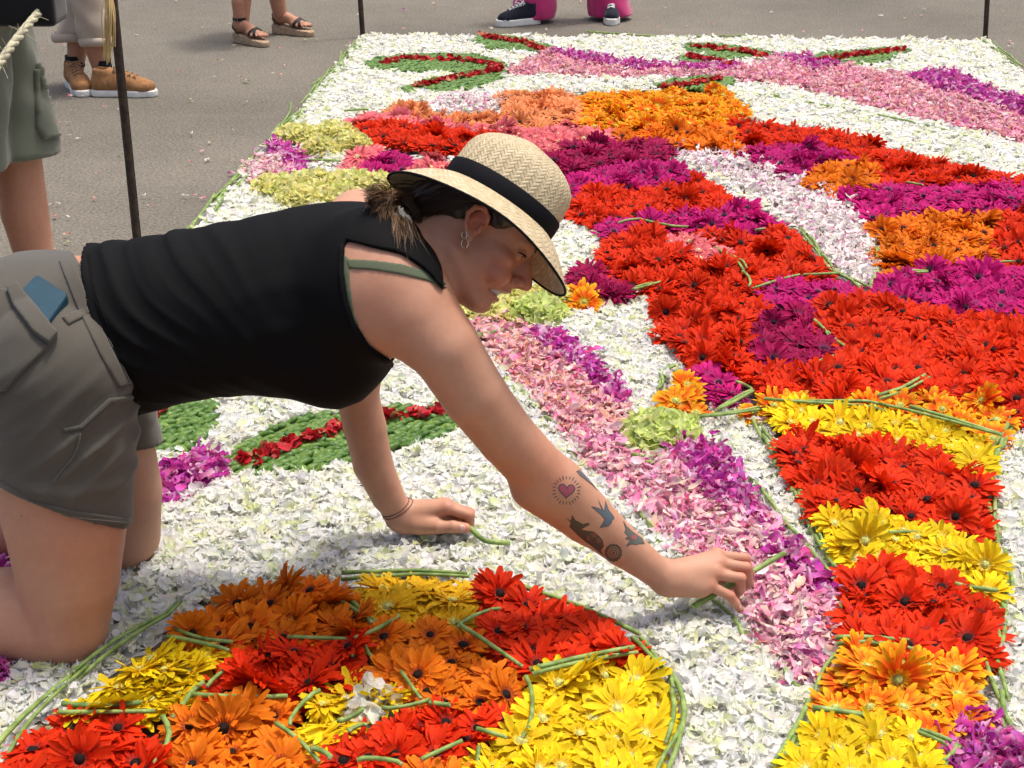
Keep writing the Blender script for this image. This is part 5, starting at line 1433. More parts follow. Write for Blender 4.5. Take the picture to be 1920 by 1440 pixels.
FARHOLE = [(555, 384), (600, 381), (640, 386), (676, 397), (700, 402), (712, 380), (700, 340), (560, 340)]
f.func((-.5, 2.5, .4), (.0, 2.9, .9), lambda X, Y, Z: np.maximum(poly_sd(FARHOLE, *px_of(X, Y, Z)[:2]) * px_of(X, Y, Z)[2] / FPX, 2.5 - Y), .003, 'sub')
NECKHOLE = [(790, 440), (815, 470), (829, 500), (834, 545), (815, 590), (775, 690), (1000, 720), (1000, 380), (790, 400)]
f.func((-.25, 2.0, .4), (.1, 2.9, .9), lambda X, Y, Z: poly_sd(NECKHOLE, *px_of(X, Y, Z)[:2]) * px_of(X, Y, Z)[2] / FPX, .003, 'sub')
TV_, TFc = f.mesh(); TV_ = smooth_mesh(TV_, TFc, 2)
q_ = proj(TV_); e_ = np.minimum(np.minimum(np.abs(poly_sd(ARMHOLE, q_[:, 0], q_[:, 1])), np.abs(poly_sd(NECKHOLE, q_[:, 0], q_[:, 1]))), np.abs(poly_sd(FARHOLE, q_[:, 0], q_[:, 1])))
m_ = np.clip(1.6 - e_ / 9, 0, 1)[:, None]
for _ in range(9): TV_ = TV_ * (1 - m_) + smooth_mesh(TV_, TFc, 1) * m_
top = link('tank_top', mesh_from('tank_top', TV_, TFc, [M_black], True), woman)
top_bvh = bvh_of(TV_, TFc)

# --- grey shorts
def sh_wr(X, Y, Z):
    """pulls at the hip crease, soft folds round the thigh"""
    wob = .012 * np.sin(12 * X + 9 * Z + 1) + .007 * np.sin(25 * Z - 14 * X + 11 * Y)
    r1 = (.5 + .5 * np.sin(150 * (.86 * Z - .5 * X + wob))) ** 3 * np.exp(-((X + .655) / .075) ** 2) * np.exp(-((Z - .43) / .085) ** 2)
    r2 = (.5 + .5 * np.sin(95 * (.95 * Z + .30 * X + 1.5 * wob) + 1)) ** 3 * np.exp(-((X + .68) / .11) ** 2) * np.exp(-((Z - .335) / .06) ** 2)
    r3 = (.5 + .5 * np.sin(70 * (.55 * X + .83 * Z + 1.3 * wob) + 2)) ** 2 * (.5 + .5 * np.sin(15 * X - 19 * Z))
    r4 = (.5 + .5 * np.sin(210 * (.7 * X - .7 * Z + wob))) ** 4 * np.exp(-((X + .80) / .12) ** 2) * np.exp(-((Z - .50) / .10) ** 2)
    return .0085 * r1 + .0065 * r2 + .0042 * r3 + .0024 * r4 - .0025
f = Field((-1.08, 2.10, .12), (-.52, 2.85, .80), .0046)
f.ell(W(70, 640, 2.47), (.183, .186, .143), None, .05)
f.func((-.95, 2.1, .2), (-.5, 2.8, 1.0), lambda X, Y, Z: np.maximum(torso_d(X, Y, Z, -.001), X + .58), .03)
f.chain(TN[:3] + [TN[2] + (TN[3] - TN[2]) * .5], [r + .009 for r in RTN[:3]] + [.103], .03)
f.chain(TF[:2] + [TF[2]], [.124, .108, .094], .03)
A_ = f.D
sl, X, Y, Z = f.box(f.lo, f.lo + f.h * f.n); X, Y, Z = np.broadcast_arrays(X, Y, Z)
f.D = (A_ - sh_wr(X, Y, Z)).astype(np.float32)
# leg openings: near hem and far hem, waist
def legcut(p0, p1, p2, ycut, side):
    n = np.cross(p1 - p0, p2 - p0); n = n / np.linalg.norm(n)
    if n[2] > 0: n = -n
    f.func(f.lo, f.lo + f.h * f.n, lambda X, Y, Z: np.maximum(-((X - p0[0]) * n[0] + (Y - p0[1]) * n[1] + (Z - p0[2]) * n[2]), side * (Y - ycut)), .002, 'sub')
legcut(W(0, 912, 2.27), W(120, 968, 2.21), W(243, 990, 2.33), 2.475, 1)
legcut(W(285, 836, 2.60), W(230, 850, 2.52), W(150, 815, 2.70), 2.475, -1)
P1w, P2w, P3w = W(134, 470, YM), W(340, 800, YM), W(240, 640, 2.29)
nw_ = np.cross(P2w - P1w, P3w - P1w); nw_ /= np.linalg.norm(nw_)
if nw_[0] < 0: nw_ = -nw_
f.plane(P1w, nw_)
f.shell(.016)
SV, SF = f.mesh(); SV = smooth_mesh(SV, SF, 1)
shorts = link('shorts', mesh_from('shorts', SV, SF, [M_short], True), woman)
sh_bvh = bvh_of(SV, SF)
for poly in ([(0, 545), (26, 548), (105, 636), (98, 645), (40, 700), (12, 732), (-60, 760), (-60, 600)],):
    patch('back_pocket', poly, sh_bvh, [M_short], shorts, .003, .004)
patch('pocket_flap', [(16, 550), (36, 540), (62, 574), (108, 632), (92, 648), (66, 630), (28, 580)], sh_bvh, [M_short], shorts, .006, .012)
patch('belt_loop', [(116, 596), (166, 576), (172, 588), (128, 610)], sh_bvh, [M_short], shorts, .004)
patch('waistband', [(112, 490), (134, 478), (172, 575), (208, 655), (240, 720), (222, 726), (186, 664), (148, 584)], sh_bvh, [M_short], shorts, .0025, .0015)
patch('hem_band', [(0, 900), (60, 938), (140, 958), (243, 972), (241, 986), (120, 976), (40, 948), (0, 918)], sh_bvh, [M_short], shorts, .002)
patch('side_pocket_edge', [(115, 803), (150, 797), (203, 747), (247, 741), (250, 747), (208, 755), (156, 804), (122, 809)], sh_bvh, [M_short], shorts, .003)

def strip(pts, w):
    P = spline(np.array([(a, b, 0.0) for a, b in pts]), 16)[:, :2]; T = np.gradient(P, axis=0); T /= np.linalg.norm(T, axis=1)[:, None]; Nn = np.stack([-T[:, 1], T[:, 0]], 1) * w / 2
    return [tuple(p) for p in np.concatenate([P + Nn, (P - Nn)[::-1]])]
M_thread = fabric_mat('grey_thread', (.125, .115, .095), .8, 900)
for q_ in ([(2, 925), (60, 952), (140, 968), (238, 980)], [(2, 700), (40, 668), (86, 640)], [(2, 706), (42, 675), (90, 646)], [(150, 812), (140, 850), (118, 880), (100, 905)], [(176, 575), (212, 655), (244, 720)], [(14, 560), (30, 590), (66, 640)]):
    patch('seam', strip(q_, 2.4), sh_bvh, [M_thread], shorts, .0012, .0045 if q_[0][0] == 2 and q_[0][1] < 800 else .0022, 1.0)
for q_, w_ in (([(650, 447), (701, 460), (753, 472), (801, 504), (829, 536)], 6), ([(641, 460), (638, 505), (645, 562), (661, 611), (688, 654), (716, 674), (745, 691)], 6)):
    patch('binding', strip(q_, w_), top_bvh, [M_black], top, .0016, .0012, 1.5)
for q_ in ([(163, 474), (178, 560), (216, 648), (262, 740)], [(167, 474), (182, 560), (220, 648), (266, 740)]):
    patch('hem_stitch', strip(q_, 1.8), top_bvh, [M_black], top, .0010, .0008, 1.0)
# --- bra strap
M_metal = simple_mat('metal_ring', (.62, .56, .48), .3, .5, metallic=.8)
patch('bra_strap', [(652, 487), (700, 489), (752, 496), (800, 510), (834, 530), (834, 541), (800, 526), (750, 514), (700, 506), (654, 503)], body_bvh, [M_olive], woman, .0022)
patch('bra_edge', [(646, 478), (655, 486), (656, 530), (664, 590), (674, 612), (666, 606), (652, 560), (645, 510)], body_bvh, [M_olive], woman, .0016)
# --- phone in the back pocket
def slab(name, quad, bvh, thick, mat, rad=8):
    pts = []
    Q = np.array(quad, float)
    for i in range(4):
        p, a, b = Q[i], Q[i - 1], Q[(i + 1) % 4]
        da = (a - p) / np.linalg.norm(a - p); db = (b - p) / np.linalg.norm(b - p)
        for t in np.linspace(0, 1, 6): pts.append((p + da * rad) * (1 - t) ** 2 + 2 * p * t * (1 - t) + (p + db * rad) * t * t)
    cen = Q.mean(0)
    h = bvh.ray_cast(Vector(CAMP), Vector(ray(*cen)).normalized(), 5)
    n = np.array(h[1]); c0 = np.array(h[0])
    if n @ ray(*cen) > 0: n = -n
    B_, T_ = [], []
    for p in pts:
        d = ray(*p); t = ((c0 - CAMP) @ n) / (d @ n); B_.append(CAMP + d * t)
    B_ = np.array(B_); m = len(B_); ctr = B_.mean(0)
    rings = [B_ - n * .010, B_ + n * (thick - .002), ctr + (B_ - ctr) * .965 + n * thick]
    V = np.concatenate(rings); F = []
    for r in range(2):
        for k in range(m): F.append((r * m + k, r * m + (k + 1) % m, (r + 1) * m + (k + 1) % m, (r + 1) * m + k))
    F.append(tuple(range(2 * m, 3 * m))); F.append(tuple(range(m))[::-1])
    return link(name, mesh_from(name, V, F, [mat], False)), n, c0
M_phone = simple_mat('teal_case', (.003, .040, .066), .42, .45, 60, .12, .08, 700)
ph, pn, pc = slab('phone', [(72, 523), (131, 561), (86, 624), (34, 562)], sh_bvh, .011, M_phone)
tag(ph, 'phone in teal case sticking out of the back pocket of grey shorts', 'phone')

# --- tattoos: flat prints on the skin of the forearm
M_tat, nt_, p_ = new_mat('tattoo_ink')
at_ = N(nt_, 'ShaderNodeAttribute'); at_.attribute_name = 'Col'; nt_.links.new(at_.outputs['Color'], p_.inputs['Base Color'])
p_.inputs['Roughness'].default_value = .5
INK = (.060, .055, .062)
def t_px(P): return [(960 + x / 4, 820 + y / 4) for x, y in P]      # outline noted in a 4x enlargement
def tat(poly, col, edge=None, ew=1.1, step=.7, name='tattoo'):
    def cf(u, v):
        if edge is None: return col
        return edge if poly_sd(poly, np.array([u]), np.array([v]))[0] > -ew else col
    return patch(name, poly, body_bvh, [M_tat], woman, 0.0, .0004, step, color_fn=cf)
hcx, hcy = 1062, 919.5
ht = []
for t in np.linspace(0, 2 * math.pi, 40, endpoint=False):
    x = 16 * math.sin(t) ** 3; y = -(13 * math.cos(t) - 5 * math.cos(2 * t) - 2 * math.cos(3 * t) - math.cos(4 * t))
    a = R(4); ht.append((hcx + 1.02 * (x * math.cos(a) - y * math.sin(a)), hcy + 1.02 * (x * math.sin(a) + y * math.cos(a))))
tat(ht, (.27, .055, .085), INK, 2.0)
for k in range(24):
    a = 2 * math.pi * k / 24; l = 3.0 + (k % 3)
    c, s_ = math.cos(a), math.sin(a); r1, r2 = 20.5, 20.5 + l + 2.2
    p = [(hcx + r1 * c - .8 * s_, hcy + 1.02 * (r1 * s_ + .8 * c)), (hcx + r2 * c - .8 * s_, hcy + 1.02 * (r2 * s_ + .8 * c)), (hcx + r2 * c + .8 * s_, hcy + 1.02 * (r2 * s_ - .8 * c)), (hcx + r1 * c + .8 * s_, hcy + 1.02 * (r1 * s_ - .8 * c))]
    tat(p, INK, step=.8)
BLU = (.075, .105, .13)
tat(t_px([(640, 455), (690, 555), (700, 470), (725, 545), (760, 590), (770, 605), (750, 625), (745, 645), (720, 668), (655, 680), (680, 640), (695, 615), (665, 580), (590, 515), (650, 530), (672, 545)]), BLU, INK, 1.3)
tat(t_px([(480, 255), (505, 245), (560, 300), (610, 355), (645, 405), (600, 360), (545, 315), (510, 290)]), (.09, .11, .14), INK, 1.2)
DRK = (.058, .048, .042)
tat(t_px([(402, 600), (440, 625), (452, 580), (475, 620), (500, 632), (530, 650), (575, 640), (585, 655), (545, 675), (520, 690), (560, 700), (610, 705), (650, 735), (680, 770), (690, 815), (665, 850), (690, 880), (700, 895), (660, 870), (610, 825), (555, 785), (500, 740), (460, 700), (430, 670), (440, 640)]), DRK, None)
ring = [(760 + (62 + 5 * (k % 2)) * math.cos(2 * math.pi * k / 28), 865 + (64 + 6 * (k % 2)) * math.sin(2 * math.pi * k / 28)) for k in range(28)]
def spiral(u, v):
    x, y = (u - 960) * 4 - 760, (v - 820) * 4 - 865
    r, a = math.hypot(x, y), math.atan2(y, x)
    s_ = (r / 15 - a / (2 * math.pi)) % 1
    return (.36, .19, .11) if (s_ < .38 and 8 < r < 48) else DRK
patch('tattoo', t_px(ring), body_bvh, [M_tat], woman, 0.0, .0004, .7, color_fn=spiral)
for q in ([(590, 720), (620, 712), (640, 740), (610, 750)], [(630, 755), (660, 752), (668, 785), (640, 790)], [(560, 735), (580, 745), (590, 775), (565, 765)]):
    patch('tattoo', t_px(q), body_bvh, [M_tat], woman, 0.0, .0007, .7, color_fn=lambda u, v: (.20, .06, .05))
tat(t_px([(830, 620), (860, 665), (900, 705), (950, 740), (975, 755), (995, 800), (960, 800), (925, 808), (900, 800), (850, 822), (870, 790), (885, 770), (845, 760), (870, 740), (840, 715), (850, 690)]), (.085, .10, .085), INK, 1.2)
patch('tattoo', t_px([(890, 740), (915, 730), (935, 748), (925, 768), (898, 765)]), body_bvh, [M_tat], woman, 0.0, .0007, .7, color_fn=lambda u, v: (.30, .07, .07))

# --- thumb nail and earrings, hair bits
M_nail = simple_mat('nail', (.58, .33, .27), .3, .5)
patch('thumb_nail', [(862, 985), (870, 984), (873, 991), (870, 997), (862, 996)], body_bvh, [M_nail], woman, .0006, .0002, 1.0)
patch('little_nail', [(1385, 1136), (1390, 1137), (1391, 1144), (1386, 1143)], body_bvh, [M_nail], woman, .0005, .0002, 1.0)
M_gold = simple_mat('silver', (.75, .68, .58), .2, .5, metallic=1.0)
for (c, rr, n_) in ((H(.0080, -.0755, -.0325), .0072, 0), (H(-.0005, -.0765, -.0225), .0056, 1)):
    tt = np.linspace(0, 2 * math.pi, 22)
    rg = c + rr * (np.cos(tt)[:, None] * (AX_R * .75 + AX_F * -.45) + np.sin(tt)[:, None] * AX_U)
    mb = MB(); mb.tube(rg, .0009, 6, False); tag(mb.build('earring', M_gold), ('larger' if n_ == 0 else 'smaller') + ' thin hoop earring in the ear below the straw hat', 'earring')
M_cord = simple_mat('thread', (.16, .05, .04), .8)
for k, dv in enumerate((0, 6)):
    pts = []
    for t in np.linspace(0, 2 * math.pi, 26):
        c = PWL * 1 - NWL * (.004 - .006 * k)
        a_ = np.cross(NWL, (0, 0, 1.0)); a_ /= np.linalg.norm(a_); b_ = np.cross(NWL, a_)
        d = a_ * math.cos(t) + b_ * math.sin(t)
        h = body_bvh.ray_cast(Vector(c + d * .08), Vector(-d), .1)
        pts.append((np.array(h[0]) if h[0] is not None else c + d * .026) + d * .0006)
    mb = MB(); mb.tube(pts, .0009, 5, False); tag(mb.build('bracelet', M_cord), 'thin dark thread bracelet on the planted wrist, ' + ('nearer the elbow' if k == 0 else 'nearer the hand'), 'bracelet')

# --- eyes, teeth
M_eye = simple_mat('eye', (.38, .34, .31), .2, .4); M_iris = simple_mat('iris', (.012, .009, .006), .1, .5)
M_teeth = simple_mat('teeth', (.74, .70, .60), .3, .4); M_lash = simple_mat('lash', (.012, .008, .006), .7)
M_lip = simple_mat('lip', (.44, .17, .13), .4, .4)
def ellip(name, c, r, mat, parent, nu=14, nv=8):
    V, F = [], []
    for i in range(nv + 1):
        p = math.pi * i / nv
        for k in range(nu):
            a = 2 * math.pi * k / nu
            V.append(c + hf * r[0] * math.sin(p) * math.cos(a) + hs * r[1] * math.sin(p) * math.sin(a) + hu * r[2] * math.cos(p))
    for i in range(nv):
        for k in range(nu): F.append((i * nu + k, i * nu + (k + 1) % nu, (i + 1) * nu + (k + 1) % nu, (i + 1) * nu + k))
    return link(name, mesh_from(name, V, F, [mat], True), parent)
for s in (-1, 1):
    e = ellip('eye', H(.0782, s * .032, .0112), (.0112, .0122, .0085), M_eye, woman)
    ellip('iris', H(.0874, s * .0325, .0110), (.0024, .0046, .0040), M_iris, e)
    mb = MB()
    mb.tube(spline([H(.0905, s * .019, .0125), H(.0925, s * .030, .0142), H(.0865, s * .042, .0125), H(.0800, s * .049, .0100)], 12), np.array([.0006, .0010, .0013, .0015, .0016, .0016, .0016, .0016, .0015, .0013, .0010, .0005]), 6)
    mb.build('eyelash', M_lash, woman)
    bw = []
    for q in np.linspace(0, 1, 12):
        c = H(.12, s * (.012 + .040 * q), .032 + .006 * math.sin(q * 2.6)); hit = body_bvh.ray_cast(Vector(c), Vector(-hf - hs * s * .5).normalized(), .12)
        if hit[0] is not None: bw.append(np.array(hit[0]) + hf * .0006)
    if len(bw) > 3: mb = MB(); mb.tube(bw, np.interp(np.linspace(0, 1, len(bw)), [0, .3, 1], [.0014, .0024, .0008]), 6, flat=1.5); mb.build('eyebrow', M_lash, woman)
mb = MB()
arc = [(.080, -.021), (.090, -.013), (.0945, -.005), (.0945, .005), (.090, .013), (.080, .021)]
for i in range(14):
    t = i / 13; y = -.021 + .042 * t; x = .0925 - .0145 * (abs(y) / .021) ** 2
    z = -.0530 - .004 * (abs(y) / .021)
    c = H(x, y, z); hgt = .0050 if abs(y) < .009 else .0042
    V = [c + hs * a * .0017 + hu * b * hgt + hf * d for a, b, d in ((-1, .9, 0), (1, .9, 0), (.9, -.8, .001), (-.9, -.8, .001))]
    V += [v - hf * .005 for v in V]
    mb.add(V, [(0, 1, 2, 3), (7, 6, 5, 4), (0, 4, 5, 1), (1, 5, 6, 2), (2, 6, 7, 3), (3, 7, 4, 0)])
mb.build('teeth', M_teeth, woman, smooth=False)
mb = MB()
mb.tube(spline([H(.0725, -.032, -.0565), H(.0915, -.019, -.0492), H(.1035, -.006, -.0428), H(.1035, .006, -.0428), H(.0915, .019, -.0492), H(.0725, .032, -.0565)], 22), np.interp(np.linspace(0, 1, 22), [0, .3, .5, .7, 1], [.0010, .0026, .0030, .0026, .0010]), 7, flat=.8)
mb.tube(spline([H(.0725, -.031, -.0580), H(.0870, -.019, -.0640), H(.0955, -.006, -.0645), H(.0955, .006, -.0645), H(.0870, .019, -.0640), H(.0725, .031, -.0580)], 22), np.interp(np.linspace(0, 1, 22), [0, .3, .5, .7, 1], [.0010, .0034, .0042, .0034, .0010]), 7, flat=.8)
mb.build('lips', M_lip, woman)

# --- hair: a cap of hair under the hat and a loose knot with flying strands
def hair_mat():
    m, nt, p = new_mat('brown_hair'); L = nt.links.new
    at = N(nt, 'ShaderNodeAttribute'); at.attribute_name = 'Col'; L(at.outputs['Color'], p.inputs['Base Color'])
    p.inputs['Roughness'].default_value = .42; p.inputs['Specular IOR Level'].default_value = .45
    return m
M_hair = hair_mat()
f = Field(HC - .17, HC + .17, .003)
f.ell(H(-.016, 0, .050), (.103, .081, .092), HM, .02)
f.ell(H(-.075, 0, .005), (.042, .055, .045), HM, .03)
for s in (-1, 1): f.cone(H(.030, s * .068, .040), H(.030, s * .069, .012), .012, .006, .012)
# hairline: keep what lies behind the face and above the ear
f.plane(H(.052, 0, .03), hf * 1.0 + hu * -.35)
f.plane(H(-.03, 0, -.008), hu * -1 + hf * .42)
HAIR_CUT = True
for s in (-1, 1): f.ell(H(.002, s * .085, .004), (.020, .025, .034), HM, .004, 'sub')
sl, X, Y, Z = f.box(f.lo, f.lo + f.h * f.n); X, Y, Z = np.broadcast_arrays(X, Y, Z)
lx, ly, lz = [(X - HC[0]) * a[0] + (Y - HC[1]) * a[1] + (Z - HC[2]) * a[2] for a in (hf, hs, hu)]
hq = [(X - OH[0]) * a[0] + (Y - OH[1]) * a[1] + (Z - OH[2]) * a[2] for a in (hfr, hsd, hn)]
hrad = np.sqrt((hq[0] / (109 * K)) ** 2 + (hq[1] / (88 * K)) ** 2)
f.D = np.maximum(f.D - .0012 * np.sin(260 * (lz - .35 * lx + .06 * np.sin(30 * lx))), np.minimum((hrad - 1) * .09, hq[2] + 22 * K + np.maximum(0, hrad - 1) * .05)).astype(np.float32)
hv, hfc = f.mesh()
hcol = np.tile((.032, .016, .008), (len(hv), 1)) * rng.uniform(.7, 1.3, (len(hv), 1))
hair = link('hair', mesh_from('hair', hv, hfc, [M_hair], True, hcol), woman)
knot = W(758, 405, 2.42)
HB = [(.040, .019, .009), (.070, .034, .015), (.115, .060, .026), (.16, .088, .040), (.22, .13, .062)]
class Strands:
    """many fine hairs as three sided tapered tubes in one mesh"""
    def __init__(s): s.V = []; s.F = []; s.C = []; s.n = 0
    def add(s, P, r, c):
        m = len(P); T = np.gradient(P, axis=0); T /= np.linalg.norm(T, axis=1)[:, None] + 1e-9
        a = np.cross(T, (0.3, .9, .2)); a /= np.linalg.norm(a, axis=1)[:, None] + 1e-9; b = np.cross(T, a)
        rr = r * np.clip(1.15 - np.linspace(0, 1, m) ** 3, .15, 1)[:, None]
        V = np.stack([P + rr * (a * math.cos(t) + b * math.sin(t)) for t in (0, 2.094, 4.189)], 1).reshape(-1, 3)
        i = np.arange(m - 1)[:, None] * 3 + np.arange(3)[None]; k = np.arange(m - 1)[:, None] * 3 + (np.arange(3)[None] + 1) % 3
        s.F.append(np.stack([i, k, k + 3, i + 3], -1).reshape(-1, 4) + s.n); s.V.append(V); s.C.append(np.tile(c, (len(V), 1))); s.n += len(V)
    def lock(s, ctrl, n, w0, w1, r=.00055, shade=(1, 2), wav=.002):
        C = spline(ctrl, 13); t = np.linspace(0, 1, 13)[:, None]
        base = np.array(HB[shade[0]]) * .5 + np.array(HB[shade[1]]) * .5
        for _ in range(n):
            o = rng.normal(0, 1, 3); o2 = rng.normal(0, 1, 3)
            P = C + o * (w0 + (w1 - w0) * t) + o2 * w1 * .6 * t ** 2 + wav * np.sin(t * rng.uniform(5, 9) + rng.uniform(0, 6)) * rng.normal(0, .5, 3)
            s.add(P[: int(rng.integers(9, 14))], r * rng.uniform(.7, 1.2), base * rng.uniform(.6, 1.5))
    def build(s, name, parent): return link(name, mesh_from(name, np.concatenate(s.V), np.concatenate(s.F), [M_hair], True, np.concatenate(s.C)), parent)
hair_bvh = bvh_of(hv, hfc)
def onhair(p, lift=.001):
    q = hair_bvh.find_nearest(Vector(p)); return np.array(q[0]) + np.array(q[1]) * lift
st = Strands()
for _ in range(110):     # hair combed back over the cap into the knot, on both sides
    s_ = -1 if rng.random() < .75 else 1
    a = H(rng.uniform(-.03, .045), s_ * .082, rng.uniform(.042, .075)); k2 = knot + rng.normal(0, .012, 3); mm_ = H(-.048, s_ * .075, rng.uniform(.005, .05))
    P = []
    for t in np.linspace(0, 1, 8):
        q = a * (1 - t) ** 2 + 2 * mm_ * t * (1 - t) + k2 * t * t
        P.append(onhair(q, .0008) if t < .72 else q)
    st.lock(np.array(P), 9, .0018, .0025, .0006, (0, int(rng.integers(0, 2))), .0008)
st.build('combed_hair', hair)
st = Strands()
for _ in range(46):      # the twisted knot
    ax = rng.normal(0, 1, 3) * (.5, 1, .5); ax /= np.linalg.norm(ax); e1 = np.cross(ax, (0.3, .2, .9)); e1 /= np.linalg.norm(e1); e2 = np.cross(ax, e1)
    rr = .043 * rng.uniform(.55, 1.0); th = rng.uniform(0, 6.28); al = rng.uniform(1.6, 3.0); of = rng.normal(0, .006, 3)
    st.lock([knot + of + rr * (math.cos(th + q * al) * e1 * 1.1 + math.sin(th + q * al) * e2) * (1.05, .9, .95) for q in np.linspace(0, 1, 5)], 22, .0022, .0035, .0006, (int(rng.integers(0, 3)), int(rng.integers(1, 4))))
for _ in range(84):      # ends fanning out behind and down over the shoulder strap
    q = rng.random()
    e = W(682 + 92 * q + rng.normal(0, 9), 350 + 128 * q ** .75 + rng.normal(0, 9), 2.36 - .06 * q + rng.normal(0, .015))
    s0 = knot + rng.normal(0, .014, 3); d = e - s0
    mid = s0 + d * .5 + np.array((-.004, -.006, .012 + .010 * rng.random())); m2 = s0 + d * .8 + np.array((-.004, 0, .006))
    st.lock([s0, mid, m2, e + (0, 0, -.006)], 22, .0018, .0034, .0005, (int(rng.integers(0, 4)), int(rng.integers(1, 5))), .003)
for _ in range(30):      # wisps
    e = W(rng.uniform(668, 720), rng.uniform(345, 430), 2.39 + rng.normal(0, .03)); s0 = knot + rng.normal(0, .015, 3)
    st.lock([s0, s0 * .5 + e * .5 + np.array((0, 0, .022)), e], 2, .001, .004, .0004, (2, 3))
for _ in range(0):      # short hair at the nape
    a = H(rng.uniform(-.06, -.02), -.05 + rng.normal(0, .01), -.02 + rng.normal(0, .01)); st.lock([a, a - hf * .012 - hu * .010, a - hf * .022 - hu * .026], 4, .001, .003, .0003, (1, 2))
st.build('hair_knot', hair)
mb = MB()
for (u_, v_, s_) in ((757, 402, 1.3), (750, 396, 1), (766, 408, .9), (771, 418, .7), (766, 424, .7), (774, 428, .6), (745, 404, .8)):
    v, fc, t = T_white[int(rng.integers(0, 6))]
    q = (v * .42 * s_) @ np.array(Matrix.Rotation(rng.uniform(0, 6), 3, 'Y') @ Matrix.Rotation(rng.uniform(.5, 1.6), 3, 'X')).T + W(u_, v_, 2.345)
    mb.add(q, fc, (.78, .78, .70))
tag(mb.build('white_petals', M_white, None, True, True), 'few white petals caught in the brown hair knot', 'petals', None, 'stuff')

# ================================================================== straw hat
def straw_mat(name, su, sv, inner=False):
    """flat straw strips plaited over and under: a diagonal twill"""
    m, nt, p = new_mat(name); L = nt.links.new
    uv = N(nt, 'ShaderNodeUVMap'); uv.uv_map = 'UVMap'
    sep = N(nt, 'ShaderNodeSeparateXYZ'); L(uv.outputs[0], sep.inputs[0])
    def mth(op, a, b=None, c=None):
        n = N(nt, 'ShaderNodeMath', operation=op)
        for i, x in enumerate((a, b, c)):
            if x is None: continue
            if isinstance(x, (int, float)): n.inputs[i].default_value = x
            else: L(x, n.inputs[i])
        return n.outputs[0]
    wob = N(nt, 'ShaderNodeTexNoise'); wob.inputs['Scale'].default_value = 9; L(uv.outputs[0], wob.inputs['Vector'])
    w_ = mth('MULTIPLY', mth('SUBTRACT', wob.outputs[0], .5), .55)
    a = mth('ADD', mth('MULTIPLY', mth('ADD', sep.outputs[0], sep.outputs[1]), su), w_)
    b = mth('ADD', mth('MULTIPLY', mth('SUBTRACT', sep.outputs[0], sep.outputs[1]), sv), w_)
    ia, ib = mth('FLOOR', a), mth('FLOOR', b)
    fa, fb = mth('SUBTRACT', a, ia), mth('SUBTRACT', b, ib)
    over = mth('LESS_THAN', mth('FRACT', mth('MULTIPLY', mth('ADD', ia, ib), .25)), .49)     # two over two under
    # strip profile: across the strip on top, dark slit where it dives
    pa = mth('SINE', mth('MULTIPLY', fa, math.pi)); pb = mth('SINE', mth('MULTIPLY', fb, math.pi))
    mixp = N(nt, 'ShaderNodeMix'); L(over, mixp.inputs['Factor']); L(pb, mixp.inputs['A']); L(pa, mixp.inputs['B'])
    prof = mth('POWER', mixp.outputs['Result'], .35)
    comb = N(nt, 'ShaderNodeCombineXYZ')
    ca = N(nt, 'ShaderNodeMix'); L(over, ca.inputs['Factor']); L(mth('MULTIPLY', ib, 3.71), ca.inputs['A']); L(mth('MULTIPLY', ia, 1.37), ca.inputs['B'])
    L(ca.outputs['Result'], comb.inputs[0]); L(over, comb.inputs[1])
    wn = N(nt, 'ShaderNodeTexWhiteNoise'); wn.noise_dimensions = '3D'
    comb2 = N(nt, 'ShaderNodeCombineXYZ'); L(ia, comb2.inputs[0]); L(ib, comb2.inputs[1])
    wn2 = N(nt, 'ShaderNodeTexWhiteNoise'); wn2.noise_dimensions = '3D'; L(comb2.outputs[0], wn2.inputs['Vector'])
    L(comb.outputs[0], wn.inputs['Vector'])
    cr = N(nt, 'ShaderNodeValToRGB'); e = cr.color_ramp.elements
    e[0].color = (.49, .39, .225, 1); e[1].color = (.68, .575, .375, 1)
    L(mth('ADD', mth('MULTIPLY', wn.outputs['Value'], .6), mth('MULTIPLY', wn2.outputs['Value'], .4)), cr.inputs[0])
    slit = mth('GREATER_THAN', prof, .56)
    mx = N(nt, 'ShaderNodeMix', data_type='RGBA'); mx.inputs['A'].default_value = (.30, .21, .10, 1)
    sf = mth('MAXIMUM', slit, mth('LESS_THAN', wn2.outputs['Value'], .62))
    L(sf, mx.inputs['Factor']); L(cr.outputs[0], mx.inputs['B'])
    L(mx.outputs['Result'], p.inputs['Base Color'])
    p.inputs['Roughness'].default_value = .5; p.inputs['Specular IOR Level'].default_value = .3
    bp = N(nt, 'ShaderNodeBump'); bp.inputs['Strength'].default_value = .8; bp.inputs['Distance'].default_value = .0016
    L(prof, bp.inputs['Height']); L(bp.outputs[0], p.inputs['Normal'])
    tr = N(nt, 'ShaderNodeBsdfTranslucent'); L(mx.outputs['Result'], tr.inputs[0])
    ms = N(nt, 'ShaderNodeMixShader'); ms.inputs[0].default_value = .10
    L(p.outputs[0], ms.inputs[1]); L(tr.outputs[0], ms.inputs[2]); L(ms.outputs[0], nt.nodes['Material Output'].inputs[0])
    return m
M_straw = straw_mat('straw', 76, 76)
M_band = fabric_mat('black_ribbon', (.004, .004, .006), .75, 1500, .1, .3, .0, .15)
def hat_pt(t, s, n): return OH + (hfr * t + hsd * s + hn * n) * K
crown_prof = [(0, 113, 92), (14, 113.5, 92.5), (32, 113, 92), (52, 112, 91), (72, 110, 89), (88, 104, 84), (102, 92, 74), (112, 77, 62), (121, 58, 47), (127, 38, 30), (130, 18, 14), (130.5, 3, 2)]
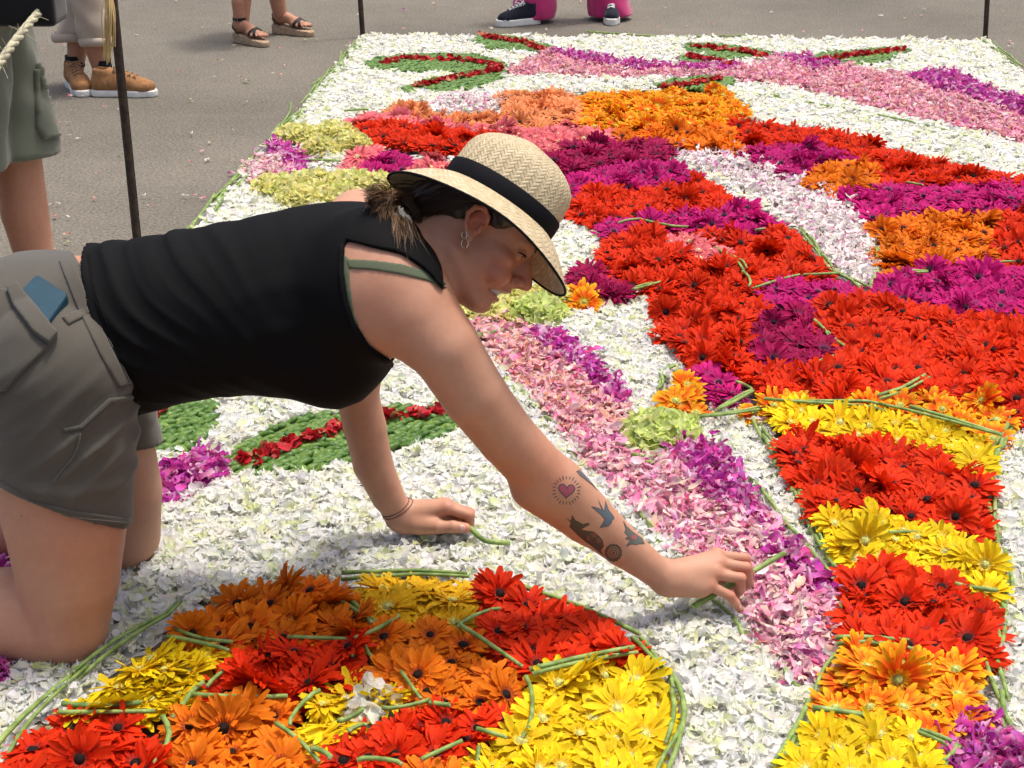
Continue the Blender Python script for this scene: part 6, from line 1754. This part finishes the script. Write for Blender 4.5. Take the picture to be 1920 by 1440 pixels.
def hat_surf(rings, nseg=72, uvs=True):
    V, UV, F = [], [], []
    for ri, fn in enumerate(rings):
        for k in range(nseg + 1):
            a = 2 * math.pi * k / nseg
            V.append(fn(a)); UV.append((k / nseg, ri))
    n1 = nseg + 1
    for i in range(len(rings) - 1):
        for k in range(nseg): F.append((i * n1 + k, i * n1 + k + 1, (i + 1) * n1 + k + 1, (i + 1) * n1 + k))
    return np.array(V), F, np.array(UV, float)
def crown_fn(n, a_, b_, inset=0):
    def fn(a):
        c, s = math.cos(a), math.sin(a)
        lift = 3.0 * math.sin(3 * a + 1) * (n / 130) * 0.5
        tt = c * (a_ - inset); ss = s * (b_ - inset)
        # the front of the crown is squarer than the back
        if c > 0: tt += 2.5 * (n / 100) * c * (1 if n < 100 else 0)
        return hat_pt(tt, ss, n + lift - inset * (1 if n > 60 else 0) - (0))
    return fn
def brim_fn(w, up=0.0):
    def fn(a):
        c, s = math.cos(a), math.sin(a)
        ta, sb = 113 + w * (80 if c > 0 else 84), 92 + w * 70
        drop = w * (44 + 26 * c * c * (1 if c > 0 else .85)) - 4 * w * (1 - w) * 7
        return hat_pt(c * ta, s * sb, -drop + up + 1.2 * math.sin(5 * a + 2) * w)
    return fn
hat = link('straw_hat', None)
tag(hat, 'straw hat with black ribbon band on the head of the kneeling woman', 'hat')
rings = [crown_fn(n, a, b) for n, a, b in crown_prof]
V, F, UV = hat_surf(rings)
cum = [0]
for i in range(1, len(crown_prof)): cum.append(cum[-1] + math.hypot(crown_prof[i][0] - crown_prof[i - 1][0], crown_prof[i][1] - crown_prof[i - 1][1]))
UV[:, 1] = np.array(cum)[UV[:, 1].astype(int)] / 650.0
V2, F2, UV2 = hat_surf([crown_fn(n, a, b, 2.2) for n, a, b in crown_prof]); UV2[:, 1] = np.array(cum)[UV2[:, 1].astype(int)] / 650.0
link('crown', mesh_from('crown', np.concatenate([V, V2]), F + [tuple(i + len(V) for i in f_[::-1]) for f_ in F2], [M_straw], True, None, np.concatenate([UV, UV2])), hat)
ws = np.linspace(-.02, 1, 10)
V, F, UV = hat_surf([brim_fn(w) for w in ws]); UV[:, 1] = ws[UV[:, 1].astype(int)] * 82 / 700.0
V2, F2, UV2 = hat_surf([brim_fn(w, -2.4) for w in ws]); UV2[:, 1] = UV[:, 1]
br = link('brim', mesh_from('brim', np.concatenate([V, V2]), [f_[::-1] for f_ in F] + [tuple(i + len(V) for i in f_) for f_ in F2], [M_straw], True, None, np.concatenate([UV, UV2])), hat)
mb = MB(); mb.tube([brim_fn(1.0, -1.2)(a) for a in np.linspace(0, 2 * math.pi, 90)], .0022, 6, False); mb.build('edge_trim', M_band, br)
bp_ = [(-1, 115.5, 94.5), (2, 117, 96), (15, 117.2, 96.2), (28, 117, 96), (31, 115.5, 94.5)]
V, F, UV = hat_surf([crown_fn(n, a, b) for n, a, b in bp_])
link('ribbon_band', mesh_from('ribbon_band', V, F, [M_band], True), hat)

# --- the two stems she holds
for pts, lb in (([W(1299, 1138, 2.395), W(1332, 1118, 2.415), W(1390, 1084, 2.45), W(1472, 1036, 2.50)], 'cut green stem pinched in the reaching hand'),
                ([W(868, 985, 2.68), W(884, 992, 2.675), W(900, 1008, 2.665), W(920, 1016, 2.66), W(957, 1018, 2.66)], 'bent green stem held under the thumb of the planted fist')):
    tag(link('flower_stem', stem_mesh(spline(pts, 12), .0054)), lb, 'flower stem')
# ================================================================== bystanders at the edge of the street
M_skin2 = skin_mat('skin_tan', (.42, .205, .125))
def foot_frame(heel, toe):
    h = np.array([heel[0], heel[1], 0.0]); d = np.array([toe[0] - heel[0], toe[1] - heel[1], 0.0]); d /= np.linalg.norm(d)
    return h, np.stack([d, np.cross((0, 0, 1.0), d), np.array([0, 0, 1.0])])
def foot_field(h, M, L, up=.2):
    c = h + M[0] * L / 2
    r = L * .75
    return Field(c - (r, r, .01), c + (r, r, up), .0042), (lambda x, y, z: h + M[0] * x + M[1] * y + M[2] * z)
def footprint(f, h, M, L, z0, z1, w=1.0, k=.003):
    pts = [(.13, 0, .125 * w), (.42, .01, .12 * w), (.70, .02, .165 * w), (.88, .01, .115 * w)]
    def fn(X, Y, Z):
        x = ((X - h[0]) * M[0][0] + (Y - h[1]) * M[0][1]) / L; y = ((X - h[0]) * M[1][0] + (Y - h[1]) * M[1][1]) / L; z = Z
        d = np.full(np.shape(x), 9.0)
        for (a, b, r), (a2, b2, r2) in zip(pts[:-1], pts[1:]):
            t = np.clip(((x - a) * (a2 - a) + (y - b) * (b2 - b)) / ((a2 - a) ** 2 + (b2 - b) ** 2), 0, 1)
            d = np.minimum(d, np.hypot(x - a - t * (a2 - a), y - b - t * (b2 - b)) - (r + (r2 - r) * t))
        d = d * L; e = np.maximum(z0 - z, z - z1)
        return np.where((d > 0) & (e > 0), np.hypot(d, e), np.maximum(d, e)) - k
    f.func(f.lo, f.lo + f.h * f.n, fn, 0, 'add')
def part_mesh(name, f, mat, parent, it=1):
    V, F = f.mesh()
    return link(name, mesh_from(name, smooth_mesh(V, F, it), F, [mat], True), parent)
M_white_rub = simple_mat('white_rubber', (.70, .69, .64), .5, .3, 40, .08)
M_tan = simple_mat('tan_suede', (.30, .150, .062), .8, .2, 60, .2, .3, 500)
M_canvas = fabric_mat('black_canvas', (.010, .012, .022), .8, 900, .1, .2, .1)
M_darksock = fabric_mat('dark_sock', (.012, .012, .014), .9, 900)
M_lace = simple_mat('lace', (.30, .17, .09), .8); M_wlace = simple_mat('white_lace', (.72, .72, .70), .7)
M_jute = simple_mat('jute_sole', (.40, .29, .19), .9, .1, 90, .3, .5, 250)
M_strap = simple_mat('black_strap', (.012, .011, .011), .6, .3, 50, .2)
M_gum = simple_mat('dark_outsole', (.05, .04, .035), .8)
def sneaker(heel, toe, L, parent, upper, sole, lace, cap=None, side=1, thick=.026):
    h, M = foot_frame(heel, toe); f, Q = foot_field(h, M, L)
    s = L / .28
    f.chain([Q(.040 * s, 0, .055), Q(.10 * s, 0, .058), Q(.175 * s, .004, .052), Q(.236 * s, .004, .040)], [.036 * s, .038 * s, .040 * s, .028 * s], .004)
    f.ell(Q(.21 * s, .004, .040), (.055 * s, .043 * s, .030), M, .02)
    f.cone(Q(.045 * s, 0, .06), Q(.050 * s, 0, .100), .036 * s, .037 * s, .02)
    f.cone(Q(.075 * s, 0, .098), Q(.15 * s, 0, .078), .024, .022, .02)
    f.plane(Q(0, 0, .115), (-.18 * M[0][0], -.18 * M[0][1], 1.0), .004)
    f.plane(Q(0, 0, thick - .004), (0, 0, -1))
    f.func(f.lo, f.lo + f.h * f.n, lambda X, Y, Z: np.sqrt(((X - Q(.055 * s, 0, 0)[0]) / .030) ** 2 + ((Y - Q(.055 * s, 0, 0)[1]) / .030) ** 2 + ((Z - .125) / .035) ** 2) * .03 - .03, .004, 'sub')
    o = link('sneaker', None, parent)
    up_o = part_mesh('upper', f, upper, o)
    f2, _ = foot_field(h, M, L, .08); footprint(f2, h, M, L, .004, thick, 1.0); part_mesh('sole', f2, sole, o)
    f4, _ = foot_field(h, M, L)      # leather pieces laid over the upper: heel counter and toe guard
    f4.chain([Q(.040 * s, 0, .055), Q(.10 * s, 0, .058), Q(.175 * s, .004, .052), Q(.236 * s, .004, .040)], [.0385 * s, .0405 * s, .0425 * s, .0305 * s], .004)
    f4.ell(Q(.21 * s, .004, .040), (.0575 * s, .0455 * s, .0325), M, .02)
    ql = lambda X, Y: ((X - h[0]) * M[0][0] + (Y - h[1]) * M[0][1]) / s
    f4.func(f4.lo, f4.lo + f4.h * f4.n, lambda X, Y, Z: np.minimum(np.maximum(ql(X, Y) - .085 + .5 * (Z - .05), Z - .088), np.maximum(.205 - ql(X, Y) + .7 * (Z - .03), Z - .062)), .001, 'and')
    f4.plane(Q(0, 0, thick - .002), (0, 0, -1))
    if cap is None: part_mesh('overlay', f4, upper, o)
    uv_ = np.array([v.co for v in up_o.data.vertices]); ub_ = bvh_of(uv_, [tuple(p.vertices) for p in up_o.data.polygons])
    def onup(p, l=.003):
        h_ = ub_.ray_cast(Vector((p[0], p[1], .3)), Vector((0, 0, -1)), .3)
        return np.array(h_[0]) + (0, 0, l) if h_[0] is not None else np.array(p)
    mb = MB()
    for i in range(5):
        x = (.105 + .021 * i) * s; z = .112 - .0085 * i - (.0012 * i * i)
        a, b = Q(x, -.022 * s, z - .010), Q(x + .010, .022 * s, z - .010)
        mb.tube([onup(a * (1 - t_) + b * t_) for t_ in np.linspace(0, 1, 7)], .0030, 5)
        a, b = Q(x + .010, -.022 * s, z - .010), Q(x, .022 * s, z - .010)
        mb.tube([onup(a * (1 - t_) + b * t_, .005) for t_ in np.linspace(0, 1, 7)], .0030, 5)
    for sg in (-1, 1): mb.tube(spline([Q(.105 * s, 0, .118), Q(.12 * s, sg * .03, .128), Q(.14 * s, sg * .035, .112), Q(.125 * s, sg * .012, .114)], 12), .0026, 5)
    mb.build('laces', lace, o)
    if cap is not None:
        f3, _ = foot_field(h, M, L); f3.ell(Q(.222 * s, .004, .036), (.046 * s, .042 * s, .034), M, .01); f3.plane(Q(.196 * s, 0, .03), (-M[0][0], -M[0][1], .35)); f3.plane(Q(0, 0, thick - .004), (0, 0, -1)); part_mesh('toe_cap', f3, cap, o)
    return o
def bare_foot(f, Q, s, z0):
    """foot with heel, arch and five toes added to a field"""
    f.chain([Q(.035 * s, 0, z0 + .036), Q(.10 * s, 0, z0 + .045), Q(.165 * s, .006, z0 + .026)], [.032 * s, .030 * s, .022 * s], .004)
    f.ell(Q(.165 * s, .004, z0 + .020), (.045 * s, .040 * s, .018), None, .02)
    for i in range(5):
        y = (.026 - .0145 * i) * s; l = (.232 - .0035 * i * i * .9) * s; r = (.0125 if i == 0 else .0088 - .0006 * i) * s
        f.chain([Q(.175 * s, y, z0 + .017), Q((.175 * s + l) / 2, y * 1.05, z0 + .017), Q(l, y * 1.08, z0 + .0115)], [r, r, r], .004)
def bystander(an, words, ankles, face, height, skin, trousers, shirt, hair_c, hem_z, flare=0.0, wide=.075, extra=None, tucked=.86, foot_fn=None, arms_up=False):
    """a standing person: ankles on the ground plane points, everything above built up from them"""
    an = np.array(ankles, float); mid = an.mean(0); fv = np.array([face[0], face[1], 0.0]); fv /= np.linalg.norm(fv); sv = np.cross((0, 0, 1.0), fv)
    order = np.argsort([(a - mid) @ sv for a in an]); an = an[order]     # right first, then left
    hip = np.array([mid[0], mid[1], .53 * height]); sc_ = height / 1.7
    hips = [hip + sv * .095 * s for s in (-1, 1)]
    knees = [(a * .5 + np.array([h[0], h[1], h[2]]) * .5) + fv * .02 + np.array([0, 0, .045 + .0]) for a, h in zip(an, hips)]
    lo = np.minimum(an.min(0), mid - .45) - .2; hi = np.maximum(an.max(0), mid + .45) + .2
    lo[2] = -.02; hi[2] = height + .06
    ch = hip + (0, 0, .24 * height); sh = hip + (0, 0, .285 * height); nk = hip + (0, 0, .325 * height); hd = hip + (0, 0, .40 * height)
    def limbs(f):
        for a, k_, h in zip(an, knees, hips):
            f.chain([a + (0, 0, .075), a * .7 + k_ * .3 + (0, 0, .03) - fv * .008, a * .35 + k_ * .65 - fv * .012 + (0, 0, .02), k_, k_ * .4 + h * .6, h], [.036, .043, .057, .056, .076, .092], .004)
    f = Field(lo, hi, .0085)
    limbs(f)
    f.ell(hip, (.17, .15, .12), np.stack([sv, fv, (0, 0, 1.0)]), .04); f.ell(ch - (0, 0, .08), (.16, .115, .2), np.stack([sv, fv, (0, 0, 1.0)]), .04)
    f.cone(sh - sv * .15, sh + sv * .15, .055, .055, .04); f.cone(nk - (0, 0, .05), hd, .055, .05, .02)
    f.ell(hd + (0, 0, .045), (.074, .094, .112), np.stack([sv, fv, (0, 0, 1.0)]), .01)
    f.cone(hd + fv * .085 + (0, 0, .045), hd + fv * .108 + (0, 0, .02), .010, .013, .01); f.ell(hd + fv * .070 - (0, 0, .045), (.03, .03, .025), None, .02)
    for s in (-1, 1):
        f.ell(hd + sv * s * .077 + (0, 0, .035), (.012, .018, .03), None, .005)
        s0 = sh + sv * s * .185; el = s0 + sv * s * .05 - (0, 0, .29 * sc_) - fv * .02; wr = el - (0, 0, .24 * sc_) + fv * .06 if not arms_up else el + (0, 0, .10) + fv * .20 - sv * s * .12
        f.chain([s0, el, wr], [.05, .040, .026], .004)
        pl = wr + (0, 0, -.075); f.cone(wr, pl, .026, .030, .01)
        for q in range(4): f.chain([pl + fv * (.022 - .015 * q), pl + fv * (.026 - .016 * q) - (0, 0, .04), pl + fv * (.022 - .014 * q) - sv * s * .012 - (0, 0, .072 - .004 * abs(q - 1))], [.010, .0095, .0085], .004)
        f.chain([wr + fv * .02 - (0, 0, .02), wr + fv * .045 - (0, 0, .06), wr + fv * .046 - (0, 0, .09)], [.013, .011, .009], .004)
    if foot_fn: foot_fn(f)
    V, F = f.mesh(); V = smooth_mesh(V, F, 1)
    root = link('person', mesh_from('person', V, F, [skin], True, np.ones((len(V), 3))))
    tag(root, words, 'person')
    # trousers or shorts
    f = Field(lo, hi, .008)
    for a, k_, h in zip(an, knees, hips):
        fl = a + (0, 0, hem_z); 
        if hem_z < .3: f.chain([a + (0, 0, hem_z), a * .45 + k_ * .55 + (0, 0, .02), k_, h], [wide + flare, wide + flare * .3, wide, .105], .004)
        else: f.chain([k_ + (0, 0, -.02), k_ * .5 + h * .5, h], [wide, wide + .01, .115], .004)
    f.ell(hip, (.185, .165, .14), np.stack([sv, fv, (0, 0, 1.0)]), .05)
    sl, X, Y, Z = f.box(f.lo, f.lo + f.h * f.n); X, Y, Z = np.broadcast_arrays(X, Y, Z)
    f.D = (f.D - .004 * np.sin(34 * (Z + .6 * X - .4 * Y) + 2 * np.sin(19 * X + 8 * Z)) - .003 * np.sin(70 * (X - Y) + 3 * np.sin(14 * Z))).astype(np.float32)
    f.plane((0, 0, hem_z), (0, 0, -1), .003); f.plane((0, 0, tucked * height * .68), (0, 0, 1))
    f.shell(.026)
    tr = part_mesh('trousers' if hem_z < .3 else 'shorts', f, trousers, root)
    # shirt
    f = Field(lo, hi, .010)
    f.ell(hip + (0, 0, .04), (.185, .165, .13), np.stack([sv, fv, (0, 0, 1.0)]), .05); f.ell(ch - (0, 0, .08), (.178, .135, .22), np.stack([sv, fv, (0, 0, 1.0)]), .05)
    f.cone(sh - sv * .16, sh + sv * .16, .066, .066, .04)
    for s in (-1, 1):
        s0 = sh + sv * s * .185; el = s0 + sv * s * .05 - (0, 0, .29 * sc_) - fv * .02
        f.cone(s0, s0 * .4 + el * .6, .066, .062, .02)
    sl, X, Y, Z = f.box(f.lo, f.lo + f.h * f.n); X, Y, Z = np.broadcast_arrays(X, Y, Z)
    f.D = (f.D - .004 * np.sin(40 * (Z + .5 * X) + 2 * np.sin(12 * X + 9 * Z))).astype(np.float32)
    f.plane((0, 0, hip[2] - .13), (0, 0, -1), .003); f.shell(.03)
    part_mesh('shirt', f, shirt, root)
    f = Field(hd - .2, hd + .25, .008)
    f.ell(hd + (0, 0, .06) - fv * .012, (.086, .102, .108), np.stack([sv, fv, (0, 0, 1.0)]), 0)
    f.plane(hd + fv * .045 + (0, 0, .04), fv - np.array((0, 0, .8)))
    hv2, hf2 = f.mesh(); link('hair', mesh_from('hair', hv2, hf2, [M_hair], True, np.tile(hair_c, (len(hv2), 1))), root)
    return root, an, tr
# --- person in beige trousers and tan sneakers
a1, a2 = G(143, 163), G(196, 170)
M_beige = fabric_mat('beige_linen', (.40, .33, .26), .85, 700, .12, .3, .2, .15)
M_whiteshirt = fabric_mat('white_shirt', (.6, .6, .58), .85, 700)
pb, an, tr = bystander('person', 'person in beige rolled up trousers and tan lace up sneakers behind the rebar stake', [a1 + (0, .02, 0), a2], (.8, -.5), 1.66, M_skin2, M_beige, M_whiteshirt, (.03, .015, .008), .205, .0, .068)
sneaker(G(136, 160), G(168, 194), .275, pb, M_tan, M_white_rub, M_lace)
sneaker(G(172, 179), G(300, 181), .285, pb, M_tan, M_white_rub, M_lace)
mb = MB()
for a in an:
    tt = np.linspace(0, 2 * math.pi, 24)
    mb.tube([a + np.array((.079 * math.cos(t), .079 * math.sin(t), .218 + .004 * math.sin(3 * t))) for t in tt], .012, 6, False, flat=1.7)
mb.build('trouser_cuff', M_beige, tr)
mb = MB()
for a in an: mb.tube([a + (0, 0, .085), a + (0, 0, .135)], [.043, .041], 16, False)
mb.build('socks', M_darksock, pb)
# --- woman in wedge sandals
h1, t1 = G(441, 78), G(536, 96); h2, t2 = G(512, 62), G(597, 70)
M_dress = fabric_mat('dark_trousers', (.03, .03, .04), .85)
feet = []
def sandals_feet(f):
    for h_, t_ in ((h1, t1), (h2, t2)):
        h, M = foot_frame(h_, t_); Q = lambda x, y, z, h=h, M=M: h + M[0] * x + M[1] * y + M[2] * z
        f2 = f; bare_foot(f2, Q, .92, .042)
        f.chain([Q(.05, 0, .09), Q(.05, 0, .15)], [.034, .033], .004)
pw, an, tr = bystander('person', 'person with bare feet in black strappy wedge sandals with beige woven soles', [G(456, 79) + (0, 0, .03), G(527, 64) + (0, 0, .03)], (1, -.1), 1.63, M_skin2, M_dress, M_whiteshirt, (.04, .02, .01), .34, .0, .07)
for i, (h_, t_) in enumerate(((h1, t1), (h2, t2))):
    h, M = foot_frame(h_, t_); L = .245
    f, Q = foot_field(h, M, L, .24); bare_foot(f, Q, .92, .040); f.chain([Q(.045, 0, .085), Q(.048, 0, .15), Q(.048, 0, .20)], [.034, .032, .036], .004)
    ft = part_mesh('foot', f, M_skin2, pw); ca_ = ft.data.color_attributes.new('Col', 'FLOAT_COLOR', 'POINT'); ca_.data.foreach_set('color', np.ones(len(ft.data.vertices) * 4, np.float32))
    V = np.array([v.co for v in ft.data.vertices]); bv = bvh_of(V, [tuple(p.vertices) for p in ft.data.polygons])
    sd = link('sandal', None, pw)
    f2, _ = foot_field(h, M, L, .08)
    footprint(f2, h, M, L, .004, .046, .95); f2.plane(h + M[0] * .13 + np.array((0, 0, .040)), (M[0][0] * .12, M[0][1] * .12, 1.0)); part_mesh('wedge_sole', f2, M_jute, sd)
    mb = MB()
    def band(x0, x1, z0, z1, w=.009, ts=(-1.7, 1.7)):
        pts = []
        for t in np.linspace(*ts, 22):
            c = Q(x0 + (x1 - x0) * (t - ts[0]) / (ts[1] - ts[0]), 0, z0 + (z1 - z0) * (t - ts[0]) / (ts[1] - ts[0]))
            d = M[1] * math.sin(t) + M[2] * math.cos(t)
            hit = bv.ray_cast(Vector(c + d * .12), Vector(-d), .13)
            if hit[0] is not None: pts.append(np.array(hit[0]) + d * .0015)
        if len(pts) > 4:
            n = len(pts); V, F = [], []
            ax = M[0]
            for p in pts: V += [p - ax * w, p + ax * w]
            for k in range(n - 1): F.append((2 * k, 2 * k + 1, 2 * k + 3, 2 * k + 2))
            V = np.array(V)
            for v_ in range(len(V)):
                pr = bv.find_nearest(Vector(V[v_]))
                if pr[0] is not None: V[v_] = np.array(pr[0]) + np.array(pr[1]) * .0025
            mb.add(V, F)
    band(.150, .185, .052, .052, .009); band(.185, .150, .052, .052, .009)
    mb.build('toe_straps', M_strap, sd); mb = MB()
    tt = np.linspace(0, 2 * math.pi, 26)
    V, F = [], []
    for k, t in enumerate(tt):
        c = Q(.047, 0, .118); d = M[0] * math.cos(t) + M[1] * math.sin(t); hit = bv.ray_cast(Vector(c + d * .1), Vector(-d), .11)
        p = np.array(hit[0]) if hit[0] is not None else c + d * .034
        V += [p + d * .002 - (0, 0, .008), p + d * .002 + (0, 0, .008)]
        if k: F.append((2 * k - 2, 2 * k, 2 * k + 1, 2 * k - 1))
    mb.add(V, F)
    for sg in (-1, 1): mb.tube(spline([Q(.01, sg * .010, .10), Q(.035, sg * .036, .075), Q(.07, sg * .036, .05)], 8), .005, 6, flat=.5)
    mb.tube(spline([Q(.012, 0, .125), Q(.006, 0, .09), Q(.010, 0, .05)], 8), .012, 6, flat=.35)
    mb.build('ankle_strap', M_strap, sd)
    mb = MB(); c = Q(.060, -.034, .118); mb.tube([c + M[0] * .009 + (0, 0, .009), c - M[0] * .009 + (0, 0, .009), c - M[0] * .009 - (0, 0, .009), c + M[0] * .009 - (0, 0, .009), c + M[0] * .009 + (0, 0, .009)], .0018, 5, False); mb.build('buckle', M_gold, sd)
# --- person in pink trousers and canvas sneakers
M_pinkt = fabric_mat('pink_trousers', (.46, .030, .14), .85, 700, .15, .3, .3)
pk, an, tr = bystander('person', 'person in wide pink trousers and black canvas sneakers with white toes behind the back border', [G(1000, 40), G(1143, 36)], (.25, -1), 1.62, M_skin2, M_pinkt, M_whiteshirt, (.05, .03, .02), .022, .040, .080)
sneaker(G(1012, 44), G(925, 51), .255, pk, M_canvas, M_white_rub, M_wlace, M_white_rub, 1, .034)
sneaker(G(1143, 34), G(1147, 55), .25, pk, M_canvas, M_white_rub, M_wlace, M_white_rub, 1, .034)
# --- man in green cargo shorts
M_cargo = fabric_mat('olive_cargo', (.115, .125, .092), .85, 700, .16, .3, .2, .15)
M_brown = fabric_mat('dark_brown_shirt', (.022, .015, .011), .85)
A1, A2 = G(106, 655), G(-85, 690)
pm, an, tr = bystander('person', 'person in olive cargo shorts with bare calf standing at the left edge', [A1, A2], (1, .25), 1.76, M_skin2, M_cargo, M_brown, (.02, .01, .006), .50, 0, .104, tucked=.80, arms_up=True)
ST_V = np.array([v.co for v in tr.data.vertices]); st_bvh = bvh_of(ST_V, [tuple(p.vertices) for p in tr.data.polygons])
patch('cargo_pocket', [(62, 130), (120, 128), (132, 150), (136, 250), (80, 262), (66, 240)], st_bvh, [M_cargo], tr, .010, .002, 4.0, 6)
patch('pocket_flap', [(66, 118), (124, 116), (128, 158), (68, 166)], st_bvh, [M_cargo], tr, .015, .004, 4.0, 6)
for A in (A1, A2): sneaker((A[0] - .06, A[1] - .015), (A[0] + .2, A[1] + .05), .29, pm, M_canvas, M_white_rub, M_wlace)
M_bag = fabric_mat('black_bag', (.008, .008, .009), .8)
f = Field(W(-60, -60, 3.6) - .25, W(40, 40, 3.6) + .25, .008)
cb = W(8, -48, 3.60)
f.ell(cb, (.12, .05, .11), None, 0); f.func(f.lo, f.lo + f.h * f.n, lambda X, Y, Z: np.maximum(np.maximum(np.abs(X - cb[0]) - .105, np.abs(Y - cb[1]) - .045), np.abs(Z - cb[2]) - .095) - .012, .02)
bagv, bagf = f.mesh(); bag = link('shoulder_bag', mesh_from('shoulder_bag', smooth_mesh(bagv, bagf, 2), bagf, [M_bag], True)); tag(bag, 'black shoulder bag hanging at the hip over olive shorts', 'bag')
mb = MB(); mb.tube(spline([cb + (-.10, 0, .09), W(-30, -220, 3.66), W(60, -420, 3.75), cb + (.10, 0, .09)], 20), .012, 6, flat=.3); mb.build('strap', M_bag, bag)

# ================================================================== rebar stakes, ropes
M_rebar = simple_mat('rebar', (.035, .030, .026), .7, .4, 60, .4, .3, 300, metallic=.3, col2=(.07, .045, .03))
def stake(base, top, rad, lb):
    base, top = np.array(base), np.array(top)
    L = np.linalg.norm(top - base); n = int(L / .0065)
    pts = base + (top - base) * np.linspace(0, 1, n)[:, None]
    r = rad * (1 + .13 * (np.arange(n) % 3 == 0))
    mb = MB(); mb.tube(pts, r, 10)
    a = np.cross((top - base) / L, (0, 1, 0)); a /= np.linalg.norm(a)
    o = mb.build('rebar_stake', M_rebar)
    tag(o, lb, 'stake', 'rebar stakes round the carpet')
    mb = MB()
    for s in (-1, 1): mb.tube([base + a * rad * s, top + a * rad * s], rad * .22, 5)
    mb.build('rib', M_rebar, o)
    return o
p0 = G(264, 512); p1 = W(212, 0, 4.32); ptop = p0 + (p1 - p0) * 1.22
stake(p0 - (0, 0, .05), ptop, .0105, 'dark rebar stake leaning beside the left carpet edge, behind the back of the black top')
for (u, v, u2, lb) in ((681, 70, 676, 'dark rebar stake at the far left carpet corner'), (1848, 77, 1852, 'dark rebar stake at the far right carpet corner')):
    b = G(u, v); t = W(u2, 0, b[1]); stake(b - (0, 0, .05), b + (t - b) / (t[2] - b[2]) * 1.05, .0105, lb)
M_rope = simple_mat('rope', (.42, .40, .28), .9, .1, 80, .3, .4, 250); M_fib = simple_mat('jute_fibre', (.56, .42, .20), .9, .1)
ra, rb = ptop - (0, 0, .02), W(-120, 310, 3.0)
mid = W(37, 66, 3.40)
cl = spline([ra, mid, rb], 150)
mb = MB()
for s in range(3):
    q = []
    for i, p in enumerate(cl): 
        a = i * .55 + s * 2.094; q.append(p + .0048 * np.array((math.cos(a) * .8, math.cos(a) * .3, math.sin(a))))
    mb.tube(q, .0056, 7)
for _ in range(60):
    i = int(rng.integers(0, 150)); d = rng.normal(0, 1, 3) * (.7, .5, 1); d /= np.linalg.norm(d)
    mb.tube([cl[i], cl[i] + d * .016 - (0, 0, .002), cl[i] + d * rng.uniform(.02, .04) - (0, 0, .010)], .0006, 4, False)
tag(mb.build('rope', M_rope), 'pale twisted rope crossing the upper left corner in front of the shorts', 'rope')
mb = MB()
kn = W(204, -40, 4.30)
for _ in range(34):
    x = rng.normal(0, 1)
    e = W(202 + x * 6, 108 + rng.normal(0, 9) - abs(x) * 6, 4.27); m1 = W(204 + x * 4, 30, 4.27) + rng.normal(0, .006, 3)
    mb.tube(spline([kn + rng.normal(0, .006, 3), m1, e], 12), np.linspace(.0022, .0011, 12), 5, False)
tt = np.linspace(0, 8 * math.pi, 70)
axv = (ptop - p0) / np.linalg.norm(ptop - p0); c0 = p0 + (p1 - p0) * 1.09
mb.tube([c0 + axv * (.006 * t / math.pi - .02) + .015 * np.array((math.cos(t), math.sin(t), 0)) for t in tt], .0045, 6, False)
tag(mb.build('frayed_rope_end', M_fib), 'frayed yellow jute rope end hanging from the leaning rebar stake', 'rope')
